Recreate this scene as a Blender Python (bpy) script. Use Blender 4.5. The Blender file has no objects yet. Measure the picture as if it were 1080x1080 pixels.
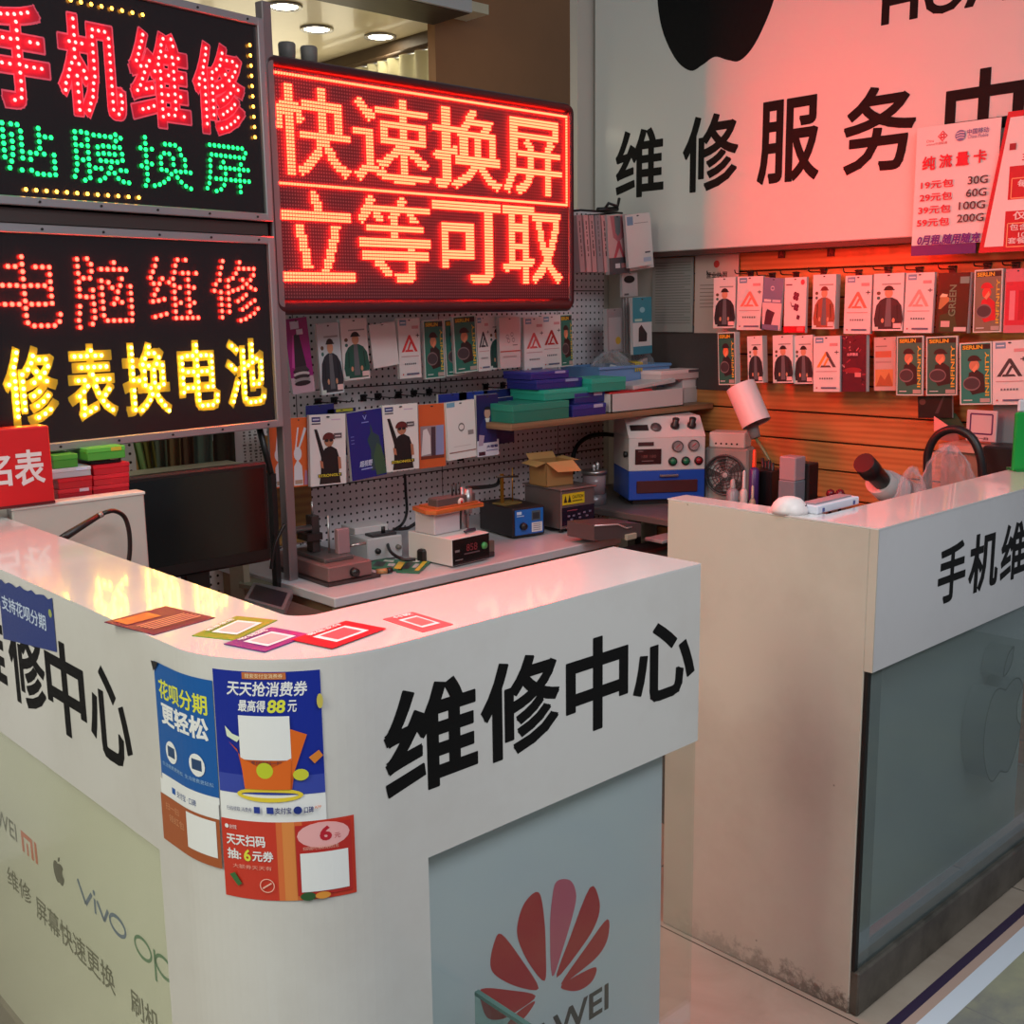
import bpy, math, random
import numpy as np
from mathutils import Vector, Matrix
random.seed(7)
SC = bpy.context.scene
COL = SC.collection
PI = math.pi

# ------------------------------------------------------------------ camera model (metres; eye 1.5 m above the floor)
EYE = Vector((0, 0, 1.5))
FPX = 1175.75
YAW, PITCH, ROLL = math.radians(46.952), math.radians(10.260), math.radians(-0.741)
_fw = Vector((math.cos(YAW) * math.cos(PITCH), math.sin(YAW) * math.cos(PITCH), -math.sin(PITCH)))
_r0 = Vector((math.sin(YAW), -math.cos(YAW), 0))
_u0 = _r0.cross(_fw)
_r = _r0 * math.cos(ROLL) + _u0 * math.sin(ROLL)
_u = _u0 * math.cos(ROLL) - _r0 * math.sin(ROLL)


def _ray(px, py):
    return _fw * FPX + _r * (px - 540) - _u * (py - 540)


def at(px, py, x=None, y=None, z=None):
    """sight line measured in the photograph -> the point where it meets a wall, worktop or floor plane"""
    d = _ray(px, py)
    if x is not None:
        t = x / d.x
    elif y is not None:
        t = y / d.y
    else:
        t = (z - EYE.z) / d.z
    return EYE + d * t


SGA = math.radians(7.2)                      # the two bulb signs stand turned by this angle
SGP = Vector((1.13, 2.62, 0))
SGD = Vector((math.cos(SGA), math.sin(SGA), 0))
SGN = Vector((-math.sin(SGA), math.cos(SGA), 0))


def at_sign(px, py):
    d = _ray(px, py)
    t = (SGP - EYE).dot(SGN) / d.dot(SGN)
    q = EYE + d * t
    return (q - SGP).dot(SGD), q.z


cam_d = bpy.data.cameras.new('camera')
cam = bpy.data.objects.new('camera', cam_d)
COL.objects.link(cam)
cam_d.sensor_width = 36
cam_d.lens = 36 * FPX / 1080
cam_d.clip_start = 0.02
cam.matrix_world = Matrix(((_r.x, _u.x, -_fw.x, 0), (_r.y, _u.y, -_fw.y, 0), (_r.z, _u.z, -_fw.z, 1.5), (0, 0, 0, 1)))
SC.camera = cam

# ------------------------------------------------------------------ materials
def lin(c):
    c = c / 255.0
    return c / 12.92 if c <= 0.04045 else ((c + 0.055) / 1.055) ** 2.4


def L3(c):
    return (lin(c[0]), lin(c[1]), lin(c[2]), 1)


_M = {}


def M(rgb, rough=0.5, metal=0.0, coat=0.0, spec=0.5):
    key = (rgb, rough, metal, coat, spec)
    if key in _M:
        return _M[key]
    m = bpy.data.materials.new('paint_%d_%d_%d' % rgb)
    m.use_nodes = True
    b = m.node_tree.nodes['Principled BSDF']
    n = m.node_tree.nodes.new('ShaderNodeTexNoise')
    n.inputs['Scale'].default_value = 35
    mr = m.node_tree.nodes.new('ShaderNodeMapRange')
    mr.inputs['To Min'].default_value = max(0.02, rough * 0.85)
    mr.inputs['To Max'].default_value = min(1, rough * 1.15)
    m.node_tree.links.new(n.outputs['Fac'], mr.inputs['Value'])
    m.node_tree.links.new(mr.outputs['Result'], b.inputs['Roughness'])
    b.inputs['Base Color'].default_value = L3(rgb)
    b.inputs['Metallic'].default_value = metal
    b.inputs['Coat Weight'].default_value = coat
    b.inputs['Specular IOR Level'].default_value = spec
    _M[key] = m
    return m


def emis(name, col, strength):
    m = bpy.data.materials.new(name)
    m.use_nodes = True
    nt = m.node_tree
    nt.nodes.clear()
    e = nt.nodes.new('ShaderNodeEmission')
    o = nt.nodes.new('ShaderNodeOutputMaterial')
    e.inputs['Color'].default_value = (*col, 1)
    e.inputs['Strength'].default_value = strength
    nt.links.new(e.outputs[0], o.inputs[0])
    return m


def nodes(name):
    m = bpy.data.materials.new(name)
    m.use_nodes = True
    nt = m.node_tree
    b = nt.nodes['Principled BSDF']

    def N(t, **kw):
        n = nt.nodes.new('ShaderNode' + t)
        for k, v in kw.items():
            if k.startswith('_'):
                n.inputs[k[1:].replace('_', ' ')].default_value = v
            else:
                setattr(n, k, v)
        return n

    return m, b, N, nt.links.new


def ramp(N, stops):
    n = N('ValToRGB')
    el = n.color_ramp.elements
    while len(el) < len(stops):
        el.new(0.5)
    for e, (p, c) in zip(el, stops):
        e.position = p
        e.color = c
    return n


def mat_laminate(name, base, dirt, rough, scale=3.0, lo=0.45, hi=0.8, low_dirt=0.0, coat=0.3):
    """white laminate with faint wear; low_dirt adds scuffs close to the floor"""
    m, b, N, ln = nodes(name)
    g = N('NewGeometry')
    n1 = N('TexNoise', _Scale=scale, _Detail=8.0, _Roughness=0.65)
    ln(g.outputs['Position'], n1.inputs['Vector'])
    r1 = ramp(N, [(lo, (0, 0, 0, 1)), (hi, (1, 1, 1, 1))])
    ln(n1.outputs['Fac'], r1.inputs[0])
    mix = N('MixRGB')
    mix.inputs['Color1'].default_value = L3(base)
    mix.inputs['Color2'].default_value = L3(dirt)
    ln(r1.outputs[0], mix.inputs['Fac'])
    out = mix.outputs[0]
    if low_dirt:
        sp = N('SeparateXYZ')
        ln(g.outputs['Position'], sp.inputs[0])
        mr = N('MapRange')
        mr.inputs['From Min'].default_value = 0.17
        mr.inputs['From Max'].default_value = 0.0
        ln(sp.outputs['Z'], mr.inputs['Value'])
        n2 = N('TexNoise', _Scale=22.0, _Detail=10.0, _Roughness=0.75)
        ln(g.outputs['Position'], n2.inputs['Vector'])
        mu = N('Math', operation='MULTIPLY')
        ln(n2.outputs['Fac'], mu.inputs[0])
        ln(mr.outputs[0], mu.inputs[1])
        r2 = ramp(N, [(0.36, (0, 0, 0, 1)), (0.46, (1, 1, 1, 1))])
        ln(mu.outputs[0], r2.inputs[0])
        m2 = N('Math', operation='MULTIPLY')
        m2.inputs[1].default_value = low_dirt
        my = N('MapRange')
        my.inputs['From Min'].default_value = 1.62
        my.inputs['From Max'].default_value = 1.09
        my.inputs['To Min'].default_value = 0.0
        my.inputs['To Max'].default_value = 1.0
        ln(sp.outputs['Y'], my.inputs['Value'])
        m3 = N('Math', operation='MULTIPLY')
        ln(my.outputs[0], m3.inputs[0])
        ln(r2.outputs[0], m3.inputs[1])
        ln(m3.outputs[0], m2.inputs[0])
        mx2 = N('MixRGB')
        ln(m2.outputs[0], mx2.inputs['Fac'])
        ln(out, mx2.inputs['Color1'])
        mx2.inputs['Color2'].default_value = L3((60, 48, 40))
        # small specks anywhere
        v = N('TexVoronoi', _Scale=11.0)
        ln(g.outputs['Position'], v.inputs['Vector'])
        r3 = ramp(N, [(0.0, (1, 1, 1, 1)), (0.035, (0, 0, 0, 1))])
        ln(v.outputs['Distance'], r3.inputs[0])
        mx3 = N('MixRGB')
        ln(r3.outputs[0], mx3.inputs['Fac'])
        ln(mx2.outputs[0], mx3.inputs['Color1'])
        mx3.inputs['Color2'].default_value = L3((90, 74, 60))
        out = mx3.outputs[0]
    ln(out, b.inputs['Base Color'])
    b.inputs['Roughness'].default_value = rough
    b.inputs['Coat Weight'].default_value = coat
    b.inputs['Coat Roughness'].default_value = 0.06
    return m


def mat_wood(name, c1, c2, scale=1.0, rough=0.45, slat=None, z0=0.0):
    m, b, N, ln = nodes(name)
    g = N('NewGeometry')
    mp = N('Mapping')
    mp.inputs['Scale'].default_value = (1.4 * scale, 1.4 * scale, 14 * scale)
    ln(g.outputs['Position'], mp.inputs['Vector'])
    n = N('TexNoise', _Scale=1.8, _Detail=4.0, _Roughness=0.55, _Distortion=0.6)
    ln(mp.outputs[0], n.inputs['Vector'])
    w = N('TexWave', _Scale=1.1, _Distortion=14.0, _Detail=2.0, bands_direction='Z')
    w.inputs['Detail Scale'].default_value = 0.35
    ln(mp.outputs[0], w.inputs['Vector'])
    mx = N('MixRGB')
    mx.inputs['Fac'].default_value = 0.28
    ln(n.outputs['Fac'], mx.inputs['Color1'])
    ln(w.outputs['Fac'], mx.inputs['Color2'])
    r = ramp(N, [(0.2, L3(c2)), (0.62, L3(c1))])
    ln(mx.outputs[0], r.inputs[0])
    ln(r.outputs[0], b.inputs['Base Color'])
    b.inputs['Roughness'].default_value = rough
    b.inputs['Coat Weight'].default_value = 0.15
    return m


def mat_pegboard():
    m, b, N, ln = nodes('pegboard_paint')
    g = N('NewGeometry')
    sp = N('SeparateXYZ')
    ln(g.outputs['Position'], sp.inputs[0])

    def cell(o):
        a = N('Math', operation='MULTIPLY')
        a.inputs[1].default_value = 1 / 0.0254
        ln(o, a.inputs[0])
        f = N('Math', operation='FRACT')
        ln(a.outputs[0], f.inputs[0])
        s = N('Math', operation='SUBTRACT')
        s.inputs[1].default_value = 0.5
        ln(f.outputs[0], s.inputs[0])
        q = N('Math', operation='POWER')
        q.inputs[1].default_value = 2
        ln(s.outputs[0], q.inputs[0])
        return q

    ad = N('Math', operation='ADD')
    ln(cell(sp.outputs['X']).outputs[0], ad.inputs[0])
    ln(cell(sp.outputs['Z']).outputs[0], ad.inputs[1])
    r = ramp(N, [(0.022, L3((38, 34, 34))), (0.034, L3((222, 212, 214)))])
    ln(ad.outputs[0], r.inputs[0])
    ln(r.outputs[0], b.inputs['Base Color'])
    b.inputs['Roughness'].default_value = 0.5
    return m


def mat_floor(name, c1, c2, tile, rough, grout=(120, 110, 98), ox=0.0, oy=0.0):
    m, b, N, ln = nodes(name)
    g = N('NewGeometry')
    sp = N('SeparateXYZ')
    ln(g.outputs['Position'], sp.inputs[0])

    def line(o, off):
        a = N('Math', operation='ADD')
        a.inputs[1].default_value = off
        ln(o, a.inputs[0])
        q = N('Math', operation='DIVIDE')
        q.inputs[1].default_value = tile
        ln(a.outputs[0], q.inputs[0])
        f = N('Math', operation='FRACT')
        ln(q.outputs[0], f.inputs[0])
        s = N('Math', operation='LESS_THAN')
        s.inputs[1].default_value = 0.004 / tile
        ln(f.outputs[0], s.inputs[0])
        return s

    mxm = N('Math', operation='MAXIMUM')
    ln(line(sp.outputs['X'], ox).outputs[0], mxm.inputs[0])
    ln(line(sp.outputs['Y'], oy).outputs[0], mxm.inputs[1])
    n = N('TexNoise', _Scale=3.5, _Detail=8.0, _Roughness=0.6, _Distortion=0.8)
    ln(g.outputs['Position'], n.inputs['Vector'])
    r = ramp(N, [(0.35, L3(c1)), (0.7, L3(c2))])
    ln(n.outputs['Fac'], r.inputs[0])
    mx = N('MixRGB')
    ln(mxm.outputs[0], mx.inputs['Fac'])
    ln(r.outputs[0], mx.inputs['Color1'])
    mx.inputs['Color2'].default_value = L3(grout)
    ln(mx.outputs[0], b.inputs['Base Color'])
    b.inputs['Roughness'].default_value = rough
    return m


def mat_glass(name, tint=(0.93, 0.97, 0.95), refl=1.0, dirt=0.0, rough=0.0):
    """thin pane: clear with a fresnel reflection (and a little haze)"""
    m = bpy.data.materials.new(name)
    m.use_nodes = True
    nt = m.node_tree
    nt.nodes.clear()
    o = nt.nodes.new('ShaderNodeOutputMaterial')
    t = nt.nodes.new('ShaderNodeBsdfTransparent')
    t.inputs['Color'].default_value = (*tint, 1)
    gl = nt.nodes.new('ShaderNodeBsdfGlossy')
    gl.inputs['Roughness'].default_value = rough
    lw = nt.nodes.new('ShaderNodeLayerWeight')
    lw.inputs['Blend'].default_value = 0.5
    pw = nt.nodes.new('ShaderNodeMath')
    pw.operation = 'POWER'
    pw.inputs[1].default_value = 4.0
    nt.links.new(lw.outputs['Facing'], pw.inputs[0])
    mu = nt.nodes.new('ShaderNodeMath')
    mu.operation = 'MULTIPLY_ADD'
    mu.inputs[1].default_value = 0.9 * refl
    mu.inputs[2].default_value = 0.045 * refl
    nt.links.new(pw.outputs[0], mu.inputs[0])
    mx = nt.nodes.new('ShaderNodeMixShader')
    nt.links.new(mu.outputs[0], mx.inputs[0])
    nt.links.new(t.outputs[0], mx.inputs[1])
    nt.links.new(gl.outputs[0], mx.inputs[2])
    last = mx
    if dirt:
        d = nt.nodes.new('ShaderNodeBsdfDiffuse')
        d.inputs['Color'].default_value = (0.30, 0.36, 0.36, 1)
        m2 = nt.nodes.new('ShaderNodeMixShader')
        m2.inputs[0].default_value = dirt
        nt.links.new(mx.outputs[0], m2.inputs[1])
        nt.links.new(d.outputs[0], m2.inputs[2])
        last = m2
    nt.links.new(last.outputs[0], o.inputs[0])
    return m


WHITE = M((225, 222, 218), 0.35)
BLACK = M((18, 17, 18), 0.4)
INK = M((11, 10, 11), 0.6, 0.0, 0.0, 0.2)
METAL = M((170, 168, 168), 0.3, 0.9)
ALU = M((176, 172, 176), 0.35, 0.8)
STEEL = M((120, 116, 116), 0.35, 0.8)
RED = M((200, 28, 34), 0.45)
PAPER = M((228, 222, 218), 0.6)

# ------------------------------------------------------------------ mesh building
class MB:
    def __init__(s):
        s.v, s.f, s.m, s.mats, s.sm = [], [], [], [], []

    def mi(s, mat):
        if mat not in s.mats:
            s.mats.append(mat)
        return s.mats.index(mat)

    def add(s, vs, fs, mat, smooth=False):
        o = len(s.v)
        s.v += [tuple(v) for v in vs]
        i = s.mi(mat)
        for f in fs:
            s.f.append([o + k for k in f])
            s.m.append(i)
            s.sm.append(smooth)
        return s

    def box(s, x0, x1, y0, y1, z0, z1, mat, bev=0.0):
        if x0 > x1: x0, x1 = x1, x0
        if y0 > y1: y0, y1 = y1, y0
        if z0 > z1: z0, z1 = z1, z0
        b = min(bev, (x1 - x0) * .45, (y1 - y0) * .45, (z1 - z0) * .45)
        if b <= 0:
            vs = [(x, y, z) for z in (z0, z1) for y in (y0, y1) for x in (x0, x1)]
            fs = [(0, 2, 3, 1), (4, 5, 7, 6), (0, 1, 5, 4), (2, 6, 7, 3), (0, 4, 6, 2), (1, 3, 7, 5)]
            return s.add(vs, fs, mat)
        # chamfered box
        vs = []
        idx = {}
        for zi, z in ((0, z0), (1, z1)):
            for yi, y in ((0, y0), (1, y1)):
                for xi, x in ((0, x0), (1, x1)):
                    sx, sy, sz = (1 if xi == 0 else -1), (1 if yi == 0 else -1), (1 if zi == 0 else -1)
                    for a in range(3):
                        p = [x + sx * b, y + sy * b, z + sz * b]
                        p[a] = (x, y, z)[a]
                        idx[(xi, yi, zi, a)] = len(vs)
                        vs.append(tuple(p))
        fs = []
        I = idx
        for k in (0, 1):
            fs.append([I[(k, 0, 0, 0)], I[(k, 1, 0, 0)], I[(k, 1, 1, 0)], I[(k, 0, 1, 0)]])
            fs.append([I[(0, k, 0, 1)], I[(1, k, 0, 1)], I[(1, k, 1, 1)], I[(0, k, 1, 1)]])
            fs.append([I[(0, 0, k, 2)], I[(1, 0, k, 2)], I[(1, 1, k, 2)], I[(0, 1, k, 2)]])
        for p in (0, 1):
            for q in (0, 1):
                fs.append([I[(p, q, 0, 0)], I[(p, q, 1, 0)], I[(p, q, 1, 1)], I[(p, q, 0, 1)]])
                fs.append([I[(p, 0, q, 0)], I[(p, 1, q, 0)], I[(p, 1, q, 2)], I[(p, 0, q, 2)]])
                fs.append([I[(0, p, q, 1)], I[(1, p, q, 1)], I[(1, p, q, 2)], I[(0, p, q, 2)]])
        for xi in (0, 1):
            for yi in (0, 1):
                for zi in (0, 1):
                    fs.append([I[(xi, yi, zi, a)] for a in range(3)])
        return s.add(vs, fs, mat)

    def prism(s, pts, z0, z1, mat, axis='z', smooth=False):
        """closed outline pts (a,b) extruded between z0 and z1 along axis"""
        n = len(pts)
        def P(a, b, c):
            return (a, b, c) if axis == 'z' else ((a, c, b) if axis == 'y' else (c, a, b))
        vs = [P(a, b, z0) for a, b in pts] + [P(a, b, z1) for a, b in pts]
        s.add(vs, [list(range(n)), list(range(n, 2 * n))], mat)
        o = len(s.v) - 2 * n
        i = s.mi(mat)
        for k in range(n):
            s.f.append([o + k, o + (k + 1) % n, o + n + (k + 1) % n, o + n + k])
            s.m.append(i)
            s.sm.append(smooth)
        return s

    def tube(s, pts, r, mat, n=8, cap=True):
        pts = [Vector(p) for p in pts]
        rs = r if isinstance(r, (list, tuple)) else [r] * len(pts)
        vs, fs = [], []
        up = None
        for i, p in enumerate(pts):
            t = (pts[min(i + 1, len(pts) - 1)] - pts[max(i - 1, 0)]).normalized()
            if up is None:
                a = Vector((0, 0, 1)) if abs(t.z) < 0.9 else Vector((1, 0, 0))
                up = t.cross(a).normalized()
            up = (up - t * up.dot(t)).normalized()
            w = t.cross(up)
            for k in range(n):
                an = 2 * PI * k / n
                vs.append(p + (up * math.cos(an) + w * math.sin(an)) * rs[i])
        for i in range(len(pts) - 1):
            for k in range(n):
                fs.append([i * n + k, i * n + (k + 1) % n, (i + 1) * n + (k + 1) % n, (i + 1) * n + k])
        s.add(vs, fs, mat, True)
        if cap:
            o = len(s.v) - len(vs)
            i0 = s.mi(mat)
            s.f += [[o + k for k in range(n)], [o + len(vs) - n + k for k in range(n)]]
            s.m += [i0, i0]
            s.sm += [False, False]
        return s

    def lathe(s, prof, c, mat, n=20, axis='z', smooth=True):
        """prof: list of (radius, height) along axis from point c"""
        vs, fs = [], []
        cx, cy, cz = c
        for r, h in prof:
            for k in range(n):
                a = 2 * PI * k / n
                p, q = r * math.cos(a), r * math.sin(a)
                vs.append((cx + p, cy + q, cz + h) if axis == 'z' else ((cx + p, cy + h, cz + q) if axis == 'y' else (cx + h, cy + p, cz + q)))
        for i in range(len(prof) - 1):
            for k in range(n):
                fs.append([i * n + k, i * n + (k + 1) % n, (i + 1) * n + (k + 1) % n, (i + 1) * n + k])
        s.add(vs, fs, mat, smooth)
        o = len(s.v) - len(vs)
        i0 = s.mi(mat)
        for e in (0, len(prof) - 1):
            if prof[e][0] > 1e-6:
                s.f.append([o + e * n + k for k in range(n)])
                s.m.append(i0)
                s.sm.append(False)
        return s

    def cyl(s, c, r, h, mat, axis='z', n=20):
        return s.lathe([(r, 0), (r, h)], c, mat, n, axis)

    def xf(s, mtx, start=0):
        for i in range(start, len(s.v)):
            s.v[i] = tuple(mtx @ Vector(s.v[i]))
        return s

    def build(s, name, parent=None, loc=None, rz=0.0, rot=None, bevel=0.0):
        me = bpy.data.meshes.new(name)
        me.from_pydata(s.v, [], s.f)
        for m in s.mats:
            me.materials.append(m)
        me.polygons.foreach_set('material_index', s.m)
        me.polygons.foreach_set('use_smooth', s.sm)
        me.update()
        o = bpy.data.objects.new(name, me)
        COL.objects.link(o)
        if loc is not None:
            o.location = loc
        o.rotation_euler = rot if rot else (0, 0, rz)
        if parent:
            o.parent = parent
        return o


def fixnormals():
    import bmesh
    for me in bpy.data.meshes:
        if len(me.polygons) and len(me.polygons) < 40000:
            bm = bmesh.new()
            bm.from_mesh(me)
            bmesh.ops.recalc_face_normals(bm, faces=bm.faces)
            bm.to_mesh(me)
            bm.free()


def tag(o, label, cat, group=None, kind=None):
    if label: o['label'] = label
    if cat: o['category'] = cat
    if group: o['group'] = group
    if kind: o['kind'] = kind
    return o


def thing(name, label, cat, loc=(0, 0, 0), rz=0.0, group=None, rot=None):
    o = bpy.data.objects.new(name, None)
    COL.objects.link(o)
    o.empty_display_size = 0.05
    o.location = loc
    o.rotation_euler = rot if rot else (0, 0, rz)
    return tag(o, label, cat, group)


def structure(name, mb):
    o = mb.build(name)
    o['kind'] = 'structure'
    return o


# ------------------------------------------------------------------ lettering
_TX = {}


def glyphs(body, bold=0.0, shear=0.0):
    """flat filled lettering (em = 1): vertices, faces"""
    key = (body, bold, shear)
    if key in _TX:
        return _TX[key]
    c = bpy.data.curves.new('lettering', 'FONT')
    c.body = body
    c.shear = shear
    c.resolution_u = 3
    o = bpy.data.objects.new('lettering', c)
    COL.objects.link(o)
    bpy.context.view_layer.update()
    dg = bpy.context.evaluated_depsgraph_get()
    me = bpy.data.meshes.new_from_object(o.evaluated_get(dg))
    vs = [(v.co.x, v.co.y) for v in me.vertices]
    fs = [list(p.vertices) for p in me.polygons]
    if bold > 0:                                 # heavier strokes: a band of width 2 x bold along every outline edge
        cnt = {}
        for f in fs:
            for i in range(len(f)):
                e = (min(f[i], f[i - 1]), max(f[i], f[i - 1]))
                cnt[e] = cnt.get(e, 0) + 1
        for (i, j), n in cnt.items():
            if n != 1:
                continue
            (x0, y0), (x1, y1) = vs[i], vs[j]
            l = math.hypot(x1 - x0, y1 - y0)
            if l < 1e-6:
                continue
            ux, uy = (x1 - x0) / l * bold, (y1 - y0) / l * bold
            k0 = len(vs)
            if l > 0.03:
                k = 0.8
            else:
                k = 0.35
            vs += [(x0 - ux * k - uy, y0 - uy * k + ux), (x0 - ux * k + uy, y0 - uy * k - ux), (x1 + ux * k + uy, y1 + uy * k - ux), (x1 + ux * k - uy, y1 + uy * k + ux)]
            fs.append([k0, k0 + 1, k0 + 2, k0 + 3])
        # merge the overlapping pieces into one flat, non-overlapping sheet
        from mathutils.geometry import delaunay_2d_cdt
        src = [np.array([vs[i] for i in f]) for f in fs]
        ed = [(f[i - 1], f[i]) for f in fs for i in range(len(f))]
        r = delaunay_2d_cdt([Vector(v) for v in vs], ed, [], 0, 1e-6, True)
        vs = [(v.x, v.y) for v in r[0]]
        tri = [list(f) for f in r[2]]
        V = np.array(vs)
        cen = np.array([V[f].mean(0) for f in tri])
        keep = np.zeros(len(tri), bool)
        for q in src:                            # every source piece is convex: inside = same side of all its edges
            e = np.roll(q, -1, 0) - q
            d = e[None, :, 0] * (cen[:, None, 1] - q[None, :, 1]) - e[None, :, 1] * (cen[:, None, 0] - q[None, :, 0])
            keep |= (d > 0).all(1) | (d < 0).all(1)
        fs = [f for f, k in zip(tri, keep) if k]
    bpy.data.meshes.remove(me)
    bpy.data.objects.remove(o)
    bpy.data.curves.remove(c)
    _TX[key] = (vs, fs)
    return vs, fs


class Art:
    """flat printed artwork on a face: local (a, b) -> mapping -> 3D; every layer a hair in front of the last"""
    def __init__(s, mb, fn, step=0.00016, base=0.0006, cut=0.0):
        s.mb, s.fn, s.d, s.step, s.cut = mb, fn, base, step, cut

    def _put(s, pts, fs, mat):
        s.mb.add([s.fn(a, b, s.d) for a, b in pts], fs, mat)
        s.d += s.step

    def rect(s, a0, b0, a1, b1, mat, n=1):
        pts, fs = [], []
        for k in range(n + 1):
            a = a0 + (a1 - a0) * k / n
            pts += [(a, b0), (a, b1)]
        for k in range(n):
            fs.append([2 * k, 2 * k + 2, 2 * k + 3, 2 * k + 1])
        s._put(pts, fs, mat)

    def poly(s, pts, mat):
        fs = [list(range(len(pts)))]
        if s.cut:                                # on a curved face: slice the shape into narrow upright strips
            from mathutils.geometry import delaunay_2d_cdt
            a0, a1 = min(p[0] for p in pts), max(p[0] for p in pts)
            b0, b1 = min(p[1] for p in pts), max(p[1] for p in pts)
            vs = [Vector(p) for p in pts]
            ed = [(i - 1 if i else len(pts) - 1, i) for i in range(len(pts))]
            n = int((a1 - a0) / s.cut)
            for k in range(1, n + 1):
                a = a0 + (a1 - a0) * k / (n + 1)
                ed.append((len(vs), len(vs) + 1))
                vs += [Vector((a, b0 - 0.001)), Vector((a, b1 + 0.001))]
            r = delaunay_2d_cdt(vs, ed, [], 0, 1e-7, True)
            def inside(x, y):
                c = False
                for i in range(len(pts)):
                    (x0, y0), (x1, y1) = pts[i - 1], pts[i]
                    if (y0 > y) != (y1 > y) and x < (x1 - x0) * (y - y0) / (y1 - y0) + x0:
                        c = not c
                return c
            P = [(v.x, v.y) for v in r[0]]
            fs = [list(f) for f in r[2] if inside(sum(P[i][0] for i in f) / len(f), sum(P[i][1] for i in f) / len(f))]
            pts = P
        s._put(pts, fs, mat)

    def ell(s, a, b, ra, rb, mat, n=18, a0=0, a1=360):
        pts = [(a + ra * math.cos(math.radians(a0 + (a1 - a0) * k / n)), b + rb * math.sin(math.radians(a0 + (a1 - a0) * k / n))) for k in range(n + (0 if a1 - a0 == 360 else 1))]
        s.poly(pts, mat)

    def ring(s, a, b, ra, rb, w, mat, n=24, a0=0, a1=360):
        pts, fs = [], []
        for k in range(n + 1):
            t = math.radians(a0 + (a1 - a0) * k / n)
            pts += [(a + ra * math.cos(t), b + rb * math.sin(t)), (a + (ra - w) * math.cos(t), b + (rb - w) * math.sin(t))]
        for k in range(n):
            fs.append([2 * k, 2 * k + 1, 2 * k + 3, 2 * k + 2])
        s._put(pts, fs, mat)

    def line(s, pts, w, mat):
        vs, fs = [], []
        for (x0, y0), (x1, y1) in zip(pts[:-1], pts[1:]):
            l = math.hypot(x1 - x0, y1 - y0) or 1
            nx, ny = -(y1 - y0) / l * w / 2, (x1 - x0) / l * w / 2
            o = len(vs)
            vs += [(x0 + nx, y0 + ny), (x0 - nx, y0 - ny), (x1 - nx, y1 - ny), (x1 + nx, y1 + ny)]
            fs.append([o, o + 1, o + 2, o + 3])
        s._put(vs, fs, mat)

    def text(s, body, a0, b0, a1, b1, mat, bold=0.0, shear=0.0, turn=False):
        """lettering fitted to the box a0..a1 x b0..b1"""
        vs, fs = glyphs(body, bold, shear)
        if not vs:
            return
        if turn:
            vs = [(-y, x) for x, y in vs]
        xs = [v[0] for v in vs]
        ys = [v[1] for v in vs]
        x0, x1, y0, y1 = min(xs), max(xs), min(ys), max(ys)
        kx, ky = (a1 - a0) / (x1 - x0), (b1 - b0) / (y1 - y0)
        s._put([(a0 + (x - x0) * kx, b0 + (y - y0) * ky) for x, y in vs], fs, mat)


def face_map(o, u, v, n):
    """plane mapping: origin o, unit vectors u, v and outward normal n"""
    o, u, v, n = Vector(o), Vector(u), Vector(v), Vector(n)
    return lambda a, b, d: o + u * a + v * b + n * d


def spline(pts, n=6, closed=True):
    out = []
    N = len(pts)
    for i in range(N if closed else N - 1):
        p0, p1, p2, p3 = (pts[(i - 1) % N] if closed or i > 0 else pts[i]), pts[i], pts[(i + 1) % N], (pts[(i + 2) % N] if closed or i + 2 < N else pts[(i + 1) % N])
        for k in range(n):
            t = k / n
            out.append(tuple(0.5 * (2 * p1[j] + (p2[j] - p0[j]) * t + (2 * p0[j] - 5 * p1[j] + 4 * p2[j] - p3[j]) * t * t + (3 * p1[j] - p0[j] - 3 * p2[j] + p3[j]) * t ** 3) for j in range(len(p1))))
    if not closed:
        out.append(tuple(pts[-1]))
    return out


# bitten-apple mark (x -0.5..0.5, y 0..1 body), with leaf
APPLE = spline([(0.0, 0.93), (0.12, 0.985), (0.27, 1.0), (0.40, 0.94), (0.46, 0.86)], 5, False)
APPLE += spline([(0.46, 0.86), (0.36, 0.76), (0.33, 0.64), (0.37, 0.52), (0.48, 0.43)], 5, False)[1:]
APPLE += spline([(0.48, 0.43), (0.42, 0.26), (0.31, 0.08), (0.20, 0.0), (0.10, 0.02), (0.0, 0.055), (-0.10, 0.02), (-0.20, 0.0), (-0.33, 0.10), (-0.45, 0.32), (-0.49, 0.58), (-0.43, 0.82), (-0.30, 0.97), (-0.16, 0.985), (0.0, 0.93)], 5, False)[1:-1]
LEAF = spline([(0.0, 1.04), (0.02, 1.16), (0.10, 1.27), (0.22, 1.32)], 5, False) + spline([(0.22, 1.32), (0.21, 1.19), (0.12, 1.08), (0.0, 1.04)], 5, False)[1:-1]

def wpart(name, mb, parent, label=None):
    """mesh given in world metres, stored as a child of parent"""
    chain = Matrix.Identity(4)
    p = parent
    while p is not None:
        chain = Matrix.LocRotScale(p.location, p.rotation_euler, None) @ chain
        p = p.parent
    mb.xf(chain.inverted())
    o = mb.build(name, parent)
    if label: o['label'] = label
    return o


def wobj(name, mb, loc, label, cat, group=None, kind=None):
    """a one-mesh thing given in world metres, origin moved to loc"""
    mb.xf(Matrix.Translation(-Vector(loc)))
    o = mb.build(name, None, loc)
    return tag(o, label, cat, group, kind)


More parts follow.
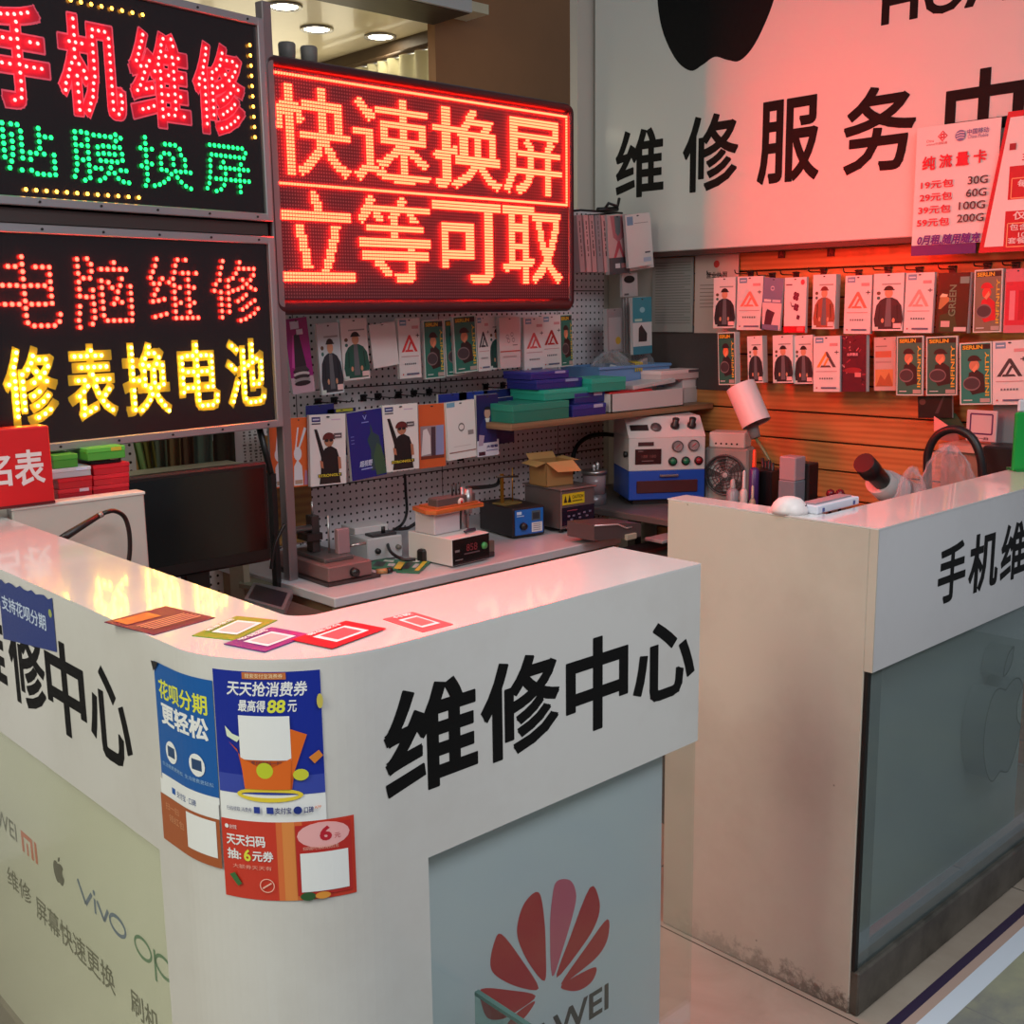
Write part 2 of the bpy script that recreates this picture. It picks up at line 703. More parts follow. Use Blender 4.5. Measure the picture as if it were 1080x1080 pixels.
# ================================================================== SETTING
YB = 3.10        # pegboard wall
XR = 3.60        # slatted wood wall
m_floor = mat_floor('floor_tile', (166, 154, 140), (148, 134, 120), 0.80, 0.12, (60, 54, 48), ox=0.42, oy=-0.19)
m_corr = mat_floor('corridor_marble', (120, 120, 118), (156, 156, 130), 0.8, 0.06, (120, 120, 116), ox=0.2, oy=0.1)
fl = MB()
fl.box(-2.5, 3.6, 1.026, 6.2, -0.05, 0, m_floor)
fl.box(3.6, 5.0, 3.5, 6.2, -0.05, 0, m_floor)
structure('floor', fl)
structure('floor_corridor', MB().box(-2.5, 5, -3, 0.937, -0.05, 0, m_corr))
structure('trim_1', MB().box(-2.5, 5, 1.004, 1.026, -0.05, 0.0005, M((52, 40, 66), 0.2)))
structure('trim_2', MB().box(-2.5, 5, 0.982, 1.004, -0.05, 0.0003, M((176, 150, 138), 0.2)))
structure('trim_3', MB().box(-2.5, 5, 0.937, 0.982, -0.05, 0.0006, M((206, 214, 226), 0.12)))

m_peg = mat_pegboard()
m_panel_dk = M((58, 52, 52), 0.5)
pb = MB()
pb.box(0.2, 3.42, YB, YB + 0.02, 0, 1.885, m_peg)
for z in (0.93, 1.25, 1.57):
    pb.box(0.2, 3.42, YB - 0.0008, YB, z, z + 0.004, M((60, 54, 54)))
for x in (0.75, 1.35, 1.95, 2.55, 3.15):
    pb.box(x, x + 0.003, YB - 0.0008, YB, 0, 1.885, M((84, 76, 76)))
structure('wall_back', pb)

m_slat = mat_wood('slat_wood', (200, 132, 74), (168, 100, 52), 1.0, 0.4)
wr = MB()
zz = 0.081 - 0.1035
wr.box(XR, XR + 0.03, 2.96, 3.235, 0, 3.0, M((176, 168, 160), 0.5))
while zz < 3.0:
    wr.box(XR, XR + 0.03, 1.12, 2.96, max(0, zz + 0.003), zz + 0.1005, m_slat, 0.002)
    zz += 0.1035
wr.box(XR + 0.02, XR + 0.05, 1.12, 3.235, 0, 3.0, M((40, 24, 16)))
structure('wall_right', wr)
structure('pillar', MB().box(3.415, 3.62, 3.24, 3.28, 0, 3.2, M((206, 198, 188), 0.4)))
m_brown = mat_laminate('brown_wall', (166, 112, 66), (150, 100, 58), 0.5, 1.5)
structure('wall_partition', MB().box(3.27, 4.6, 3.95, 4.0, 0, 3.2, m_brown))
m_ceil = mat_laminate('cream_ceiling', (232, 220, 188), (214, 200, 164), 0.35, 1.2)
structure('ceiling', MB().box(-0.5, 3.45, 3.8, 7.5, 2.76, 2.8, m_ceil))
structure('beam', MB().box(-0.5, 3.27, 3.72, 3.96, 2.72, 3.3, M((58, 46, 38))).box(-0.5, 3.27, 3.705, 3.72, 2.722, 3.3, M((196, 198, 198), 0.3)))
structure('wall_far', MB().box(-0.5, 3.45, 7.5, 7.55, 0, 2.8, M((214, 196, 150))).box(-0.5, 1.2, 4.5, 4.55, 0, 2.2, M((190, 180, 160))))
# window side of the neighbouring room, with its curtain
XW = 3.42
wn = MB()
wn.box(XW, XW + 0.05, 3.98, 7.5, 0, 1.2, M((200, 184, 150)))
wn.box(XW, XW + 0.05, 3.98, 7.5, 2.70, 2.8, M((92, 74, 58)))
for y in (4.02, 5.1, 6.2):
    wn.box(XW - 0.01, XW + 0.05, y, y + 0.04, 1.2, 2.7, M((92, 74, 58)))
structure('window_1', wn)
structure('window_2', MB().box(XW + 0.06, XW + 0.07, 4.0, 7.5, 1.2, 2.7, emis('bright_day', (1.0, 0.88, 0.6), 2.2)))
cu = MB()
prof = []
for k in range(61):
    t = k / 60
    prof.append((XW - 0.035 + 0.018 * math.sin(t * 42 + math.sin(t * 9)), 4.06 + 0.62 * t))
vs = [(a, b, 1.3) for a, b in prof] + [(a, b, 2.67) for a, b in prof]
cu.add(vs, [[k, k + 1, 61 + k + 1, 61 + k] for k in range(60)], M((224, 216, 176), 0.8), True)
t = thing('curtain', 'cream pleated curtain at the bright window above the red lamp matrix display', 'curtain', (XW - 0.035, 4.4, 1.3))
wpart('cloth', cu, t)
wpart('curtain_rail', MB().tube([(XW - 0.03, 4.0, 2.685), (XW - 0.03, 5.3, 2.685)], 0.012, M((90, 70, 52))), t)
m_down = emis('downlight_glow', (1.0, 0.9, 0.66), 22)
for px, py, lb in ((300, 6, 'recessed downlight in the cream ceiling, leftmost of the three'), (334, 30, 'recessed downlight in the cream ceiling, middle one and lowest left of the beam'), (401, 38, 'recessed downlight in the cream ceiling, right one beside the window')):
    p = at(px, py, z=2.76)
    t = thing('downlight', lb, 'light', p, group='ceiling downlights')
    MB().lathe([(0.075, 0), (0.075, -0.008), (0.06, -0.008), (0.056, 0)], (0, 0, 0), METAL, 24).build('trim_ring', t)
    MB().lathe([(0.056, -0.004), (0.0001, -0.012)], (0, 0, 0), m_down, 24).build('lens', t)

# ================================================================== LEFT SERVICE COUNTER
ZC = 1.067
CX, CY, CR = 0.847, 1.352, 0.205
m_white = mat_laminate('counter_white', (216, 213, 209), (202, 196, 190), 0.16, 2.2)
m_top = mat_laminate('counter_top_white', (222, 218, 216), (212, 206, 204), 0.22, 1.6, coat=0.9)
lc = thing('service_counter', 'white L-shaped repair counter with rounded corner and black lettering, in front', 'counter', (0.85, 1.35, 0))


def lshape(z0, z1, mat, mb, ins=0.0):
    R = CR - ins
    arc = [(CX + R * math.cos(a), CY + R * math.sin(a)) for a in [PI + PI / 2 * k / 24 for k in range(25)]]
    inn = [(0.870 + 0.04 * math.cos(a) , 1.387 + 0.04 * math.sin(a)) for a in [1.5 * PI - PI / 2 * k / 8 for k in range(9)]]
    pts = [(0.642 + ins, 3.0)] + arc + [(1.515 - ins, 1.147 + ins), (1.515 - ins, 1.347)] + inn + [(0.83, 3.0)]
    n = len(pts)
    # walls plus caps built as strips between outer and inner runs
    vs = [(a, b, z0) for a, b in pts] + [(a, b, z1) for a, b in pts]
    fs = [[k, (k + 1) % n, n + (k + 1) % n, n + k] for k in range(n)]
    out = list(range(0, 28))                    # outer run
    inr = list(range(n - 1, 27, -1))            # inner run, same direction
    def cap(o):
        r = []
        i = j = 0
        while i < len(out) - 1 or j < len(inr) - 1:
            if j >= len(inr) - 1 or (i < len(out) - 1 and i / (len(out) - 1) <= j / (len(inr) - 1)):
                r.append([o + out[i], o + out[i + 1], o + inr[j]])
                i += 1
            else:
                r.append([o + inr[j], o + out[i], o + inr[j + 1]])
                j += 1
        return r
    mb.add(vs, fs, mat)
    mb.add(vs, cap(0) + cap(n), mat)
    return mb


HB = wpart('header_band', lshape(0.745, ZC - 0.004, m_white, MB()), lc)
wpart('countertop', lshape(ZC - 0.004, ZC, m_top, MB()), lc)
# solid corner pier below the header
arc = [(CX + (CR) * math.cos(a), CY + (CR) * math.sin(a)) for a in [PI + PI / 2 * k / 24 for k in range(25)]]
pier = MB().prism([(0.642, 1.437)] + arc + [(0.902, 1.147), (0.902, 1.347), (0.83, 1.437)], 0, 0.745, m_white)
wpart('corner_pier', pier, lc)
m_lightbox = mat_laminate('lightbox_panel', (236, 232, 212), (228, 226, 204), 0.3, 1.2)
bk = MB().box(0.665, 0.70, 1.437, 3.0, 0.08, 0.742, m_lightbox).box(0.655, 0.83, 1.437, 3.0, 0, 0.08, M((150, 140, 128)))
SP = wpart('side_panel', bk, lc, 'pale greenish panel printed with phone brand names')
m_logo_bg = M((206, 206, 218), 0.25)
lp = MB().box(0.902, 1.455, 1.178, 1.2, 0.06, 0.745, m_logo_bg).box(0.902, 1.455, 1.16, 1.3, 0, 0.06, M((170, 160, 150)))
FP = wpart('front_panel', lp, lc, 'pale grey panel with a red petal emblem')
m_glass = mat_glass('clear_glass', refl=1.0)
wpart('front_glass', MB().box(0.902, 1.512, 1.150, 1.155, 0.0, 0.745, m_glass), lc)
wpart('side_glass', MB().box(0.648, 0.652, 1.437, 3.0, 0.0, 0.742, mat_glass('side_glass', (0.97, 0.985, 0.965), 0.7, 0.0, 0.14)), lc)

# header lettering on both arms
mb = MB()
a = Art(mb, face_map((0, 1.147, 0), (1, 0, 0), (0, 0, 1), (0, -1, 0)), step=0, base=0.0004)
for ch, x0, z0, x1, z1 in (('维', 0.832, 0.845, 0.998, 1.000), ('修', 1.004, 0.848, 1.166, 0.998), ('中', 1.180, 0.838, 1.326, 0.992), ('心', 1.338, 0.846, 1.502, 0.984)):
    a.text(ch, x0, z0, x1, z1, INK, 0.028)
wpart('lettering', mb, HB, 'black repair-centre lettering')
mb = MB()
a = Art(mb, face_map((0.642, 0, 0), (0, -1, 0), (0, 0, 1), (-1, 0, 0)), step=0, base=0.0004)
for ch, y0, z0, y1, z1 in (('维', 2.17, 0.838, 2.015, 0.99), ('修', 1.995, 0.832, 1.828, 0.99), ('中', 1.822, 0.830, 1.664, 0.989), ('心', 1.650, 0.836, 1.503, 0.985)):
    a.text(ch, -y0, z0, -y1, z1, INK, 0.024)
wpart('lettering', mb, HB, 'black repair-centre lettering')

# brand names and services on the side panel
mb = MB()
a = Art(mb, face_map((0.665, 0, 0), (0, -1, 0), (0, 0, 1), (-1, 0, 0)), step=0, base=0.0004)
GREY = M((112, 112, 92), 0.6)
MI = M((222, 120, 84), 0.6)
VB = M((104, 124, 150), 0.6)
OG = M((96, 140, 104), 0.6)


def mark(label, draw):
    mb = MB()
    draw(Art(mb, face_map((0.665, 0, 0), (0, -1, 0), (0, 0, 1), (-1, 0, 0)), step=0, base=0.0004))
    wpart('lettering', mb, SP, label)


def m_mi(a):
    a.poly([(-2.095, 0.495), (-2.095, 0.538), (-2.036, 0.538), (-2.036, 0.495), (-2.048, 0.495), (-2.048, 0.528), (-2.083, 0.528), (-2.083, 0.495)], MI)
    a.rect(-2.070, 0.495, -2.061, 0.520, MI)
    a.rect(-2.028, 0.495, -2.016, 0.538, MI)


def m_apple(a):
    a.poly([(-1.913 + x * 0.050, 0.497 + y * 0.042) for x, y in APPLE], M((92, 92, 76), 0.6))
    a.poly([(-1.913 + x * 0.050, 0.497 + y * 0.042) for x, y in LEAF], M((92, 92, 76), 0.6))


def m_v(a):
    a.line([(-1.826, 0.541), (-1.797, 0.505), (-1.768, 0.535)], 0.008, VB)
    a.line([(-1.757, 0.531), (-1.757, 0.503)], 0.008, VB)
    a.ell(-1.757, 0.542, 0.005, 0.005, VB)
    a.line([(-1.747, 0.531), (-1.722, 0.505), (-1.703, 0.531)], 0.008, VB)
    a.ring(-1.668, 0.519, 0.033, 0.019, 0.007, VB)


def m_op(a):
    a.ring(-1.575, 0.519, 0.032, 0.020, 0.006, OG)
    a.ring(-1.502, 0.519, 0.032, 0.020, 0.006, OG)
    a.line([(-1.534, 0.536), (-1.534, 0.482)], 0.007, OG)


mark('grey brand name at the far end', lambda a: a.text('HUAWEI', -2.36, 0.502, -2.12, 0.540, M((120, 120, 100), 0.6), 0.01))
mark('orange brand mark', m_mi)
mark('grey apple mark', m_apple)
mark('blue brand name', m_v)
mark('green brand name', m_op)
mark('grey repair lettering', lambda a: a.text('维修', -2.20, 0.385, -2.072, 0.428, GREY, 0.01))
mark('grey screen replacement lettering', lambda a: a.text('屏幕快速更换', -2.05, 0.375, -1.700, 0.424, GREY, 0.012))
mark('grey flashing service lettering', lambda a: a.text('刷机', -1.640, 0.378, -1.535, 0.424, GREY, 0.012))

# red petal emblem
mb = MB()
a = Art(mb, face_map((0, 1.178, 0), (1, 0, 0), (0, 0, 1), (0, -1, 0)), step=0, base=0.0004)
PET = M((186, 30, 44), 0.4)
PET2 = M((206, 92, 118), 0.4)
for shp, mt in (([(530, 602), (575, 598), (595, 640), (588, 700), (550, 830), (515, 920), (508, 760), (515, 660)], PET2),
                ([(470, 638), (488, 720), (494, 840), (490, 935), (440, 880), (402, 800), (400, 740), (425, 670)], PET),
                ([(345, 778), (410, 860), (470, 960), (400, 955), (330, 920), (308, 880), (320, 810)], PET),
                ([(278, 962), (370, 966), (460, 985), (400, 1035), (350, 1062), (300, 1060), (278, 1010)], PET),
                ([(642, 622), (672, 660), (670, 720), (630, 800), (530, 925), (575, 790)], PET),
                ([(700, 728), (702, 790), (670, 850), (600, 910), (545, 945), (630, 820)], PET),
                ([(663, 890), (650, 935), (610, 965), (570, 968), (545, 952), (610, 910)], PET),
                ([(458, 1002), (430, 1050), (390, 1085), (365, 1080), (400, 1040)], PET)):
    P_ = [at(420 + px / 3.176, 740 + py / 3.176, y=1.178) for px, py in shp]
    out = spline([(p.x, p.z) for p in P_], 4)
    c = (sum(p[0] for p in out) / len(out), sum(p[1] for p in out) / len(out))
    a.poly(out, mt)
a.text('HUAWEI', 1.02, 0.300, 1.315, 0.350, M((70, 62, 62), 0.5), 0.02)
wpart('emblem', mb, FP, 'dark red petal emblem above grey lettering')

# posters wrapped round the corner: s = length along the curve, z = height
def wrap(s, z, d):
    L = PI / 2 * CR
    if s < 0:
        return Vector((0.642 - d, CY - s, z))
    if s > L:
        return Vector((CX + s - L, 1.147 - d, z))
    an = PI + s / CR
    return Vector((CX + (CR + d) * math.cos(an), CY + (CR + d) * math.sin(an), z))


def poster(name, label, s0, z0, s1, z1, draw, cat='poster'):
    mb = MB()
    a = Art(mb, wrap, step=0.00013, base=0.0009, cut=0.008)
    draw(a)
    c = wrap((s0 + s1) / 2, z0, 0)
    return wobj(name, mb, c, label, cat)


WH = M((236, 236, 236), 0.4)
YE = M((226, 226, 70), 0.4)


def d_blue(a):
    a.rect(-0.058, 0.866, 0.079, 1.034, M((22, 92, 168), 0.3), 12)
    a.rect(-0.056, 0.862, 0.079, 0.872, WH, 12)
    a.text('花呗分期', -0.047, 0.984, 0.068, 1.012, YE, 0.02)
    a.text('更轻松', -0.044, 0.948, 0.068, 0.980, WH, 0.035)
    for s in (-0.022, 0.042):
        a.ell(s, 0.911, 0.016, 0.016, WH)
        a.rect(s - 0.010, 0.904, s + 0.010, 0.919, M((40, 70, 110), 0.4), 4)
        a.text('生活缴费更轻松', s - 0.028, 0.886, s + 0.030, 0.892, M((150, 186, 224), 0.4))
    a.rect(-0.060, 0.842, 0.078, 0.864, WH, 12)
    a.rect(-0.026, 0.851, -0.016, 0.860, M((30, 90, 170), 0.4))
    a.text('支付宝 · 口碑', -0.012, 0.850, 0.036, 0.860, M((30, 70, 140), 0.4))
    a.rect(-0.062, 0.772, 0.078, 0.842, M((170, 88, 46), 0.35), 12)
    a.text('扫一扫', -0.048, 0.822, -0.010, 0.832, M((214, 150, 110), 0.4))
    a.text('领红包', -0.040, 0.806, 0.004, 0.817, M((214, 150, 110), 0.4))
    a.rect(0.012, 0.786, 0.072, 0.838, WH, 6)
    a.poly([(-0.062, 1.034), (-0.040, 1.036), (-0.056, 1.020)], M((40, 36, 34), 0.6))


def d_main(a):
    BL = M((24, 44, 150), 0.3)
    a.rect(0.081, 0.846, 0.224, 1.051, WH, 14)
    a.rect(0.081, 0.884, 0.224, 1.051, BL, 14)
    a.poly([(0.081 + 0.143 * k / 12, 0.884) for k in range(13)] + [(0.081 + 0.143 * (12 - k) / 12, 0.910) for k in range(13)], M((58, 74, 168), 0.3))
    a.text('天天抢消费券', 0.101, 1.018, 0.207, 1.038, WH, 0.02, 0.15)
    a.text('最高得', 0.116, 0.997, 0.153, 1.013, WH, 0.02, 0.15)
    a.text('88', 0.155, 0.996, 0.179, 1.014, YE, 0.03, 0.15)
    a.text('元', 0.181, 0.997, 0.193, 1.013, WH, 0.02, 0.15)
    a.rect(0.124, 1.041, 0.181, 1.050, M((196, 110, 60), 0.4), 4)
    a.text('搜索支付宝消费券', 0.128, 1.0425, 0.177, 1.0485, M((250, 226, 180), 0.4))
    OR, OR2 = M((226, 106, 34), 0.35), M((198, 84, 26), 0.35)
    a.ring(0.152, 0.884, 0.044, 0.010, 0.006, M((232, 206, 60), 0.35))
    a.poly([(0.100, 0.955), (0.112, 0.945), (0.122, 0.892), (0.182, 0.892), (0.190, 0.940), (0.202, 0.962), (0.187, 0.968), (0.180, 0.950), (0.118, 0.935)], OR2)
    a.poly([(0.182, 0.905), (0.204, 0.966), (0.182, 0.975)], OR)
    a.poly([(0.096, 0.976), (0.106, 0.966), (0.118, 0.962), (0.112, 0.955), (0.098, 0.962)], M((222, 232, 206), 0.4))
    a.rect(0.116, 0.932, 0.183, 0.992, WH, 6)                 # plain ticket
    a.text('支付宝扫一扫', 0.130, 0.9255, 0.170, 0.931, M((60, 60, 80), 0.4))
    a.poly([(0.116, 0.935), (0.150, 0.918), (0.183, 0.935), (0.180, 0.892), (0.120, 0.892)], OR)
    a.ell(0.148, 0.918, 0.011, 0.011, M((196, 206, 50), 0.35))
    a.ell(0.194, 0.912, 0.010, 0.008, M((206, 206, 60), 0.35))
    a.poly([(0.205, 0.935), (0.218, 0.944), (0.223, 0.936), (0.212, 0.926)], M((220, 130, 50), 0.4))
    a.ell(0.222, 1.010, 0.004, 0.010, M((206, 190, 90), 0.35))
    a.text('扫码领取 消费券', 0.092, 0.860, 0.128, 0.866, M((40, 50, 110), 0.4))
    a.rect(0.131, 0.859, 0.139, 0.868, M((40, 60, 150), 0.4))
    a.rect(0.148, 0.859, 0.157, 0.868, M((40, 60, 150), 0.4))
    a.text('支付宝', 0.159, 0.859, 0.180, 0.868, M((30, 40, 110), 0.4), 0.02)
    a.ell(0.188, 0.8635, 0.0055, 0.0055, M((30, 50, 130), 0.4))
    a.text('口碑', 0.196, 0.859, 0.208, 0.868, M((30, 40, 110), 0.4), 0.02)
    a.text('APP', 0.209, 0.864, 0.218, 0.868, M((230, 110, 40), 0.4))


def d_red(a):
    RD = M((206, 58, 40), 0.35)
    a.rect(0.080, 0.735, 0.260, 0.846, RD, 16)
    a.rect(0.158, 0.735, 0.192, 0.846, M((222, 112, 60), 0.35), 4)
    a.rect(0.166, 0.735, 0.182, 0.846, M((226, 140, 72), 0.35), 2)
    a.text('天天扫码', 0.087, 0.810, 0.143, 0.826, WH, 0.025)
    a.text('抽:', 0.087, 0.790, 0.108, 0.805, WH, 0.025)
    a.text('6', 0.112, 0.789, 0.122, 0.806, YE, 0.03)
    a.text('元券', 0.124, 0.790, 0.153, 0.805, WH, 0.025)
    a.text('大额券天天有', 0.095, 0.778, 0.150, 0.784, M((240, 170, 150), 0.4))
    a.ell(0.089, 0.836, 0.003, 0.003, WH)
    a.text('支付宝', 0.093, 0.833, 0.104, 0.839, WH)
    a.rect(0.183, 0.742, 0.255, 0.841, M((190, 44, 40), 0.35), 6)
    a.ell(0.219, 0.826, 0.034, 0.018, M((240, 176, 176), 0.35))
    a.text('6', 0.214, 0.817, 0.230, 0.838, M((190, 30, 50), 0.35), 0.04)
    a.text('元', 0.233, 0.819, 0.241, 0.826, M((190, 30, 50), 0.35))
    a.text('扫码即可领取消费红包', 0.192, 0.806, 0.238, 0.811, M((246, 190, 170), 0.4))
    a.rect(0.188, 0.747, 0.250, 0.802, WH, 6)                 # plain white square
    a.ring(0.143, 0.757, 0.010, 0.010, 0.0012, M((240, 190, 170), 0.4))
    a.line([(0.137, 0.753), (0.149, 0.761)], 0.002, M((240, 190, 170), 0.4))
    a.poly([(0.090, 0.768), (0.098, 0.772), (0.108, 0.757), (0.102, 0.753)], M((60, 110, 60), 0.4))
    a.ell(0.196, 0.741, 0.010, 0.006, M((50, 90, 50), 0.4))
    a.ell(0.215, 0.741, 0.010, 0.005, M((226, 150, 60), 0.4))


poster('advertising_poster', 'blue poster offering instalments, with brown lower part, wrapped on the counter corner', -0.06, 0.772, 0.079, 1.034, d_blue)
poster('advertising_poster', 'dark blue coupon poster with an orange wallet picture on the counter corner', 0.081, 0.846, 0.224, 1.051, d_main)
poster('advertising_poster', 'red coupon sticker offering 6 yuan, lowest on the counter corner', 0.08, 0.735, 0.26, 0.846, d_red)


def d_torn(a):
    BL = M((28, 52, 124), 0.4)
    top = [(-0.66 + 0.249 * k / 14, 1.046 + 0.010 * (k / 14) + 0.003 * math.sin(k * 2.3)) for k in range(15)]
    a.poly([(-0.66, 0.938)] + [(-0.411, 0.968)] + top[::-1], BL)
    a.text('支持花呗分期', -0.65, 0.995, -0.448, 1.022, M((196, 210, 232), 0.4), 0.015)
    a.ell(-0.425, 1.030, 0.007, 0.007, M((160, 170, 90), 0.4))


poster('advertising_poster', 'torn dark blue sticker above the lettering on the left counter side', -0.66, 0.94, -0.41, 1.05, d_torn)

# flat cards on the counter top
def card(label, px4, cols, draw, dz=0.0, cat='card'):
    pts = [at(px, py, z=ZC) for px, py in px4]
    c = sum(pts, Vector()) / 4
    u = ((pts[1] - pts[0]) + (pts[2] - pts[3])) / 2
    v = ((pts[0] - pts[3]) + (pts[1] - pts[2])) / 2
    w, h = u.length, v.length
    an = math.atan2(u.y, u.x)
    mb = MB().box(-w / 2, w / 2, -h / 2, h / 2, 0, 0.0012, cols)
    a = Art(mb, face_map((0, 0, 0.0012), (1, 0, 0), (0, 1, 0), (0, 0, 1)), base=0.0007, step=0.0005)
    draw(a, w, h)
    o = mb.build('payment_card', None, (c.x, c.y, ZC + dz), an)
    tag(o, label, cat, 'payment cards on the counter')
    return o


def c_purple(a, w, h):
    a.rect(-w * .42, h * .12, w * .12, h * .42, M((190, 90, 60), 0.3))
    for k in range(5):
        a.rect(-w * .40, -h * (.02 + .08 * k), w * .38, -h * (.05 + .08 * k), M((210, 130, 120), 0.3))


def c_qr(inner, ttl):
    def f(a, w, h):
        a.rect(-w * .30, -h * .34, w * .30, h * .26, WH)
        a.rect(-w * .22, -h * .26, w * .22, h * .18, inner)
        a.text(ttl, -w * .30, h * .32, w * .30, h * .44, WH, 0.02)
    return f


card('dark purple printed card lying on the counter top left of the green one', [(116, 656), (180, 638), (222, 654), (156, 671)], M((96, 30, 62), 0.4), c_purple)
card('green framed payment card lying flat on the counter top', [(205, 671), (248, 650), (294, 655), (245, 676)], M((116, 146, 48), 0.4), c_qr(M((226, 190, 186), 0.3), '推荐使用'))
card('violet framed payment card between the green and red ones', [(237, 681), (285, 662), (330, 671), (278, 688)], M((106, 34, 120), 0.4), c_qr(M((232, 176, 180), 0.3), '收钱码'), 0.0008)
card('bright red payment card lying flat on the counter corner', [(308, 675), (367, 657), (405, 664), (350, 687)], M((196, 18, 40), 0.4), c_qr(M((232, 90, 100), 0.3), '微信支付'), 0.0016)
card('faded pink card, rightmost of the cards on the counter top', [(405, 652), (437, 647), (476, 658), (445, 669)], M((216, 90, 96), 0.4), c_qr(M((238, 110, 112), 0.3), '付款'))
# low glass plate before the logo panel
gp = MB().box(0.972, 0.980, 0.55, 1.135, 0.0, 0.505, mat_glass('green_glass', (0.72, 0.84, 0.80), 1.0))
gp.box(0.972, 0.980, 0.55, 1.135, 0.505, 0.511, M((70, 96, 92), 0.2))
wobj('glass_plate', gp, (0.976, 0.9, 0), 'upright greenish glass plate standing before the red petal emblem', 'glass')

# ================================================================== RIGHT COUNTER
m_side = mat_laminate('side_laminate', (205, 196, 182), (188, 176, 162), 0.30, 2.4, low_dirt=0.85, coat=0.1)
m_head = mat_laminate('head_laminate', (206, 204, 206), (194, 190, 192), 0.25, 2.0, coat=0.15)
rc = thing('service_counter', 'worn white counter with dirty side and apple emblem, at the right', 'counter', (2.0, 1.09, 0))
wpart('side_panel', MB().box(1.998, 2.068, 1.0995, 1.611, 0.0, ZC - 0.003, m_side, 0.002).box(1.998, 2.001, 1.081, 1.0995, 0.77, ZC - 0.003, m_side), rc)
FH = wpart('front_header', MB().box(2.0015, 2.96, 1.081, 1.0915, 0.77, ZC - 0.003, m_head).box(2.07, 2.96, 1.0915, 1.238, 0.78, ZC - 0.004, m_head), rc)
tp = MB().prism([(1.998, 1.080), (2.965, 1.080), (2.965, 1.239), (2.068, 1.239), (2.068, 1.612), (1.998, 1.612)], ZC - 0.003, ZC, m_top)
wpart('countertop', tp, rc)
m_plinth = mat_laminate('plinth', (88, 82, 74), (48, 44, 38), 0.35, 9.0, lo=0.4, hi=0.65, coat=0.1)
wpart('plinth', MB().box(2.0, 2.96, 1.079, 1.14, 0.0, 0.103, m_plinth, 0.004), rc, 'dirty grey plinth')
wpart('front_glass', MB().box(2.012, 2.96, 1.091, 1.097, 0.103, 0.77, mat_glass('front_glass', (0.86, 0.90, 0.90), 0.8, 0.22)), rc)
wpart('edge_seal', MB().box(1.999, 2.011, 1.0895, 1.0975, 0.103, 0.77, M((14, 13, 13), 0.6)), rc)
wpart('back_panel', MB().box(2.068, 2.96, 1.16, 1.18, 0.1, 0.78, mat_laminate('glass_back', (186, 194, 194), (170, 178, 178), 0.4, 1.6)), rc)
wpart('inner_lining', MB().box(2.0115, 2.0695, 1.0975, 1.0993, 0.103, 0.77, M((104, 112, 112), 0.5)).box(2.0685, 2.0705, 1.0993, 1.16, 0.103, 0.78, M((104, 112, 112), 0.5)), rc, 'grey lining behind the glass')
wpart('inner_shelf', MB().box(2.07, 2.95, 1.24, 1.60, 0.70, 0.72, M((190, 180, 168))), rc)
ap = MB()
ax_, az_, aw, ah = 2.705, 0.325, 0.225, 0.245
ap.prism([(ax_ + x * aw, az_ + y * ah) for x, y in APPLE], 1.102, 1.158, M((150, 156, 158), 0.3), 'y')
AE = wpart('apple_emblem', ap, rc, 'grey raised bitten-apple emblem')
ap = MB().prism([(ax_ - 0.02 + x * aw, az_ + 0.012 + y * ah) for x, y in LEAF], 1.102, 1.158, M((150, 156, 158), 0.3), 'y')
mb = MB()
a = Art(mb, face_map((0, 1.102, 0), (1, 0, 0), (0, 0, 1), (0, -1, 0)), step=0)
for out, ox, oz in ((APPLE, 0, 0), (LEAF, -0.02, 0.012)):
    q = [(ax_ + ox + x * aw, az_ + oz + y * ah) for x, y in out]
    a.line(q + [q[0]], 0.004, M((44, 48, 50), 0.4))
wpart('emblem_outline', mb, AE, 'dark outline')
wpart('emblem_leaf', ap, AE)
mb = MB()
a = Art(mb, face_map((0, 1.081, 0), (1, 0, 0), (0, 0, 1), (0, -1, 0)), step=0, base=0.0004)
for ch, x0, z0, x1, z1 in (('手', 2.262, 0.857, 2.392, 0.990), ('机', 2.408, 0.853, 2.560, 0.990), ('维', 2.574, 0.850, 2.715, 0.990), ('修', 2.735, 0.850, 2.88, 0.990)):
    a.text(ch, x0, z0, x1, z1, INK, 0.026)
wpart('lettering', mb, FH, 'black phone-repair lettering')

# ================================================================== LIGHT SIGNS
def raster(ch, w, h, bold=0.0, pad=0.0):
    """w x h boolean grid of a character, row 0 on top, stretched to the full cell"""
    vs, fs = glyphs(ch, bold)
    V = np.array(vs)
    lo, hi = V.min(0), V.max(0)
    V = (V - lo) / (hi - lo)
    V[:, 0] *= w
    V[:, 1] = (1 - V[:, 1]) * h
    g = np.zeros((h, w), bool)
    for f in fs:
        for k in range(1, len(f) - 1):
            A, B, C_ = V[f[0]], V[f[k]], V[f[k + 1]]
            x0, x1 = max(0, int(min(A[0], B[0], C_[0]) - 1)), min(w, int(max(A[0], B[0], C_[0]) + 2))
            y0, y1 = max(0, int(min(A[1], B[1], C_[1]) - 1)), min(h, int(max(A[1], B[1], C_[1]) + 2))
            if x1 <= x0 or y1 <= y0:
                continue
            X, Y = np.meshgrid(np.arange(x0, x1) + 0.5, np.arange(y0, y1) + 0.5)
            d1 = (B[0] - A[0]) * (Y - A[1]) - (B[1] - A[1]) * (X - A[0])
            d2 = (C_[0] - B[0]) * (Y - B[1]) - (C_[1] - B[1]) * (X - B[0])
            d3 = (A[0] - C_[0]) * (Y - C_[1]) - (A[1] - C_[1]) * (X - C_[0])
            g[y0:y1, x0:x1] |= ((d1 >= 0) & (d2 >= 0) & (d3 >= 0)) | ((d1 <= 0) & (d2 <= 0) & (d3 <= 0))
    return g


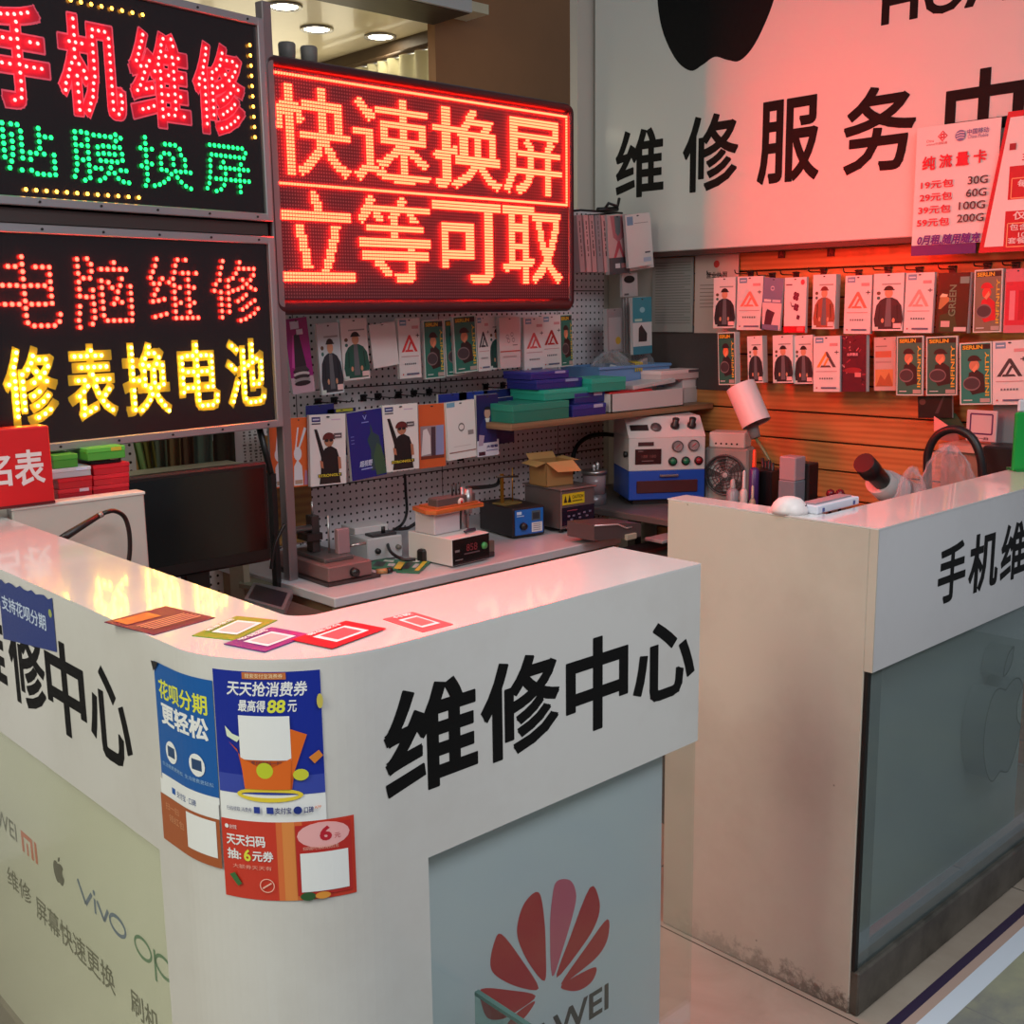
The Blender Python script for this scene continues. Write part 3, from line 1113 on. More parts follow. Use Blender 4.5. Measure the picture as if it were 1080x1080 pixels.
def thin(g):
    """stroke centre lines of a character grid"""
    g = np.pad(g, 1).astype(np.uint8)
    while True:
        changed = False
        for step in (0, 1):
            p = [np.roll(np.roll(g, -dy, 0), -dx, 1) for dy, dx in ((-1, 0), (-1, 1), (0, 1), (1, 1), (1, 0), (1, -1), (0, -1), (-1, -1))]
            n = sum(p)
            t = sum(((p[k] == 0) & (p[(k + 1) % 8] == 1)).astype(np.uint8) for k in range(8))
            if step == 0:
                c = (p[0] * p[2] * p[4] == 0) & (p[2] * p[4] * p[6] == 0)
            else:
                c = (p[0] * p[2] * p[6] == 0) & (p[0] * p[4] * p[6] == 0)
            kill = (g == 1) & (n >= 2) & (n <= 6) & (t == 1) & c
            if kill.any():
                changed = True
                g[kill] = 0
        if not changed:
            return g[1:-1, 1:-1] > 0


def stroke_dots(ch, w, h, gap):
    """bulb positions strung along the strokes of a character filling a w x h (metres) cell, origin bottom-left"""
    RH = 96
    RW = max(40, int(96 * w / h))
    sk = thin(raster(ch, RW, RH, -0.006))
    ys, xs = np.nonzero(sk)
    P = np.stack([(xs + 0.5) / RW * w, (1 - (ys + 0.5) / RH) * h], 1)
    # trace order: walk to the nearest unvisited pixel, drop a bulb each time the last one is a gap away
    out = []
    left = np.ones(len(P), bool)
    cur = None
    while left.any():
        idx = np.nonzero(left)[0]
        if cur is None:
            j = idx[np.argmin(P[idx, 0] - P[idx, 1])]
        else:
            d = np.hypot(P[idx, 0] - P[cur, 0], P[idx, 1] - P[cur, 1])
            j = idx[np.argmin(d)]
        left[j] = False
        cur = j
        if not out or min((P[j, 0] - a) ** 2 + (P[j, 1] - b) ** 2 for a, b in out) >= (gap * 0.93) ** 2:
            out.append((P[j, 0], P[j, 1]))
    return out


def bulbs(mb, pts, r, mat, n=6, y=-0.006, tip=0.005):
    """small domed bulbs standing out of a face that looks towards -y; pts (x, z)"""
    for x, z in pts:
        vs = [(x + r * math.cos(2 * PI * k / n), y, z + r * math.sin(2 * PI * k / n)) for k in range(n)] + [(x, y - tip, z)]
        mb.add(vs, [[k, (k + 1) % n, n] for k in range(n)], mat)


G_RED = emis('bulb_red', (1.0, 0.020, 0.012), 26)
G_PINK = emis('bulb_rose', (1.0, 0.055, 0.05), 18)
G_GREEN = emis('bulb_green', (0.015, 1.0, 0.17), 3.4)
G_YEL = emis('bulb_yellow', (1.0, 0.56, 0.05), 26)
G_AMB = emis('bulb_amber', (1.0, 0.40, 0.04), 10)
G_LED = emis('matrix_red', (1.0, 0.0094, 0.0038), 76)

M_FACE = M((30, 20, 23), 0.22)
S_R = 0.512
S_L = -0.36


def cell(px0, px1, pyt, pyb):
    s0 = at_sign(px0, (pyt + pyb) / 2)[0]
    s1 = at_sign(px1, (pyt + pyb) / 2)[0]
    return s0, s1


def row_z(px, pyt, pyb):
    return at_sign(px, pyb)[1], at_sign(px, pyt)[1]


def bulb_sign(label, z0, z1):
    t = thing('bulb_sign', label, 'sign', (SGP.x, SGP.y, z0), SGA)
    h = z1 - z0
    MB().box(S_L, S_R, 0.0, 0.045, 0, h, M_FACE).build('face_panel', t)
    fr = MB()
    f = 0.020
    fr.box(S_L, S_R, -0.010, 0.05, h - f, h, ALU, 0.002)
    fr.box(S_L, S_R, -0.010, 0.05, 0, f, ALU, 0.002)
    fr.box(S_R - f, S_R, -0.0104, 0.0505, 0, h, ALU, 0.002)
    fr.box(S_L, S_L + f, -0.0104, 0.0505, 0, h, ALU, 0.002)
    for k in range(6):
        s = S_L + 0.07 + k * 0.15
        fr.cyl((s, -0.0125, f / 2), 0.003, 0.004, BLACK, 'y', 8)
        fr.cyl((s, -0.0125, h - f / 2), 0.003, 0.004, BLACK, 'y', 8)
    fr.build('frame', t)
    return t


t = bulb_sign('upper bulb sign with pink and green glowing characters in an aluminium frame', 1.741, 2.252)
Z0 = 1.741
mbf, mbb = MB(), MB()
a = Art(mbf, face_map((0, 0, 0), (1, 0, 0), (0, 0, 1), (0, -1, 0)))
zb, zt = row_z(78, 13, 124)
O1, F1 = M((236, 96, 120), 0.3), M((206, 20, 52), 0.3)
c4 = ((-16, 53), (59, 131), (134, 199), (201, 257))
for (p0, p1), ch in zip(c4, '手机维修'):
    s0, s1 = cell(p0, p1, 13, 124)
    a.d = 0.0006
    a.text(ch, s0, zb - Z0, s1, zt - Z0, O1, 0.052)
    e = 0.004
    a.text(ch, s0 + e, zb - Z0 + e, s1 - e, zt - Z0 - e, F1, 0.034)
    e = 0.010
    mbb = MB()
    bulbs(mbb, [(s0 + e + x, zb - Z0 + e + z) for x, z in stroke_dots(ch, s1 - s0 - 2 * e, zt - zb - 2 * e, 0.0165)], 0.0044, G_PINK)
    mbb.build('bulb_lettering', t)['label'] = 'rose red bulb character'
mbf.build('lettering', t)
zb, zt = row_z(100, 136, 194)
mbb = MB()
for (p0, p1), ch in zip(((-2, 60), (73, 134), (142, 201), (212, 263)), '贴膜换屏'):
    s0, s1 = cell(p0, p1, 136, 194)
    mbb = MB()
    bulbs(mbb, [(s0 + x, zb - Z0 + z) for x, z in stroke_dots(ch, s1 - s0, zt - zb, 0.0150)], 0.0056, G_GREEN)
    mbb.build('bulb_lettering', t)['label'] = 'green bulb character'
mbb = MB()
for pts in ([at_sign(262 + 5.5 * k / 9, 48 + 97 * k / 9) for k in range(10)], [at_sign(26 + 119 * k / 11, 200 + 8.5 * k / 11) for k in range(12)], [at_sign(73 + 76 * k / 7, 0.5 + 15.5 * k / 7) for k in range(8)]):
    mbb = MB()
    bulbs(mbb, [(s, z - Z0) for s, z in pts], 0.0048, G_AMB)
    mbb.build('bulb_border', t)['label'] = 'row of amber bulbs'

t = bulb_sign('lower bulb sign with red and yellow glowing characters above the black monitor', 1.192, 1.702)
Z0 = 1.192
mbf, mbb = MB(), MB()
a = Art(mbf, face_map((0, 0, 0), (1, 0, 0), (0, 0, 1), (0, -1, 0)))
zb, zt = row_z(105, 268, 346)
for (p0, p1), ch in zip(((-8, 64), (76, 141), (152, 212), (222, 274)), '电脑维修'):
    s0, s1 = cell(p0, p1, 268, 346)
    mbb = MB()
    bulbs(mbb, [(s0 + x, zb - Z0 + z) for x, z in stroke_dots(ch, s1 - s0, zt - zb, 0.0165)], 0.0056, G_RED)
    mbb.build('bulb_lettering', t)['label'] = 'red bulb character'
zb, zt = row_z(100, 362, 444)
F2 = M((176, 150, 40), 0.3)
mbb = MB()
for (p0, p1), ch in zip(((2, 61), (70, 123), (129, 180), (188, 232), (238, 281)), '修表换电池'):
    s0, s1 = cell(p0, p1, 362, 444)
    a.d = 0.0006
    a.text(ch, s0, zb - Z0, s1, zt - Z0, F2, 0.034)
    e = 0.007
    mbb = MB()
    bulbs(mbb, [(s0 + e + x, zb - Z0 + e + z) for x, z in stroke_dots(ch, s1 - s0 - 2 * e, zt - zb - 2 * e, 0.0165)], 0.0050, G_YEL)
    mbb.build('bulb_lettering', t)['label'] = 'yellow bulb character'
mbf.build('lettering', t)

# the metal stand that carries both bulb signs
t = thing('sign_stand', 'square metal post carrying the two bulb signs beside the work table', 'stand', (SGP.x + SGD.x * 0.535, SGP.y + SGD.y * 0.535, 0), SGA)
MB().box(-0.018, 0.012, 0.0, 0.03, 0, 2.30, M((150, 138, 140), 0.35, 0.7), 0.002).build('post', t)
MB().box(-0.92, -0.024, 0.012, 0.045, 1.704, 1.739, M((86, 74, 72), 0.4, 0.6), 0.002).build('crossbar', t)
MB().box(-0.05, -0.034, 0.02, 0.04, 0, 1.06, BLACK).tube([(-0.075, 0.03, 1.19), (-0.036, 0.03, 1.03)], 0.009, BLACK, 6).build('strut', t)
MB().box(-0.08, 0.08, -0.12, 0.14, 0, 0.012, BLACK).build('foot', t)

# big red matrix display
LX1, LZ1 = 2.794, 2.1335
PXX, PZZ = 0.00878, 0.00915
YL = 2.70
t = thing('matrix_display', 'large red lamp matrix display with a maroon frame above the hanging packs', 'sign', (2.24, YL, 1.495))
fr = MB()
fx0, fx1, fz0, fz1 = 1.64, 2.815, 1.495, 2.172
m_mar = M((58, 14, 20), 0.3)
rr = 0.03
def rrect(x0, x1, z0, z1, r, n=6):
    o = []
    for cx, cz, a0 in ((x1 - r, z1 - r, 0), (x0 + r, z1 - r, 90), (x0 + r, z0 + r, 180), (x1 - r, z0 + r, 270)):
        for k in range(n + 1):
            an = math.radians(a0 + 90 * k / n)
            o.append((cx + r * math.cos(an), cz + r * math.sin(an)))
    return o
o1 = rrect(fx0, fx1, fz0, fz1, rr)
o2 = rrect(fx0 + 0.03, fx1 - 0.016, fz0 + 0.042, fz1 - 0.03, 0.006)
n = len(o1)
vs = [(x, YL + 0.09, z) for x, z in o1] + [(x, YL - 0.004, z) for x, z in o1] + [(x, YL - 0.016, z) for x, z in [(p[0] * .7 + q[0] * .3, p[1] * .7 + q[1] * .3) for p, q in zip(o1, o2)]] + [(x, YL - 0.002, z) for x, z in o2] + [(x, YL + 0.02, z) for x, z in o2]
fs = []
for j in range(4):
    fs += [[j * n + k, j * n + (k + 1) % n, (j + 1) * n + (k + 1) % n, (j + 1) * n + k] for k in range(n)]
fr.add(vs, fs, m_mar, True)
fr.add([(x, YL + 0.09, z) for x, z in o1], [list(range(n))], BLACK)
wpart('frame', fr, t)


def mat_matrix():
    m, b, N, ln = nodes('matrix_face')
    g = N('NewGeometry')
    sp = N('SeparateXYZ')
    ln(g.outputs['Position'], sp.inputs[0])
    def cellm(o, org, pitch):
        s = N('Math', operation='SUBTRACT')
        s.inputs[1].default_value = org
        ln(o, s.inputs[0])
        q = N('Math', operation='DIVIDE')
        q.inputs[1].default_value = pitch
        ln(s.outputs[0], q.inputs[0])
        f = N('Math', operation='FRACT')
        ln(q.outputs[0], f.inputs[0])
        c = N('Math', operation='SUBTRACT')
        c.inputs[1].default_value = 0.5
        ln(f.outputs[0], c.inputs[0])
        p = N('Math', operation='POWER')
        p.inputs[1].default_value = 2
        ln(c.outputs[0], p.inputs[0])
        return p
    ad = N('Math', operation='ADD')
    ln(cellm(sp.outputs['X'], LX1 - 200 * PXX, PXX).outputs[0], ad.inputs[0])
    ln(cellm(sp.outputs['Z'], LZ1 - 200 * PZZ, PZZ).outputs[0], ad.inputs[1])
    r = ramp(N, [(0.05, L3((140, 76, 80))), (0.09, L3((82, 12, 24)))])
    ln(ad.outputs[0], r.inputs[0])
    ln(r.outputs[0], b.inputs['Base Color'])
    b.inputs['Roughness'].default_value = 0.45
    return m


wpart('lamp_panel', MB().box(fx0 + 0.025, fx1 - 0.012, YL, YL + 0.02, fz0 + 0.035, fz1 - 0.025, mat_matrix()), t)
grid = np.zeros((64, 128), bool)


def colpx(px, py):
    return int(round((at(px, py, y=YL).x - (LX1 - 128 * PXX)) / PXX))


for ch, p0, p1, top in (('快', 284, 370, 1), ('速', 373, 454, 1), ('换', 456, 528, 1), ('屏', 531, 592, 1), ('立', 293, 373, 0), ('等', 376, 454, 0), ('可', 457, 528, 0), ('取', 531, 593, 0)):
    py = 170 if top else 265
    ca, cb = max(0, colpx(p0, py)), min(127, colpx(p1, py))
    ra, rb = (3, 29) if top else (33, 60)
    grid[ra:rb, ca:cb] |= raster(ch, cb - ca, rb - ra, 0.012)
grid[0, :] = True
grid[31, :] = True
grid[0:32, 127] = True
ys, xs = np.nonzero(grid)
mb = MB()
for r, c in zip(ys, xs):                       # oval lamps: an upright wedge throws its light sideways rather than down
    x, z = LX1 - 128 * PXX + (c + 0.5) * PXX, LZ1 - (r + 0.5) * PZZ
    hw, hh, y0_, y1_ = 0.0037, 0.0037, YL - 0.002, YL - 0.0075
    V_ = [(x - hw, y0_, z - hh), (x + hw, y0_, z - hh), (x, y1_, z - hh * .8), (x - hw, y0_, z + hh), (x + hw, y0_, z + hh), (x, y1_, z + hh * .8)]
    mb.add(V_, [(0, 2, 5, 3), (1, 4, 5, 2)], G_LED)
    mb.add([V_[k] for k in (0, 1, 2, 3, 4, 5)], [(0, 1, 2), (3, 5, 4)], M_FACE)
wpart('lit_lamps', mb, t)
wpart('bracket', MB().box(1.9, 1.94, YL + 0.085, YB, 2.02, 2.05, BLACK).box(1.9, 1.94, YB - 0.02, YB, 1.8, 2.05, BLACK), t)
wpart('bracket', MB().box(2.6, 2.64, YL + 0.085, YB, 2.02, 2.05, BLACK).box(2.6, 2.64, YB - 0.02, YB, 1.8, 2.05, BLACK), t)
# two grey canisters behind the top edge
for px, lb in ((303, 'grey canister behind the display top edge, left one next to the aluminium frame'), (326, 'grey canister behind the display top edge, right one')):
    p = at(px, 62, y=YL + 0.05)
    wobj('grey_canister', MB().lathe([(0.018, 0), (0.022, 0.002), (0.024, 0.045), (0.021, 0.05), (0.0001, 0.05)], (p.x, p.y, fz1), M((112, 108, 104), 0.5), 18), (p.x, p.y, fz1), lb, 'canister')

# ------------------------------------------------------------------ white sign board on the right wall
XBD = 3.50
t = thing('sign_board', 'large white board with black repair-service lettering and apple mark, on the right wall', 'sign', (XBD, 1.5, 1.715))
m_board = mat_laminate('sign_board_white', (214, 214, 208), (206, 206, 200), 0.28, 0.8, coat=0.15)
wpart('board', MB().box(XBD, XBD + 0.035, 1.12, 3.225, 1.718, 3.1, m_board, 0.003), t)
wpart('lower_trim', MB().box(XBD + 0.005, XR, 1.12, 3.22, 1.700, 1.718, M((70, 44, 38), 0.5)), t)
mb = MB()
a = Art(mb, face_map((XBD, 0, 0), (0, -1, 0), (0, 0, 1), (-1, 0, 0)))
for ch, y0, z0, y1, z1 in (('维', 3.110, 1.934, 2.862, 2.194), ('修', 2.770, 1.930, 2.515, 2.206), ('服', 2.432, 1.930, 2.178, 2.214), ('务', 2.088, 1.932, 1.830, 2.206), ('中', 1.735, 1.930, 1.49, 2.206), ('心', 1.40, 1.930, 1.14, 2.206)):
    a.text(ch, -y0, z0, -y1, z1, INK, 0.022)
wpart('lettering', mb, t)
mb = MB()
a = Art(mb, face_map((XBD, 0, 0), (0, -1, 0), (0, 0, 1), (-1, 0, 0)))
a.text('HUAWEI', -1.968, 2.388, -1.20, 2.525, INK, 0.02)
wpart('lettering', mb, t)
mb = MB()
mb.add([], [], INK)
a = Art(mb, face_map((XBD, 0, 0), (0, -1, 0), (0, 0, 1), (-1, 0, 0)))
a.poly([(-2.628 + x * 0.56, 2.372 + y * 0.56) for x, y in APPLE], INK)
a.poly([(-2.628 + x * 0.56, 2.372 + y * 0.56) for x, y in LEAF], INK)
wpart('apple_mark', mb, t)


def pb_x(x0, y0, x1, y1, X):
    """pixel box -> (a0, b0, a1, b1) with a = -y on the plane x = X"""
    xm, ym = (x0 + x1) / 2, (y0 + y1) / 2
    return -at(x0, ym, x=X).y, at(xm, y1, x=X).z, -at(x1, ym, x=X).y, at(xm, y0, x=X).z


def pb_y(x0, y0, x1, y1, Y):
    xm, ym = (x0 + x1) / 2, (y0 + y1) / 2
    return at(x0, ym, y=Y).x, at(xm, y1, y=Y).z, at(x1, ym, y=Y).x, at(xm, y0, y=Y).z


# data plan poster and red poster hanging in front of the board
XP = 3.475
y0, z0, y1, z1 = 1.812, 1.668, 1.545, 2.052
t = thing('tariff_poster', 'white mobile data tariff poster with red and purple text, on the white board', 'poster', (XP, 1.68, z0))
wpart('sheet', MB().box(XP, XP + 0.004, y1, y0, z0 + 0.02, z1, PAPER), t)
wpart('footer', MB().box(XP - 0.001, XP + 0.004, y1 + 0.055, y0, z0 - 0.012, z0 + 0.02, M((60, 34, 110), 0.4)), t)
mb = MB()
a = Art(mb, face_map((XP, 0, 0), (0, -1, 0), (0, 0, 1), (-1, 0, 0)))
def Q(x0, y0, x1, y1):
    return pb_x(960 + x0 / 6.35, 110 + y0 / 6.35, 960 + x1 / 6.35, 110 + y1 / 6.35, XP)
RT, PT, DK = M((206, 30, 50), 0.5), M((84, 30, 130), 0.5), M((58, 46, 50), 0.5)
a.text('China', *Q(110, 238, 160, 256), M((200, 40, 50), 0.5))
a.text('unicom中国联通', *Q(110, 255, 248, 273), M((190, 40, 50), 0.5))
q = Q(180, 178, 258, 246)
cx, cz, w = (q[0] + q[2]) / 2, (q[1] + q[3]) / 2, (q[2] - q[0]) / 2
for dx, dz in ((-.45, 0), (.45, 0), (0, .45), (0, -.45), (0, 0)):
    a.poly([(cx + (dx - .4) * w, cz + dz * w), (cx + dx * w, cz + (dz + .4) * w), (cx + (dx + .4) * w, cz + dz * w), (cx + dx * w, cz + (dz - .4) * w)], RT)
    a.poly([(cx + (dx - .18) * w, cz + dz * w), (cx + dx * w, cz + (dz + .18) * w), (cx + (dx + .18) * w, cz + dz * w), (cx + dx * w, cz + (dz - .18) * w)], PAPER)
q = Q(304, 170, 374, 248)
cx, cz, w = (q[0] + q[2]) / 2, (q[1] + q[3]) / 2, (q[2] - q[0]) / 2
GB = M((110, 116, 160), 0.5)
a.ell(cx, cz, w, w, GB)
for k in (-.45, 0, .45):
    a.line([(cx - w * .8, cz + k * w - w * .1), (cx, cz + k * w + w * .12), (cx + w * .8, cz + k * w - w * .02)], w * .12, PAPER)
a.text('中国移动', *Q(385, 158, 530, 196), GB, 0.015)
a.text('China Mobile', *Q(390, 198, 526, 222), GB)
for ch, x0 in zip('纯流量卡', (84, 196, 310, 428)):
    k = (x0 - 84) / 344
    a.text(ch, *Q(x0, 348 - 45 * k, x0 + 88, 442 - 50 * k), RT, 0.03)
for i, (p1, p2, gx) in enumerate((('19元包', '30G', 390), ('29元包', '60G', 378), ('39元包', '100G', 330), ('59元包', '200G', 318))):
    y = 506 + 85 * i
    ox = -9 * i
    a.text(p1, *Q(76 + ox, y, 294 + ox, y + 56), RT, 0.02)
    a.text(p2, *Q(gx, y - 28, 524 + ox, y + 26), DK, 0.012)
a.text('0月租,随用随充', *Q(52, 866, 476, 938), PT, 0.035, 0.2)
wpart('lettering', mb, t)

XP2 = 3.462
t = thing('tariff_poster', 'red poster with white boxes of text at the right end of the board', 'poster', (XP2, 1.4, 1.668))
wpart('sheet', MB().prism([(1.585, 1.655), (1.52, 2.062), (1.18, 2.06), (1.22, 1.655)], XP2, XP2 + 0.004, M((196, 30, 40), 0.45), 'x'), t)
mb = MB()
a = Art(mb, face_map((XP2, 0, 0), (0, -1, 0), (0, 0, 1), (-1, 0, 0)))
def Q2(x0, y0, x1, y1):
    return pb_x(960 + x0 / 6.35, 110 + y0 / 6.35, 960 + x1 / 6.35, 110 + y1 / 6.35, XP2)
RP = M((190, 22, 36), 0.45)
a.poly([(-1.568, 1.672), (-1.512, 2.045), (-1.20, 2.045), (-1.24, 1.672)], PAPER)
for x0, yy0, x1, yy1 in ((662, 385, 1300, 615), (632, 695, 1270, 962)):
    a.rect(*Q2(x0, yy0, x1, yy1), RP)
GD = M((240, 170, 120), 0.5)
for x0, yy0, x1, yy1 in ((680, 470, 1280, 606), (650, 780, 1250, 940)):
    q = Q2(x0, yy0, x1, yy1)
    a.line([(q[0], q[1]), (q[0], q[3]), (q[2], q[3]), (q[2], q[1]), (q[0], q[1])], 0.003, GD)
a.text('每月套餐', *Q2(722, 492, 1000, 545), PAPER, 0.02)
a.text('主卡', *Q2(752, 315, 860, 372), RP, 0.02)
a.text('仅售', *Q2(690, 712, 860, 768), PAPER, 0.02)
a.text('包含30G', *Q2(668, 795, 900, 840), PAPER, 0.01)
a.text('100分钟', *Q2(725, 846, 930, 888), PAPER, 0.01)
a.text('套餐外另计', *Q2(655, 886, 960, 928), PAPER, 0.01)
a.rect(*Q2(668, 262, 712, 306), M((150, 30, 40), 0.5))
wpart('lettering', mb, t)

# papers pinned to the right wall near the corner
t = thing('notice_sheet', 'grey sheet of small print pinned beside the corner of the wall', 'notice', (XR - 0.012, 2.88, 1.405))
wpart('sheet', MB().box(XR - 0.014, XR - 0.008, 2.778, 2.985, 1.405, 1.697, M((150, 146, 142), 0.5)), t)
mb = MB()
a = Art(mb, face_map((XR - 0.014, 0, 0), (0, -1, 0), (0, 0, 1), (-1, 0, 0)))
for k in range(23):
    z = 1.68 - k * 0.0108
    a.d = 0.0006
    a.rect(-2.968, z - 0.003, -2.79 - 0.03 * (k % 5 == 4), z, M((112, 108, 106), 0.6))
wpart('print', mb, t)
t = thing('certificate', 'pale pink licence sheet with a red emblem, pinned behind the first hanging pack', 'notice', (XR - 0.012, 2.67, 1.405))
wpart('sheet', MB().box(XR - 0.012, XR - 0.007, 2.565, 2.770, 1.402, 1.700, M((210, 176, 166), 0.5)), t)
mb = MB()
a = Art(mb, face_map((XR - 0.012, 0, 0), (0, -1, 0), (0, 0, 1), (-1, 0, 0)))
a.ell(-2.667, 1.665, 0.014, 0.014, M((200, 50, 44), 0.5))
a.text('营业执照', -2.715, 1.612, -2.615, 1.636, M((96, 70, 66), 0.5), 0.02)
for k in range(7):
    a.d = 0.0006
    a.rect(-2.745, 1.585 - k * 0.014, -2.66, 1.588 - k * 0.014, M((150, 116, 110), 0.5))
wpart('print', mb, t)
structure('painted_shade_band', MB().box(XR - 0.006, XR, 2.60, 3.10, 1.18, 1.43, M((70, 58, 58), 0.6)))  # dark sheet standing in for the shade on the wall below the papers

# ================================================================== HANGING PACKS
def pack(design, TL, TR, BL, plane, label, th=0.010, side=None, group=None, cat='phone accessory pack', name='hanging_accessory_pack'):
    ax, val = plane
    kw = {ax: val}
    p, q, r = at(*TL, **kw), at(*TR, **kw), at(*BL, **kw)
    rz = 0.0 if ax == 'y' else -PI / 2
    def lc2(v):
        return (v.x, v.z) if ax == 'y' else (-v.y, v.z)
    P, Qq, R_ = lc2(p), lc2(q), lc2(r)
    w = math.hypot(Qq[0] - P[0], Qq[1] - P[1])
    h = math.hypot(R_[0] - P[0], R_[1] - P[1])
    ro = math.atan2(Qq[1] - P[1], Qq[0] - P[0])
    c = (p + q) / 2
    mb = MB()
    mb.box(-w / 2, w / 2, 0, th, -h, 0, side or M((206, 200, 196), 0.5))
    a = Art(mb, lambda x, y, d: Vector((-w / 2 + x * w, -d, -h + y * h)), step=0.00015, base=0.0005)
    design(a)
    a.ell(0.5, 0.965, 0.05, 0.012, M((50, 46, 46), 0.5), 10)
    o = mb.build(name, None, c, rot=(0, -ro, rz))
    tag(o, label, cat, group or ('packs hanging on the pegboard' if ax == 'y' else 'packs hanging on the wood wall'))
    return o


PW = M((222, 216, 212), 0.35)
SKIN = M((206, 150, 116), 0.5)


def lines(a, col, x0, y0, x1, y1, n=1):
    for k in range(n):
        a.rect(x0, y0 - k * (y1 - y0) * 1.8, x1, y1 - k * (y1 - y0) * 1.8, col)


def person(a, cx, base, s, jacket, cap, shirt=None, arms=True):
    """simple printed half figure in a cap"""
    a.poly([(cx - 1.3 * .30 * s, base), (cx - 1.3 * .34 * s, base + .16 * s), (cx - 1.3 * .29 * s, base + .38 * s), (cx - 1.3 * .20 * s, base + .47 * s), (cx - 1.3 * .08 * s, base + .51 * s), (cx + 1.3 * .08 * s, base + .51 * s), (cx + 1.3 * .20 * s, base + .47 * s), (cx + 1.3 * .30 * s, base + .38 * s), (cx + 1.3 * .35 * s, base + .16 * s), (cx + 1.3 * .30 * s, base)], jacket)
    if shirt:
        a.poly([(cx - 1.3 * .05 * s, base + .50 * s), (cx + 1.3 * .05 * s, base + .50 * s), (cx + 1.3 * .08 * s, base + .04 * s), (cx - 1.3 * .08 * s, base + .04 * s)], shirt)
    a.ell(cx, base + .58 * s, .125 * s, .075 * s, SKIN, 14)
    a.ell(cx, base + .635 * s, .145 * s, .065 * s, cap, 14, 0, 180)
    a.rect(cx - 1.3 * .125 * s, base + .625 * s, cx + 1.3 * .135 * s, base + .642 * s, cap)
    if arms:
        a.ell(cx - 1.3 * .13 * s, base + .14 * s, .045 * s, .04 * s, SKIN, 8)
        a.ell(cx + 1.3 * .13 * s, base + .14 * s, .045 * s, .04 * s, SKIN, 8)
        a.line([(cx - 1.3 * .20 * s, base + .40 * s), (cx - 1.3 * .22 * s, base + .16 * s)], .02 * s, M((12, 16, 16), 0.5))
        a.line([(cx + 1.3 * .20 * s, base + .40 * s), (cx + 1.3 * .22 * s, base + .16 * s)], .02 * s, M((12, 16, 16), 0.5))


def d_man(jk, cap=(34, 24, 22), bg=None, shirt=(96, 100, 104)):
    def f(a):
        a.rect(0, 0, 1, 1, bg or PW)
        lines(a, M((150, 150, 146), 0.5), .28, .80, .90, .825)
        a.ell(.18, .66, .07, .032, M((96, 70, 50), 0.5), 10)
        a.ell(.18, .575, .06, .03, M((60, 104, 96), 0.5), 10)
        person(a, .52, .03, 1.08, M(jk, 0.5), M(cap, 0.5), M(shirt, 0.5))
        a.rect(.02, .015, .2, .07, M((206, 216, 206), 0.4))
        a.rect(.70, .05, .96, .13, M((236, 196, 190), 0.4))
    return f


def d_tri(c1, c2=None, plus=True, bg=None):
    c2 = c2 or c1
    def f(a):
        a.rect(0, 0, 1, 1, bg or PW)
        a.rect(.08, .88, .38, .975, M((110, 150, 176), 0.4))
        lines(a, M((220, 226, 230), 0.4), .12, .915, .34, .935)
        A, B = M(c1, 0.5), M(c2, 0.5)
        a.poly([(.12, .44), (.46, .72), (.50, .66), (.24, .44)], A)
        a.poly([(.46, .72), (.54, .72), (.86, .44), (.74, .44), (.50, .645)], B)
        a.poly([(.34, .44), (.42, .44), (.60, .60), (.52, .61)], A)
        a.poly([(.30, .475), (.62, .475), (.68, .44), (.27, .44)], B)
        if plus:
            a.rect(.80, .70, .96, .715, M((70, 60, 60), 0.5))
            a.rect(.865, .675, .895, .74, M((70, 60, 60), 0.5))
        lines(a, M((206, 150, 150), 0.5), .62, .82, .92, .87)
        lines(a, M((196, 150, 150), 0.5), .10, .36, .90, .372)
        for k in range(6):
            a.rect(.24 + .09 * k, .225, .29 + .09 * k, .255, M((110, 104, 110), 0.5))
        a.rect(.30, .055, .88, .085, M((96, 100, 124), 0.5))
        a.ell(.14, .07, .03, .015, M((190, 60, 60), 0.5), 8)
    return f


def d_green(bg=(28, 112, 96), body=(40, 26, 26), face=(200, 130, 96), title='SERLIN'):
    def f(a):
        a.rect(0, 0, 1, 1, M((206, 216, 206), 0.4))
        a.rect(.04, .02, .96, .98, M(bg, 0.4))
        a.rect(.08, .885, .96, .965, M((30, 24, 20), 0.4))
        a.text(title, .10, .89, .72, .955, M((216, 176, 46), 0.4), 0.04)
        a.ell(.46, .63, .16, .09, M(face, 0.5), 12)
        a.ell(.45, .71, .20, .085, M(body, 0.5), 12, 0, 180)
        a.poly([(.26, .70), (.36, .745), (.70, .72), (.68, .70)], M(body, 0.5))
        a.poly([(.22, .30), (.30, .52), (.55, .56), (.76, .48), (.80, .20), (.40, .16)], M(body, 0.5))
        a.ell(.38, .34, .27, .115, M((62, 54, 58), 0.5), 18)
        a.ring(.38, .34, .27, .115, .025, M((120, 104, 104), 0.5))
        a.poly([(.38, .56), (.54, .66), (.58, .60), (.46, .52)], M((226, 150, 110), 0.5))
        a.text('INFINITY', .80, .14, .92, .84, M((216, 186, 60), 0.4), 0.02, 0, True)
        a.rect(.64, .035, .94, .10, M((170, 160, 150), 0.4))
        lines(a, M((206, 222, 214), 0.4), .12, .065, .40, .08)
    return f


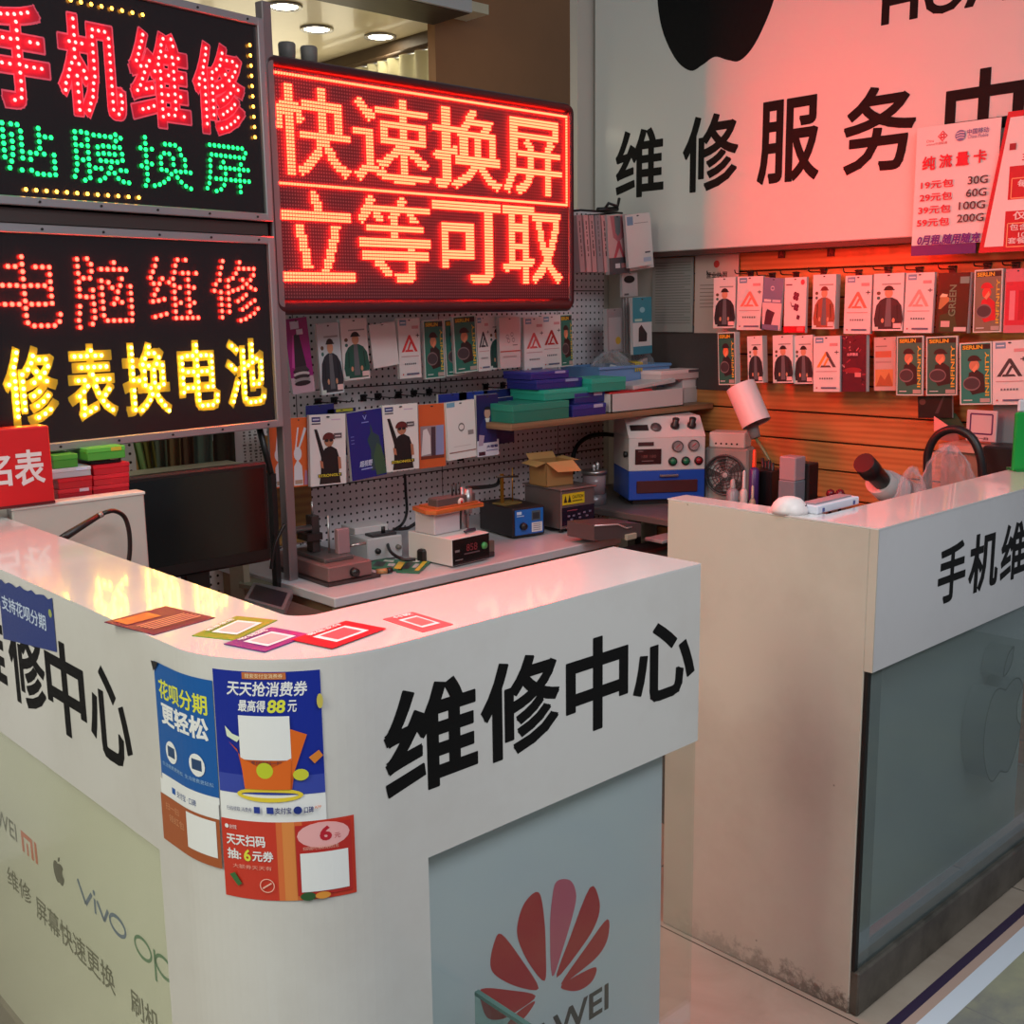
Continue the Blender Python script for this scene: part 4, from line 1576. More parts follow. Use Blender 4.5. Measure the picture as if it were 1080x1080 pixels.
def d_gun(a):
    a.rect(0, 0, 1, 1, PW)
    a.rect(.06, .90, .30, .97, M((46, 48, 104), 0.4))
    lines(a, M((190, 192, 214), 0.4), .09, .925, .27, .945)
    a.rect(.06, .865, .30, .885, M((70, 70, 80), 0.4))
    lines(a, M((200, 170, 196), 0.4), .60, .915, .86, .93)
    D = M((24, 18, 20), 0.5)
    a.poly([(.12, .80), (.20, .80), (.40, .46), (.30, .40)], D)
    a.poly([(.28, .10), (.30, .40), (.40, .52), (.56, .56), (.74, .50), (.82, .36), (.78, .10)], D)
    a.poly([(.24, .02), (.28, .16), (.80, .16), (.84, .02)], M((38, 28, 26), 0.5))
    a.ell(.52, .62, .13, .075, M((168, 112, 84), 0.5), 14)
    a.ell(.52, .66, .17, .085, M((96, 34, 32), 0.5), 14, -10, 190)
    a.ell(.46, .635, .055, .022, M((30, 24, 26), 0.5), 10)
    a.ell(.58, .635, .055, .022, M((30, 24, 26), 0.5), 10)
    a.poly([(.26, .36), (.34, .34), (.36, .24), (.28, .26)], M((176, 112, 84), 0.5))
    a.poly([(.76, .40), (.84, .38), (.86, .22), (.78, .22)], M((176, 112, 84), 0.5))
    a.rect(.66, .66, .88, .73, M((90, 80, 84), 0.4))
    lines(a, M((206, 196, 196), 0.4), .69, .685, .85, .70)
    a.rect(.20, .115, .86, .165, M((40, 34, 24), 0.4))
    a.text('STRONGLY', .21, .12, .85, .160, M((210, 190, 50), 0.4), 0.03)


def d_bluebig(a):
    a.rect(0, 0, 1, 1, M((32, 34, 118), 0.35))
    a.poly([(.44, .93), (.50, .86), (.56, .93), (.54, .93), (.50, .885), (.46, .93)], M((150, 160, 220), 0.4))
    lines(a, M((120, 130, 200), 0.4), .40, .82, .60, .835)
    G = M((40, 66, 74), 0.5)
    a.poly([(.56, .10), (.60, .40), (.52, .56), (.62, .66), (.64, .80), (.70, .66), (.86, .60), (.90, .40), (.84, .10)], G)
    a.poly([(.66, .30), (.78, .50), (.90, .44), (.98, .20), (.98, .02), (.70, .02)], M((56, 84, 60), 0.5))
    a.text('超视野', .24, .18, .62, .27, M((200, 206, 230), 0.4), 0.02, 0.2)
    lines(a, M((140, 150, 206), 0.4), .28, .135, .60, .155)
    for k in range(3):
        a.rect(.06, .64 - .05 * k, .15, .65 - .05 * k, M((110, 120, 190), 0.4))


def d_orange_rabbit(a):
    a.rect(0, 0, 1, 1, M((216, 98, 44), 0.4))
    W = M((216, 210, 214), 0.5)
    a.ell(.42, .48, .22, .10, W, 14)
    a.poly([(.26, .54), (.34, .54), (.50, .86), (.42, .86)], W)
    a.poly([(.44, .56), (.54, .56), (.94, .84), (.80, .86)], W)
    a.poly([(.18, .02), (.20, .30), (.40, .40), (.64, .30), (.70, .02)], W)
    a.rect(.24, .04, .66, .10, M((176, 140, 120), 0.5))
    a.poly([(.74, .02), (.80, .24), (.92, .22), (.96, .02)], M((170, 120, 150), 0.5))


def d_orange_photo(a):
    a.rect(0, 0, 1, 1, M((206, 92, 46), 0.4))
    a.rect(.06, .14, .94, .66, M((150, 132, 136), 0.45))
    a.poly([(.08, .20), (.16, .60), (.30, .62), (.42, .50), (.44, .22)], M((214, 206, 206), 0.5))
    a.rect(.46, .16, .62, .64, M((70, 50, 60), 0.5))
    a.poly([(.62, .18), (.66, .66), (.94, .66), (.94, .18)], M((136, 140, 180), 0.5))
    a.rect(.06, .14, .94, .19, M((110, 50, 34), 0.5))


def d_ring(a):
    a.rect(0, 0, 1, 1, PW)
    a.rect(.02, .91, .30, .99, M((110, 160, 184), 0.4))
    a.ring(.50, .55, .11, .075, .028, M((110, 106, 104), 0.5))
    a.ell(.50, .46, .012, .008, M((110, 106, 104), 0.5), 8)
    a.rect(.72, .40, .92, .48, M((140, 130, 128), 0.5))
    lines(a, M((190, 180, 176), 0.5), .20, .22, .80, .228)
    a.rect(.04, .115, .98, .135, M((150, 110, 104), 0.5))


def d_navyman(a):
    a.rect(0, 0, 1, 1, M((30, 26, 84), 0.4))
    a.rect(0, 0, 1, .26, M((206, 204, 216), 0.4))
    N_ = M((22, 24, 70), 0.5)
    a.poly([(.10, .22), (.14, .50), (.34, .62), (.62, .62), (.86, .50), (.92, .22)], M((38, 42, 104), 0.5))
    a.poly([(.38, .62), (.60, .62), (.50, .46)], PW)
    a.ell(.49, .70, .14, .085, M((200, 150, 130), 0.5), 14)
    a.ell(.49, .755, .15, .05, M((22, 18, 26), 0.5), 14, 0, 180)
    a.poly([(.06, .18), (.10, .36), (.34, .34), (.26, .18)], M((170, 150, 170), 0.5))
    a.text('大视窗', .42, .13, .94, .18, M((50, 46, 110), 0.4), 0.03)
    a.rect(.40, .085, .94, .10, M((110, 106, 150), 0.4))
    a.rect(.06, .02, .36, .08, M((66, 24, 40), 0.4))


def d_navy(a):
    a.rect(0, 0, 1, 1, M((28, 30, 88), 0.4))
    a.rect(.42, .80, .86, .92, M((150, 156, 200), 0.4))
    a.poly([(.2, .1), (.3, .6), (.6, .7), (.8, .3), (.7, .1)], M((46, 40, 96), 0.5))


def d_magenta(a):
    a.rect(0, 0, 1, 1, M((150, 26, 112), 0.35))
    a.rect(0, 0, 1, .22, M((190, 160, 170), 0.4))
    a.poly([(.16, .34), (.34, .78), (.56, .80), (.74, .36)], M((44, 30, 40), 0.4))
    a.poly([(.10, .36), (.28, .78), (.34, .78), (.22, .34)], M((196, 70, 150), 0.4))
    for k, (yy, c) in enumerate(((.30, (36, 28, 32)), (.255, (190, 180, 178)), (.22, (46, 36, 40)), (.175, (150, 140, 140)), (.135, (30, 24, 28)))):
        a.ell(.48, yy, .36, .035, M(c, 0.4), 14)
    a.poly([(.14, .30), (.26, .36), (.70, .36), (.84, .30)], M((60, 50, 54), 0.4))
    a.rect(.22, .86, .60, .96, M((206, 206, 226), 0.4))
    a.rect(.46, .78, .74, .85, M((220, 206, 220), 0.4))


def d_blank(a):
    a.rect(0, 0, 1, 1, PW)


def d_ear(a):
    a.rect(0, 0, 1, 1, M((214, 190, 186), 0.4))
    for x, y in ((.38, .62), (.60, .66), (.44, .54), (.66, .55)):
        a.ring(x, y, .07, .045, .018, M((150, 126, 124), 0.5), 14)
    lines(a, M((150, 120, 118), 0.5), .62, .44, .86, .46)
    a.rect(.02, .32, .98, .345, M((196, 84, 70), 0.5))
    lines(a, M((170, 140, 136), 0.5), .14, .23, .80, .24, 2)


def d_greyshoe(a):
    a.rect(0, 0, 1, 1, M((214, 196, 196), 0.4))
    a.rect(0, .52, 1, 1, M((112, 122, 150), 0.4))
    a.ring(.48, .80, .10, .045, .02, M((190, 196, 210), 0.4), 12)
    a.rect(.10, .54, .45, .585, M((226, 216, 216), 0.4))
    a.rect(.52, .54, .92, .585, M((200, 196, 206), 0.4))
    a.poly([(.20, .10), (.24, .34), (.30, .40), (.70, .34), (.62, .24), (.56, .10)], M((70, 40, 54), 0.4))
    a.rect(.10, 0, .92, .10, M((110, 112, 140), 0.4))


def d_flowers(a):
    a.rect(0, 0, 1, 1, PW)
    F = M((104, 26, 56), 0.5)
    for x, y, s in ((.54, .66, .13), (.56, .46, .11), (.66, .28, .07)):
        for k in range(4):
            an = k * PI / 2 + .5
            a.ell(x + s * .6 * math.cos(an), y + s * .36 * math.sin(an), s * .6, s * .34, F, 10)
    a.line([(.30, .56), (.36, .48), (.50, .48)], .025, F)
    a.rect(.08, .86, .36, .88, F)
    a.ell(.84, .91, .09, .05, M((206, 70, 80), 0.5), 12)
    a.rect(0, 0, 1, .12, M((200, 20, 36), 0.4))
    a.rect(.62, .03, .92, .10, M((226, 96, 96), 0.4))


def d_dkgreen(a):
    a.rect(0, 0, 1, 1, M((42, 24, 22), 0.3))
    a.poly([(.10, .02), (.12, .30), (.56, .36), (.70, .02)], M((24, 66, 38), 0.35))
    a.poly([(.06, .40), (.10, .62), (.30, .62), (.44, .56), (.14, .40)], M((176, 130, 80), 0.4))
    a.poly([(.08, .60), (.16, .66), (.34, .64), (.30, .60)], M((224, 206, 170), 0.4))
    a.text('GREEN', .38, .28, .60, .80, M((90, 140, 110), 0.4), 0.015, 0, True)
    a.rect(.16, .10, .44, .20, M((196, 176, 170), 0.4))
    a.rect(.58, .03, .96, .10, M((206, 196, 190), 0.4))
    a.rect(.70, .82, .98, .93, M((100, 150, 140), 0.4))


def d_dkred(a):
    a.rect(0, 0, 1, 1, M((86, 22, 40), 0.4))
    rnd = random.Random(5)
    for k in range(26):
        x, y = rnd.uniform(.06, .94), rnd.uniform(.04, .96)
        a.d = 0.0009
        a.line([(x, y), (x + rnd.uniform(-.16, .16), y + rnd.uniform(-.06, .06))], .025, M(rnd.choice(((196, 90, 100), (150, 40, 60), (220, 150, 150), (60, 12, 26))), 0.5))
    a.d = 0.0013
    a.ell(.46, .66, .30, .07, M((70, 16, 34), 0.4))
    a.text('全屏覆盖', .24, .635, .68, .69, M((220, 160, 170), 0.4), 0.02)
    a.ell(.48, .38, .34, .05, M((150, 40, 50), 0.4))
    a.rect(.56, .26, .80, .34, M((210, 130, 130), 0.4))


def d_print(a):
    a.rect(0, 0, 1, 1, M((196, 172, 162), 0.4))
    a.rect(.06, .62, .80, .74, M((196, 110, 80), 0.5))
    lines(a, M((140, 116, 110), 0.5), .08, .82, .60, .84)
    lines(a, M((160, 136, 130), 0.5), .08, .54, .80, .55, 2)
    a.rect(.06, .08, .88, .40, M((206, 140, 84), 0.5))
    a.poly([(.1, .08), (.3, .3), (.5, .2), (.7, .34), (.86, .12), (.86, .08)], M((170, 96, 56), 0.5))


def d_pinkred(a):
    a.rect(0, 0, 1, 1, M((206, 110, 120), 0.4))
    a.rect(.04, .12, .96, .80, M((206, 40, 60), 0.4))
    a.rect(.20, .20, .42, .66, M((226, 130, 140), 0.4))
    a.rect(.56, .20, .78, .66, M((180, 24, 44), 0.4))


def d_teal(a):
    a.rect(0, 0, 1, 1, M((206, 208, 206), 0.4))
    a.rect(0, .56, 1, 1, M((56, 140, 156), 0.4))
    a.ell(.5, .78, .14, .05, M((140, 196, 206), 0.4), 12)
    a.rect(.10, .58, .48, .625, M((170, 206, 190), 0.4))
    a.poly([(.28, .22), (.30, .46), (.44, .52), (.74, .36), (.72, .22)], M((52, 48, 50), 0.4))
    a.rect(0, 0, 1, .14, M((60, 130, 150), 0.4))


def d_dial(a):
    a.rect(0, 0, 1, 1, PW)
    a.rect(.06, .80, .30, .96, M((120, 150, 180), 0.4))
    lines(a, M((150, 140, 140), 0.4), .34, .82, .90, .832)
    lines(a, M((90, 84, 90), 0.4), .70, .24, .92, .27)
    a.rect(.62, .08, .94, .16, M((176, 190, 210), 0.4))


def d_redA(a):
    a.rect(0, 0, 1, 1, M((206, 168, 166), 0.4))
    a.rect(0, 0, 1, .28, M((78, 80, 84), 0.4))
    a.poly([(.14, .98), (.86, .98), (.78, .62), (.50, .54), (.26, .62)], M((180, 110, 116), 0.4))
    a.poly([(.34, .98), (.66, .98), (.62, .70), (.50, .64), (.38, .70)], M((110, 120, 122), 0.4))
    a.poly([(.24, .28), (.48, .56), (.58, .56), (.80, .28), (.68, .28), (.54, .44), (.36, .28)], M((190, 80, 90), 0.4))
    a.rect(.30, .10, .54, .18, M((216, 216, 216), 0.4))
    a.rect(.60, .10, .88, .18, M((180, 120, 120), 0.4))


def d_spine(col, tx):
    def f(a):
        a.rect(0, 0, 1, 1, M(col, 0.4))
        z = .90
        for k in range(7):
            hgt = (.05, .09, .03, .07, .10, .04, .06)[(k * 3 + int(col[0])) % 7]
            a.rect(.40, z - hgt, .62, z, M(tx, 0.5))
            z -= hgt + (.02, .035, .02, .05)[k % 4]
    return f


PU, PL_ = ('y', 2.88), ('y', 2.80)
for args in (
    (d_magenta, (299, 337), (323, 334), (306, 417), PU, 'magenta pack with a dark phone picture, beside the aluminium post', 0.012),
    (d_man((36, 44, 52), bg=M((196, 204, 206), 0.4)), (333, 342), (357, 340), (341, 417), PU, 'pale blue pack with a dark jacketed man, hanging low next to the magenta one'),
    (d_man((26, 84, 70), (26, 24, 26)), (358, 337), (386, 335), (362, 402), PU, 'white pack with a man in a green jacket, under the red matrix display', 0.014),
    (d_blank, (389, 343), (416, 339), (398, 388), PU, 'plain white blank pack seen from its back under the red display', 0.006),
    (d_tri((214, 60, 60)), (419, 336), (442, 335), (427, 399), PU, 'narrow white pack with a red triangle right of the blank one', 0.012),
    (d_green(), (446, 338), (467, 337), (449, 400), PU, 'green pack with dark figure and yellow title, left one under the matrix display', 0.012),
    (d_green(), (477, 334), (501, 332), (486, 393), PU, 'green pack with dark figure and yellow title, front of a thick stack mid pegboard', 0.012),
    (d_tri((60, 56, 60)), (502, 334), (515, 333), (506, 392), PU, 'white pack with black triangle half hidden behind the thick green stack', 0.010),
    (d_ear, (526, 335), (548, 334), (528, 389), PU, 'pinkish white pack with earphone outlines and a red line', 0.014),
    (d_tri((214, 90, 90)), (552, 335), (573, 334), (558, 393), PU, 'white pack with pale red triangle, right end under the matrix display', 0.014),
    (d_tri((176, 40, 40)), (571, 333), (591, 332), (576, 388), ('y', 2.90), 'white pack with dark red triangle, right end under the matrix display', 0.014),
    (d_green(), (590, 332), (603, 331), (592, 387), ('y', 2.91), 'green pack with dark figure, at the lower right corner of the matrix display', 0.012),
    (d_orange_rabbit, (283, 443), (304, 441), (285, 516), ('y', 2.83), 'orange pack with a white figure, left of the sign post', 0.010),
    (d_orange_rabbit, (305, 441), (324, 440), (308, 514), ('y', 2.82), 'orange pack with a white figure, just right of the sign post', 0.010),
    (d_gun, (326, 438), (364, 436), (331, 513), PL_, 'large white pack with an armed helmeted figure, left one of the two', 0.012),
    (d_bluebig, (365, 436), (402, 430), (370, 508), PL_, 'large dark blue pack with green figure between the two armed figure packs', 0.012),
    (d_gun, (403, 428), (440, 425), (409, 498), PL_, 'large white pack with an armed helmeted figure, right one of the two', 0.012),
    (d_orange_photo, (441, 427), (469, 425), (446, 494), ('y', 2.81), 'orange pack with a pale photo panel in the lower pegboard row', 0.012),
    (d_ring, (470, 425), (500, 421), (474, 486), PL_, 'white pack with a grey ring drawing in the lower pegboard row', 0.012),
    (d_navyman, (502, 417), (525, 415), (506, 482), PL_, 'navy pack with a man in a dark blue sweater', 0.010),
    (d_navy, (524, 420), (541, 418), (528, 468), ('y', 2.84), 'plain navy pack at the right end of the lower pegboard row', 0.012),
):
    pack(*args)
# packs behind the front ones: only edges and tops show
for k in range(4):
    x = 468 + 3.4 * k
    pack(d_green(), (x, 337 - k), (x + 20, 335.6 - k), (x + 4, 397 - k), ('y', 2.894 + 0.012 * k), 'green pack hanging second in line behind the left green figure pack' if k == 0 else 'green pack of the thick stack on the pegboard, only its edge showing', 0.008, group='stacked green packs on the pegboard')
for k in range(3):
    x = 514 + 3.6 * k
    pack(d_man((30, 70, 62)), (x, 335 - k * .4), (x + 18, 334 - k * .4), (x + 2, 390 - k), ('y', 2.90 + 0.013 * k), 'white pack in the stack between the black triangle and earphone packs', 0.009, group='stacked white packs on the pegboard')
for px, col, lb in ((322, (40, 42, 110), 'dark blue pack top showing behind the left armed figure pack'), (462, (36, 54, 140), 'bright blue pack top showing behind the orange photo pack'), (484, (36, 60, 150), 'bright blue pack top showing behind the ring drawing pack'), (345, (44, 44, 96), 'dark blue pack top with yellow strip behind the left armed figure pack'), (510, (30, 30, 96), 'dark navy pack top behind the sweater pack')):
    def dd(a, col=col, y=px == 345):
        a.rect(0, 0, 1, 1, M(col, 0.4))
        if y: a.rect(.3, .93, .9, .99, M((196, 190, 60), 0.4))
    yy = 428 - (px - 322) * 0.085 + (6 if px == 345 else 0)
    pack(dd, (px, yy), (px + 30, yy - 2.5), (px + 3, yy + 50), ('y', 2.90), lb, 0.01)

RU, RL = ('x', 3.50), ('x', 3.50)
W1 = (40, 40, 44)
for args in (
    (d_man(W1), (753, 293), (776, 292), (752, 346), RU, 'white pack with dark jacketed man, first of the upper row on the wood wall', 0.012),
    (d_tri((240, 130, 110)), (778, 292), (805, 291), (777, 348), RU, 'white pack with orange triangle, second in the upper row on the wood wall', 0.014),
    (d_greyshoe, (806, 292.5), (827, 293.5), (801, 347), RU, 'grey blue and white pack with a dark shape, slanting in the upper row', 0.012),
    (d_flowers, (828, 293), (851, 292), (826, 351), RU, 'white pack with dark red flowers and red foot', 0.012),
    (d_man((150, 84, 60), (120, 40, 40)), (858, 290), (882, 289), (854, 347), RU, 'white pack with a man in a brown jacket and red cap', 0.03),
    (d_tri((236, 120, 96)), (892, 291), (920, 290), (891, 352), RU, 'white pack with orange triangle in the upper row left of a dark jacketed man', 0.016),
    (d_man(W1), (922, 289), (954, 287.5), (920, 349), RU, 'white pack with dark jacketed man, between two triangle packs in the upper row', 0.014),
    (d_tri((240, 160, 150)), (956, 288), (986, 287), (952, 351), RU, 'white pack with very pale triangle beside the dark green pack', 0.016),
    (d_dkgreen, (990, 288), (1024, 287), (986, 351), RU, 'dark green and black pack in the upper row', 0.024),
    (d_green((120, 110, 90), (206, 30, 40), (230, 60, 50)), (1028, 285), (1058, 283), (1024, 351), RU, 'grey green pack with a bright red figure in the upper row', 0.02),
    (d_pinkred, (1061, 284), (1088, 282.5), (1062, 351), RU, 'pink and red pack cut by the right picture edge', 0.02),
    (d_green((40, 100, 84), (36, 30, 34), (220, 120, 70)), (757, 351), (775, 350), (757, 406), ('x', 3.47), 'green pack with dark figure, first of the lower row beside the desk lamp', 0.03),
    (d_man(W1), (788, 355), (804, 354), (787, 404), RL, 'narrow white pack with dark jacketed man above the desk lamp shade', 0.03),
    (d_man(W1), (815, 354), (836, 353), (814, 404), RL, 'white pack with dark jacketed man, left of a touching pair in the lower row', 0.026),
    (d_man(W1), (837, 354), (857, 353), (836, 405), ('x', 3.51), 'white pack with dark jacketed man, right of a touching pair in the lower row', 0.014),
    (d_tri((250, 150, 60), (90, 70, 70)), (858, 355), (886, 354), (855, 413), ('x', 3.49), 'white pack with an orange and black triangle in the lower row', 0.016),
    (d_dkred, (887, 354), (914, 353), (884, 413), RL, 'dark red patterned pack in the lower row', 0.02),
    (d_print, (922, 356), (945, 355), (920, 412), ('x', 3.52), 'pale pack with orange prints, half behind a green one', 0.016),
    (d_green((44, 110, 92)), (946, 355), (974, 354), (943, 417), RL, 'green pack with dark disc figure, left of three in the lower row', 0.008),
    (d_green((30, 100, 84)), (977, 355.5), (1010, 354), (973, 417), RL, 'green pack with dark disc figure, middle of three and tilted', 0.008),
    (d_green((24, 132, 116)), (1012, 362), (1046, 360), (1010, 427), ('x', 3.48), 'brighter teal green pack with dark disc figure, right of three', 0.014),
    (d_tri((64, 58, 60)), (1047, 360), (1084, 358), (1047, 427), ('x', 3.48), 'white pack with a black triangle at the right picture edge', 0.014),
):
    pack(*args)
def d_black(a):
    a.rect(0, 0, 1, 1, M((26, 20, 22), 0.35))
    a.ell(.14, .74, .10, .14, M((90, 64, 56), 0.5), 10)
    a.poly([(.50, .2), (.74, .98), (.80, .98), (.60, .2)], M((70, 56, 60), 0.4))
pack(d_black, (968, 418), (1004, 417), (968, 441), ('x', 3.53), 'black pack hanging under the tilted green one', 0.01)

# wire hooks over the upper row on the wood wall and the black clips over the lower pegboard row
def hook(p, rz, label, group):
    mb = MB()
    mb.box(-0.012, 0.012, -0.003, 0.0, -0.012, 0.012, BLACK)
    mb.tube([(0, 0, 0), (0, -0.09, 0.0), (0, -0.10, 0.004), (0, -0.104, 0.014)], 0.0022, M((40, 34, 34), 0.3, 0.7), 6)
    mb.tube([(-0.014, -0.004, 0.008), (0.014, -0.004, 0.008)], 0.003, BLACK, 6)
    o = mb.build('wall_hook', None, p, rz)
    return tag(o, label, 'hook', group)
for px, py in ((763, 290), (792, 289), (815, 291), (840, 290), (869, 287), (906, 288), (937, 285), (970, 285), (1005, 284), (1042, 281), (1072, 280)):
    p = at(px, py, x=XR)
    hook((XR, p.y, p.z), -PI / 2, 'small dark wire hook above the upper row of packs on the wood wall', 'wire hooks on the wood wall')
for k, px in enumerate((335, 352, 383, 398, 420, 436, 452, 512, 530)):
    p = at(px, 424 - 0.09 * (px - 335), y=YB)
    hook((p.x, YB, p.z), 0, 'small black wire hook sticking out above the lower row of packs on the pegboard', 'wire hooks on the pegboard')
for px, py, lb in ((824, 267, 'dark red tag clip on the glowing wood strip, left one'), (876, 265, 'dark red tag clip on the glowing wood strip, right one')):
    p = at(px, py, x=XR - 0.004)
    mb = MB().box(-0.014, 0.014, 0, 0.004, -0.018, 0.018, M((60, 20, 18), 0.5))
    a = Art(mb, face_map((-0.014, 0, -0.018), (0.028, 0, 0), (0, 0, 0.036), (0, -1, 0)))
    a.line([(.3, .15), (.5, .8), (.7, .2)], .1, M((130, 50, 40), 0.5))
    a.rect(.3, .35, .7, .42, M((130, 50, 40), 0.5))
    tag(mb.build('hanging_price_clip', None, p, -PI / 2), lb, 'clip')

# ------------------------------------------------------------------ corner group above the shelf
CG = ('y', 2.90)
for k, (px, w, col, tx) in enumerate(((608, 6, (176, 140, 142), (90, 60, 64)), (615, 6, (206, 160, 160), (96, 60, 64)), (621, 6, (196, 150, 150), (70, 50, 56)), (627, 7, (150, 140, 144), (110, 100, 104)), (634, 6, (214, 160, 158), (90, 60, 60)))):
    pack(d_spine(col, tx), (px, 227), (px + w - 1.2, 226.6), (px + 0.2, 287.5), CG, ('leftmost', 'second', 'third', 'fourth', 'fifth')[k] + ' of the boxed packs standing edge on, right of the matrix display', 0.09, M(col, 0.5), 'edge on packs right of the matrix display')
t = thing('hanging_rack', 'black wire rack above the edge on packs right of the matrix display', 'rack', at(632, 223, y=2.93))
MB().tube([(-0.10, 0.0, 0.0), (0.13, 0.0, 0.0)], 0.004, BLACK, 8).tube([(-0.10, 0.0, 0.0), (-0.10, 0.17, 0.0)], 0.004, BLACK, 8).tube([(0.10, 0.0, 0.0), (0.10, 0.17, 0.0)], 0.004, BLACK, 8).build('bars', t)
MB().tube([(0.02, 0.0, 0.0), (0.03, -0.02, 0.03), (0.07, -0.03, 0.02), (0.09, -0.02, 0.05)], 0.006, BLACK, 8).tube([(-0.02, -0.01, 0.004), (0.08, -0.02, 0.012)], 0.009, BLACK, 8).build('clip', t)
pack(d_redA, (640, 227), (661, 226), (641, 290), ('y', 2.89), 'grey and pink pack with a red A shape, end of the edge on row', 0.02)
pack(d_dial, (659, 227), (685, 224), (663, 283), ('y', 2.86), 'plain white pack with blue corner, topmost right of the matrix display', 0.012)
pack(d_blank, (661, 232), (686, 229), (664, 286), ('y', 2.89), 'white pack right behind the blue cornered one', 0.012)
def d_blk(a):
    a.rect(0, 0, 1, 1, M((190, 184, 182), 0.4))
    a.ell(.46, .72, .36, .16, M((20, 16, 18), 0.4))
    a.rect(.10, .06, .40, .14, M((100, 96, 96), 0.4))
pack(d_blk, (656, 288), (672, 287), (659, 313), ('y', 2.92), 'small white pack with a black oval, between the upper packs and the teal one', 0.012)
def d_clear(a):
    a.rect(0, 0, 1, 1, M((150, 140, 140), 0.4))
    a.rect(.1, .06, .9, .8, M((176, 168, 168), 0.3))
    a.ell(.7, .26, .18, .09, M((196, 160, 60), 0.4), 12)
pack(d_clear, (640, 326), (656, 325), (641, 372), ('y', 2.93), 'clear grey pack with a yellow spot beside the teal pack', 0.02)
for k in range(3):
    pack(d_blank, (657 + 3 * k, 314), (675 + 3 * k, 313), (658 + 3 * k, 372), ('y', 2.94 - 0.012 * k), 'white pack stacked behind the teal shoe pack', 0.009, M((150, 142, 138), 0.5), 'white packs behind the teal pack')
pack(d_teal, (667, 314), (687, 313), (670, 374), ('y', 2.86), 'teal topped white pack with a dark picture in the corner', 0.014)

# ================================================================== WORK TABLE AND SHELF
def front_frame(BL, BR, TL, zb):
    """bottom front corners seen on a surface of height zb -> (origin mid front, turn, width, height)"""
    a, b = at(*BL, z=zb), at(*BR, z=zb)
    d = b - a
    h = at(*TL, y=a.y).z - zb
    return (a + b) / 2, math.atan2(d.y, d.x), d.length, h


def dev(name, label, cat, BL, BR, TL, zb):
    o, rz, w, h = front_frame(BL, BR, TL, zb)
    return thing(name, label, cat, o, rz), w, h


def fm(y=0.0, w=0.0, z=0.0):
    """artwork on the front of a device: (0,0) at its lower left corner"""
    return face_map((-w / 2, y, z), (1, 0, 0), (0, 0, 1), (0, -1, 0))


ZT = 0.75
m_table = mat_laminate('table_top', (186, 184, 188), (168, 164, 166), 0.35, 3.0)
t = thing('work_table', 'long grey-white work table below the pegboard, full of repair tools', 'table', (2.2, 2.75, 0))
wpart('tabletop', MB().box(1.622, 2.775, 2.434, 3.095, 0.722, ZT, m_table, 0.003), t)
wpart('apron', MB().box(1.64, 2.77, 2.455, 2.475, 0.62, 0.722, M((150, 138, 116), 0.5)), t)
wpart('front_trim', MB().box(1.63, 2.36, 2.440, 2.455, 0.690, 0.716, M((176, 164, 140), 0.5)).box(2.38, 2.77, 2.440, 2.455, 0.690, 0.716, M((176, 164, 140), 0.5)), t)
for x in (1.66, 2.72):
    for y in (2.50, 3.04):
        wpart('leg', MB().box(x, x + 0.04, y, y + 0.04, 0, 0.722, M((96, 76, 60), 0.5)), t)
wpart('side_board', MB().box(1.645, 1.66, 2.48, 3.08, 0.1, 0.722, M((120, 92, 66), 0.5)), t)

t = thing('side_table', 'dark side table along the wood wall behind the right counter', 'table', (3.3, 1.9, 0))
wpart('tabletop', MB().box(2.98, 3.595, 1.25, 3.09, 0.755, 0.78, M((96, 90, 88), 0.4), 0.003), t)
for x, y in ((3.02, 1.30), (3.55, 1.30), (3.02, 3.04), (3.55, 3.04)):
    wpart('leg', MB().box(x - 0.02, x + 0.02, y - 0.02, y + 0.02, 0, 0.755, M((60, 56, 54), 0.5)), t)

ZS = 1.13
t = thing('corner_shelf', 'brown shelf board across the corner above the gauge machine', 'shelf', (3.1, 2.88, 1.10))
wpart('board', MB().box(2.50, 3.595, 2.675, 3.095, 1.108, ZS, mat_wood('shelf_wood', (150, 112, 82), (112, 80, 56), 1.0, 0.5), 0.002), t)
wpart('bracket', MB().box(2.62, 2.64, 2.80, 3.095, 1.096, 1.108, BLACK).box(2.62, 2.64, 3.08, 3.095, 0.96, 1.108, BLACK), t)
wpart('bracket', MB().box(3.50, 3.52, 2.80, 3.095, 1.096, 1.108, BLACK).box(3.50, 3.52, 3.08, 3.095, 0.96, 1.108, BLACK), t)
pbw = MB().box(1.40, 1.985, YB - 0.012, YB - 0.002, 0.76, 1.12, mat_wood('backing_board', (150, 110, 54), (120, 84, 40), 0.6, 0.5))
wobj('backing_board', pbw, (1.7, YB - 0.007, 0.76), 'yellowish wood board standing behind the clamp machine', 'board')


def flat_box(x0, y0, x1, y1, Y, depth, col, label, name='product_box', cat='box', group=None, rz=0.0, z=None, strip=None):
    """closed carton: front seen as a pixel box on the plane y = Y"""
    a0, b0, a1, b1 = pb_y(x0, y0, x1, y1, Y)
    if z is not None:
        b1 = z + (b1 - b0)
        b0 = z
    w, h = a1 - a0, b1 - b0
    t = thing(name, label, cat, ((a0 + a1) / 2, Y, b0), rz, group)
    MB().box(-w / 2, w / 2, 0, depth, 0, h * 0.62, M(col, 0.4), 0.001).build('tray', t)
    c2 = tuple(min(255, int(c * 1.12) + 4) for c in col)
    mb = MB().box(-w / 2 - 0.0008, w / 2 + 0.0008, -0.0008, depth + 0.0008, h * 0.62, h, M(c2, 0.4), 0.001)
    if strip:
        a = Art(mb, face_map((-w / 2, -0.0008, 0), (1, 0, 0), (0, 0, 1), (0, -1, 0)))
        a.rect(w * .62, h * .66, w * .9, h * .95, M(strip, 0.4))
    mb.build('lid', t)
    return b1


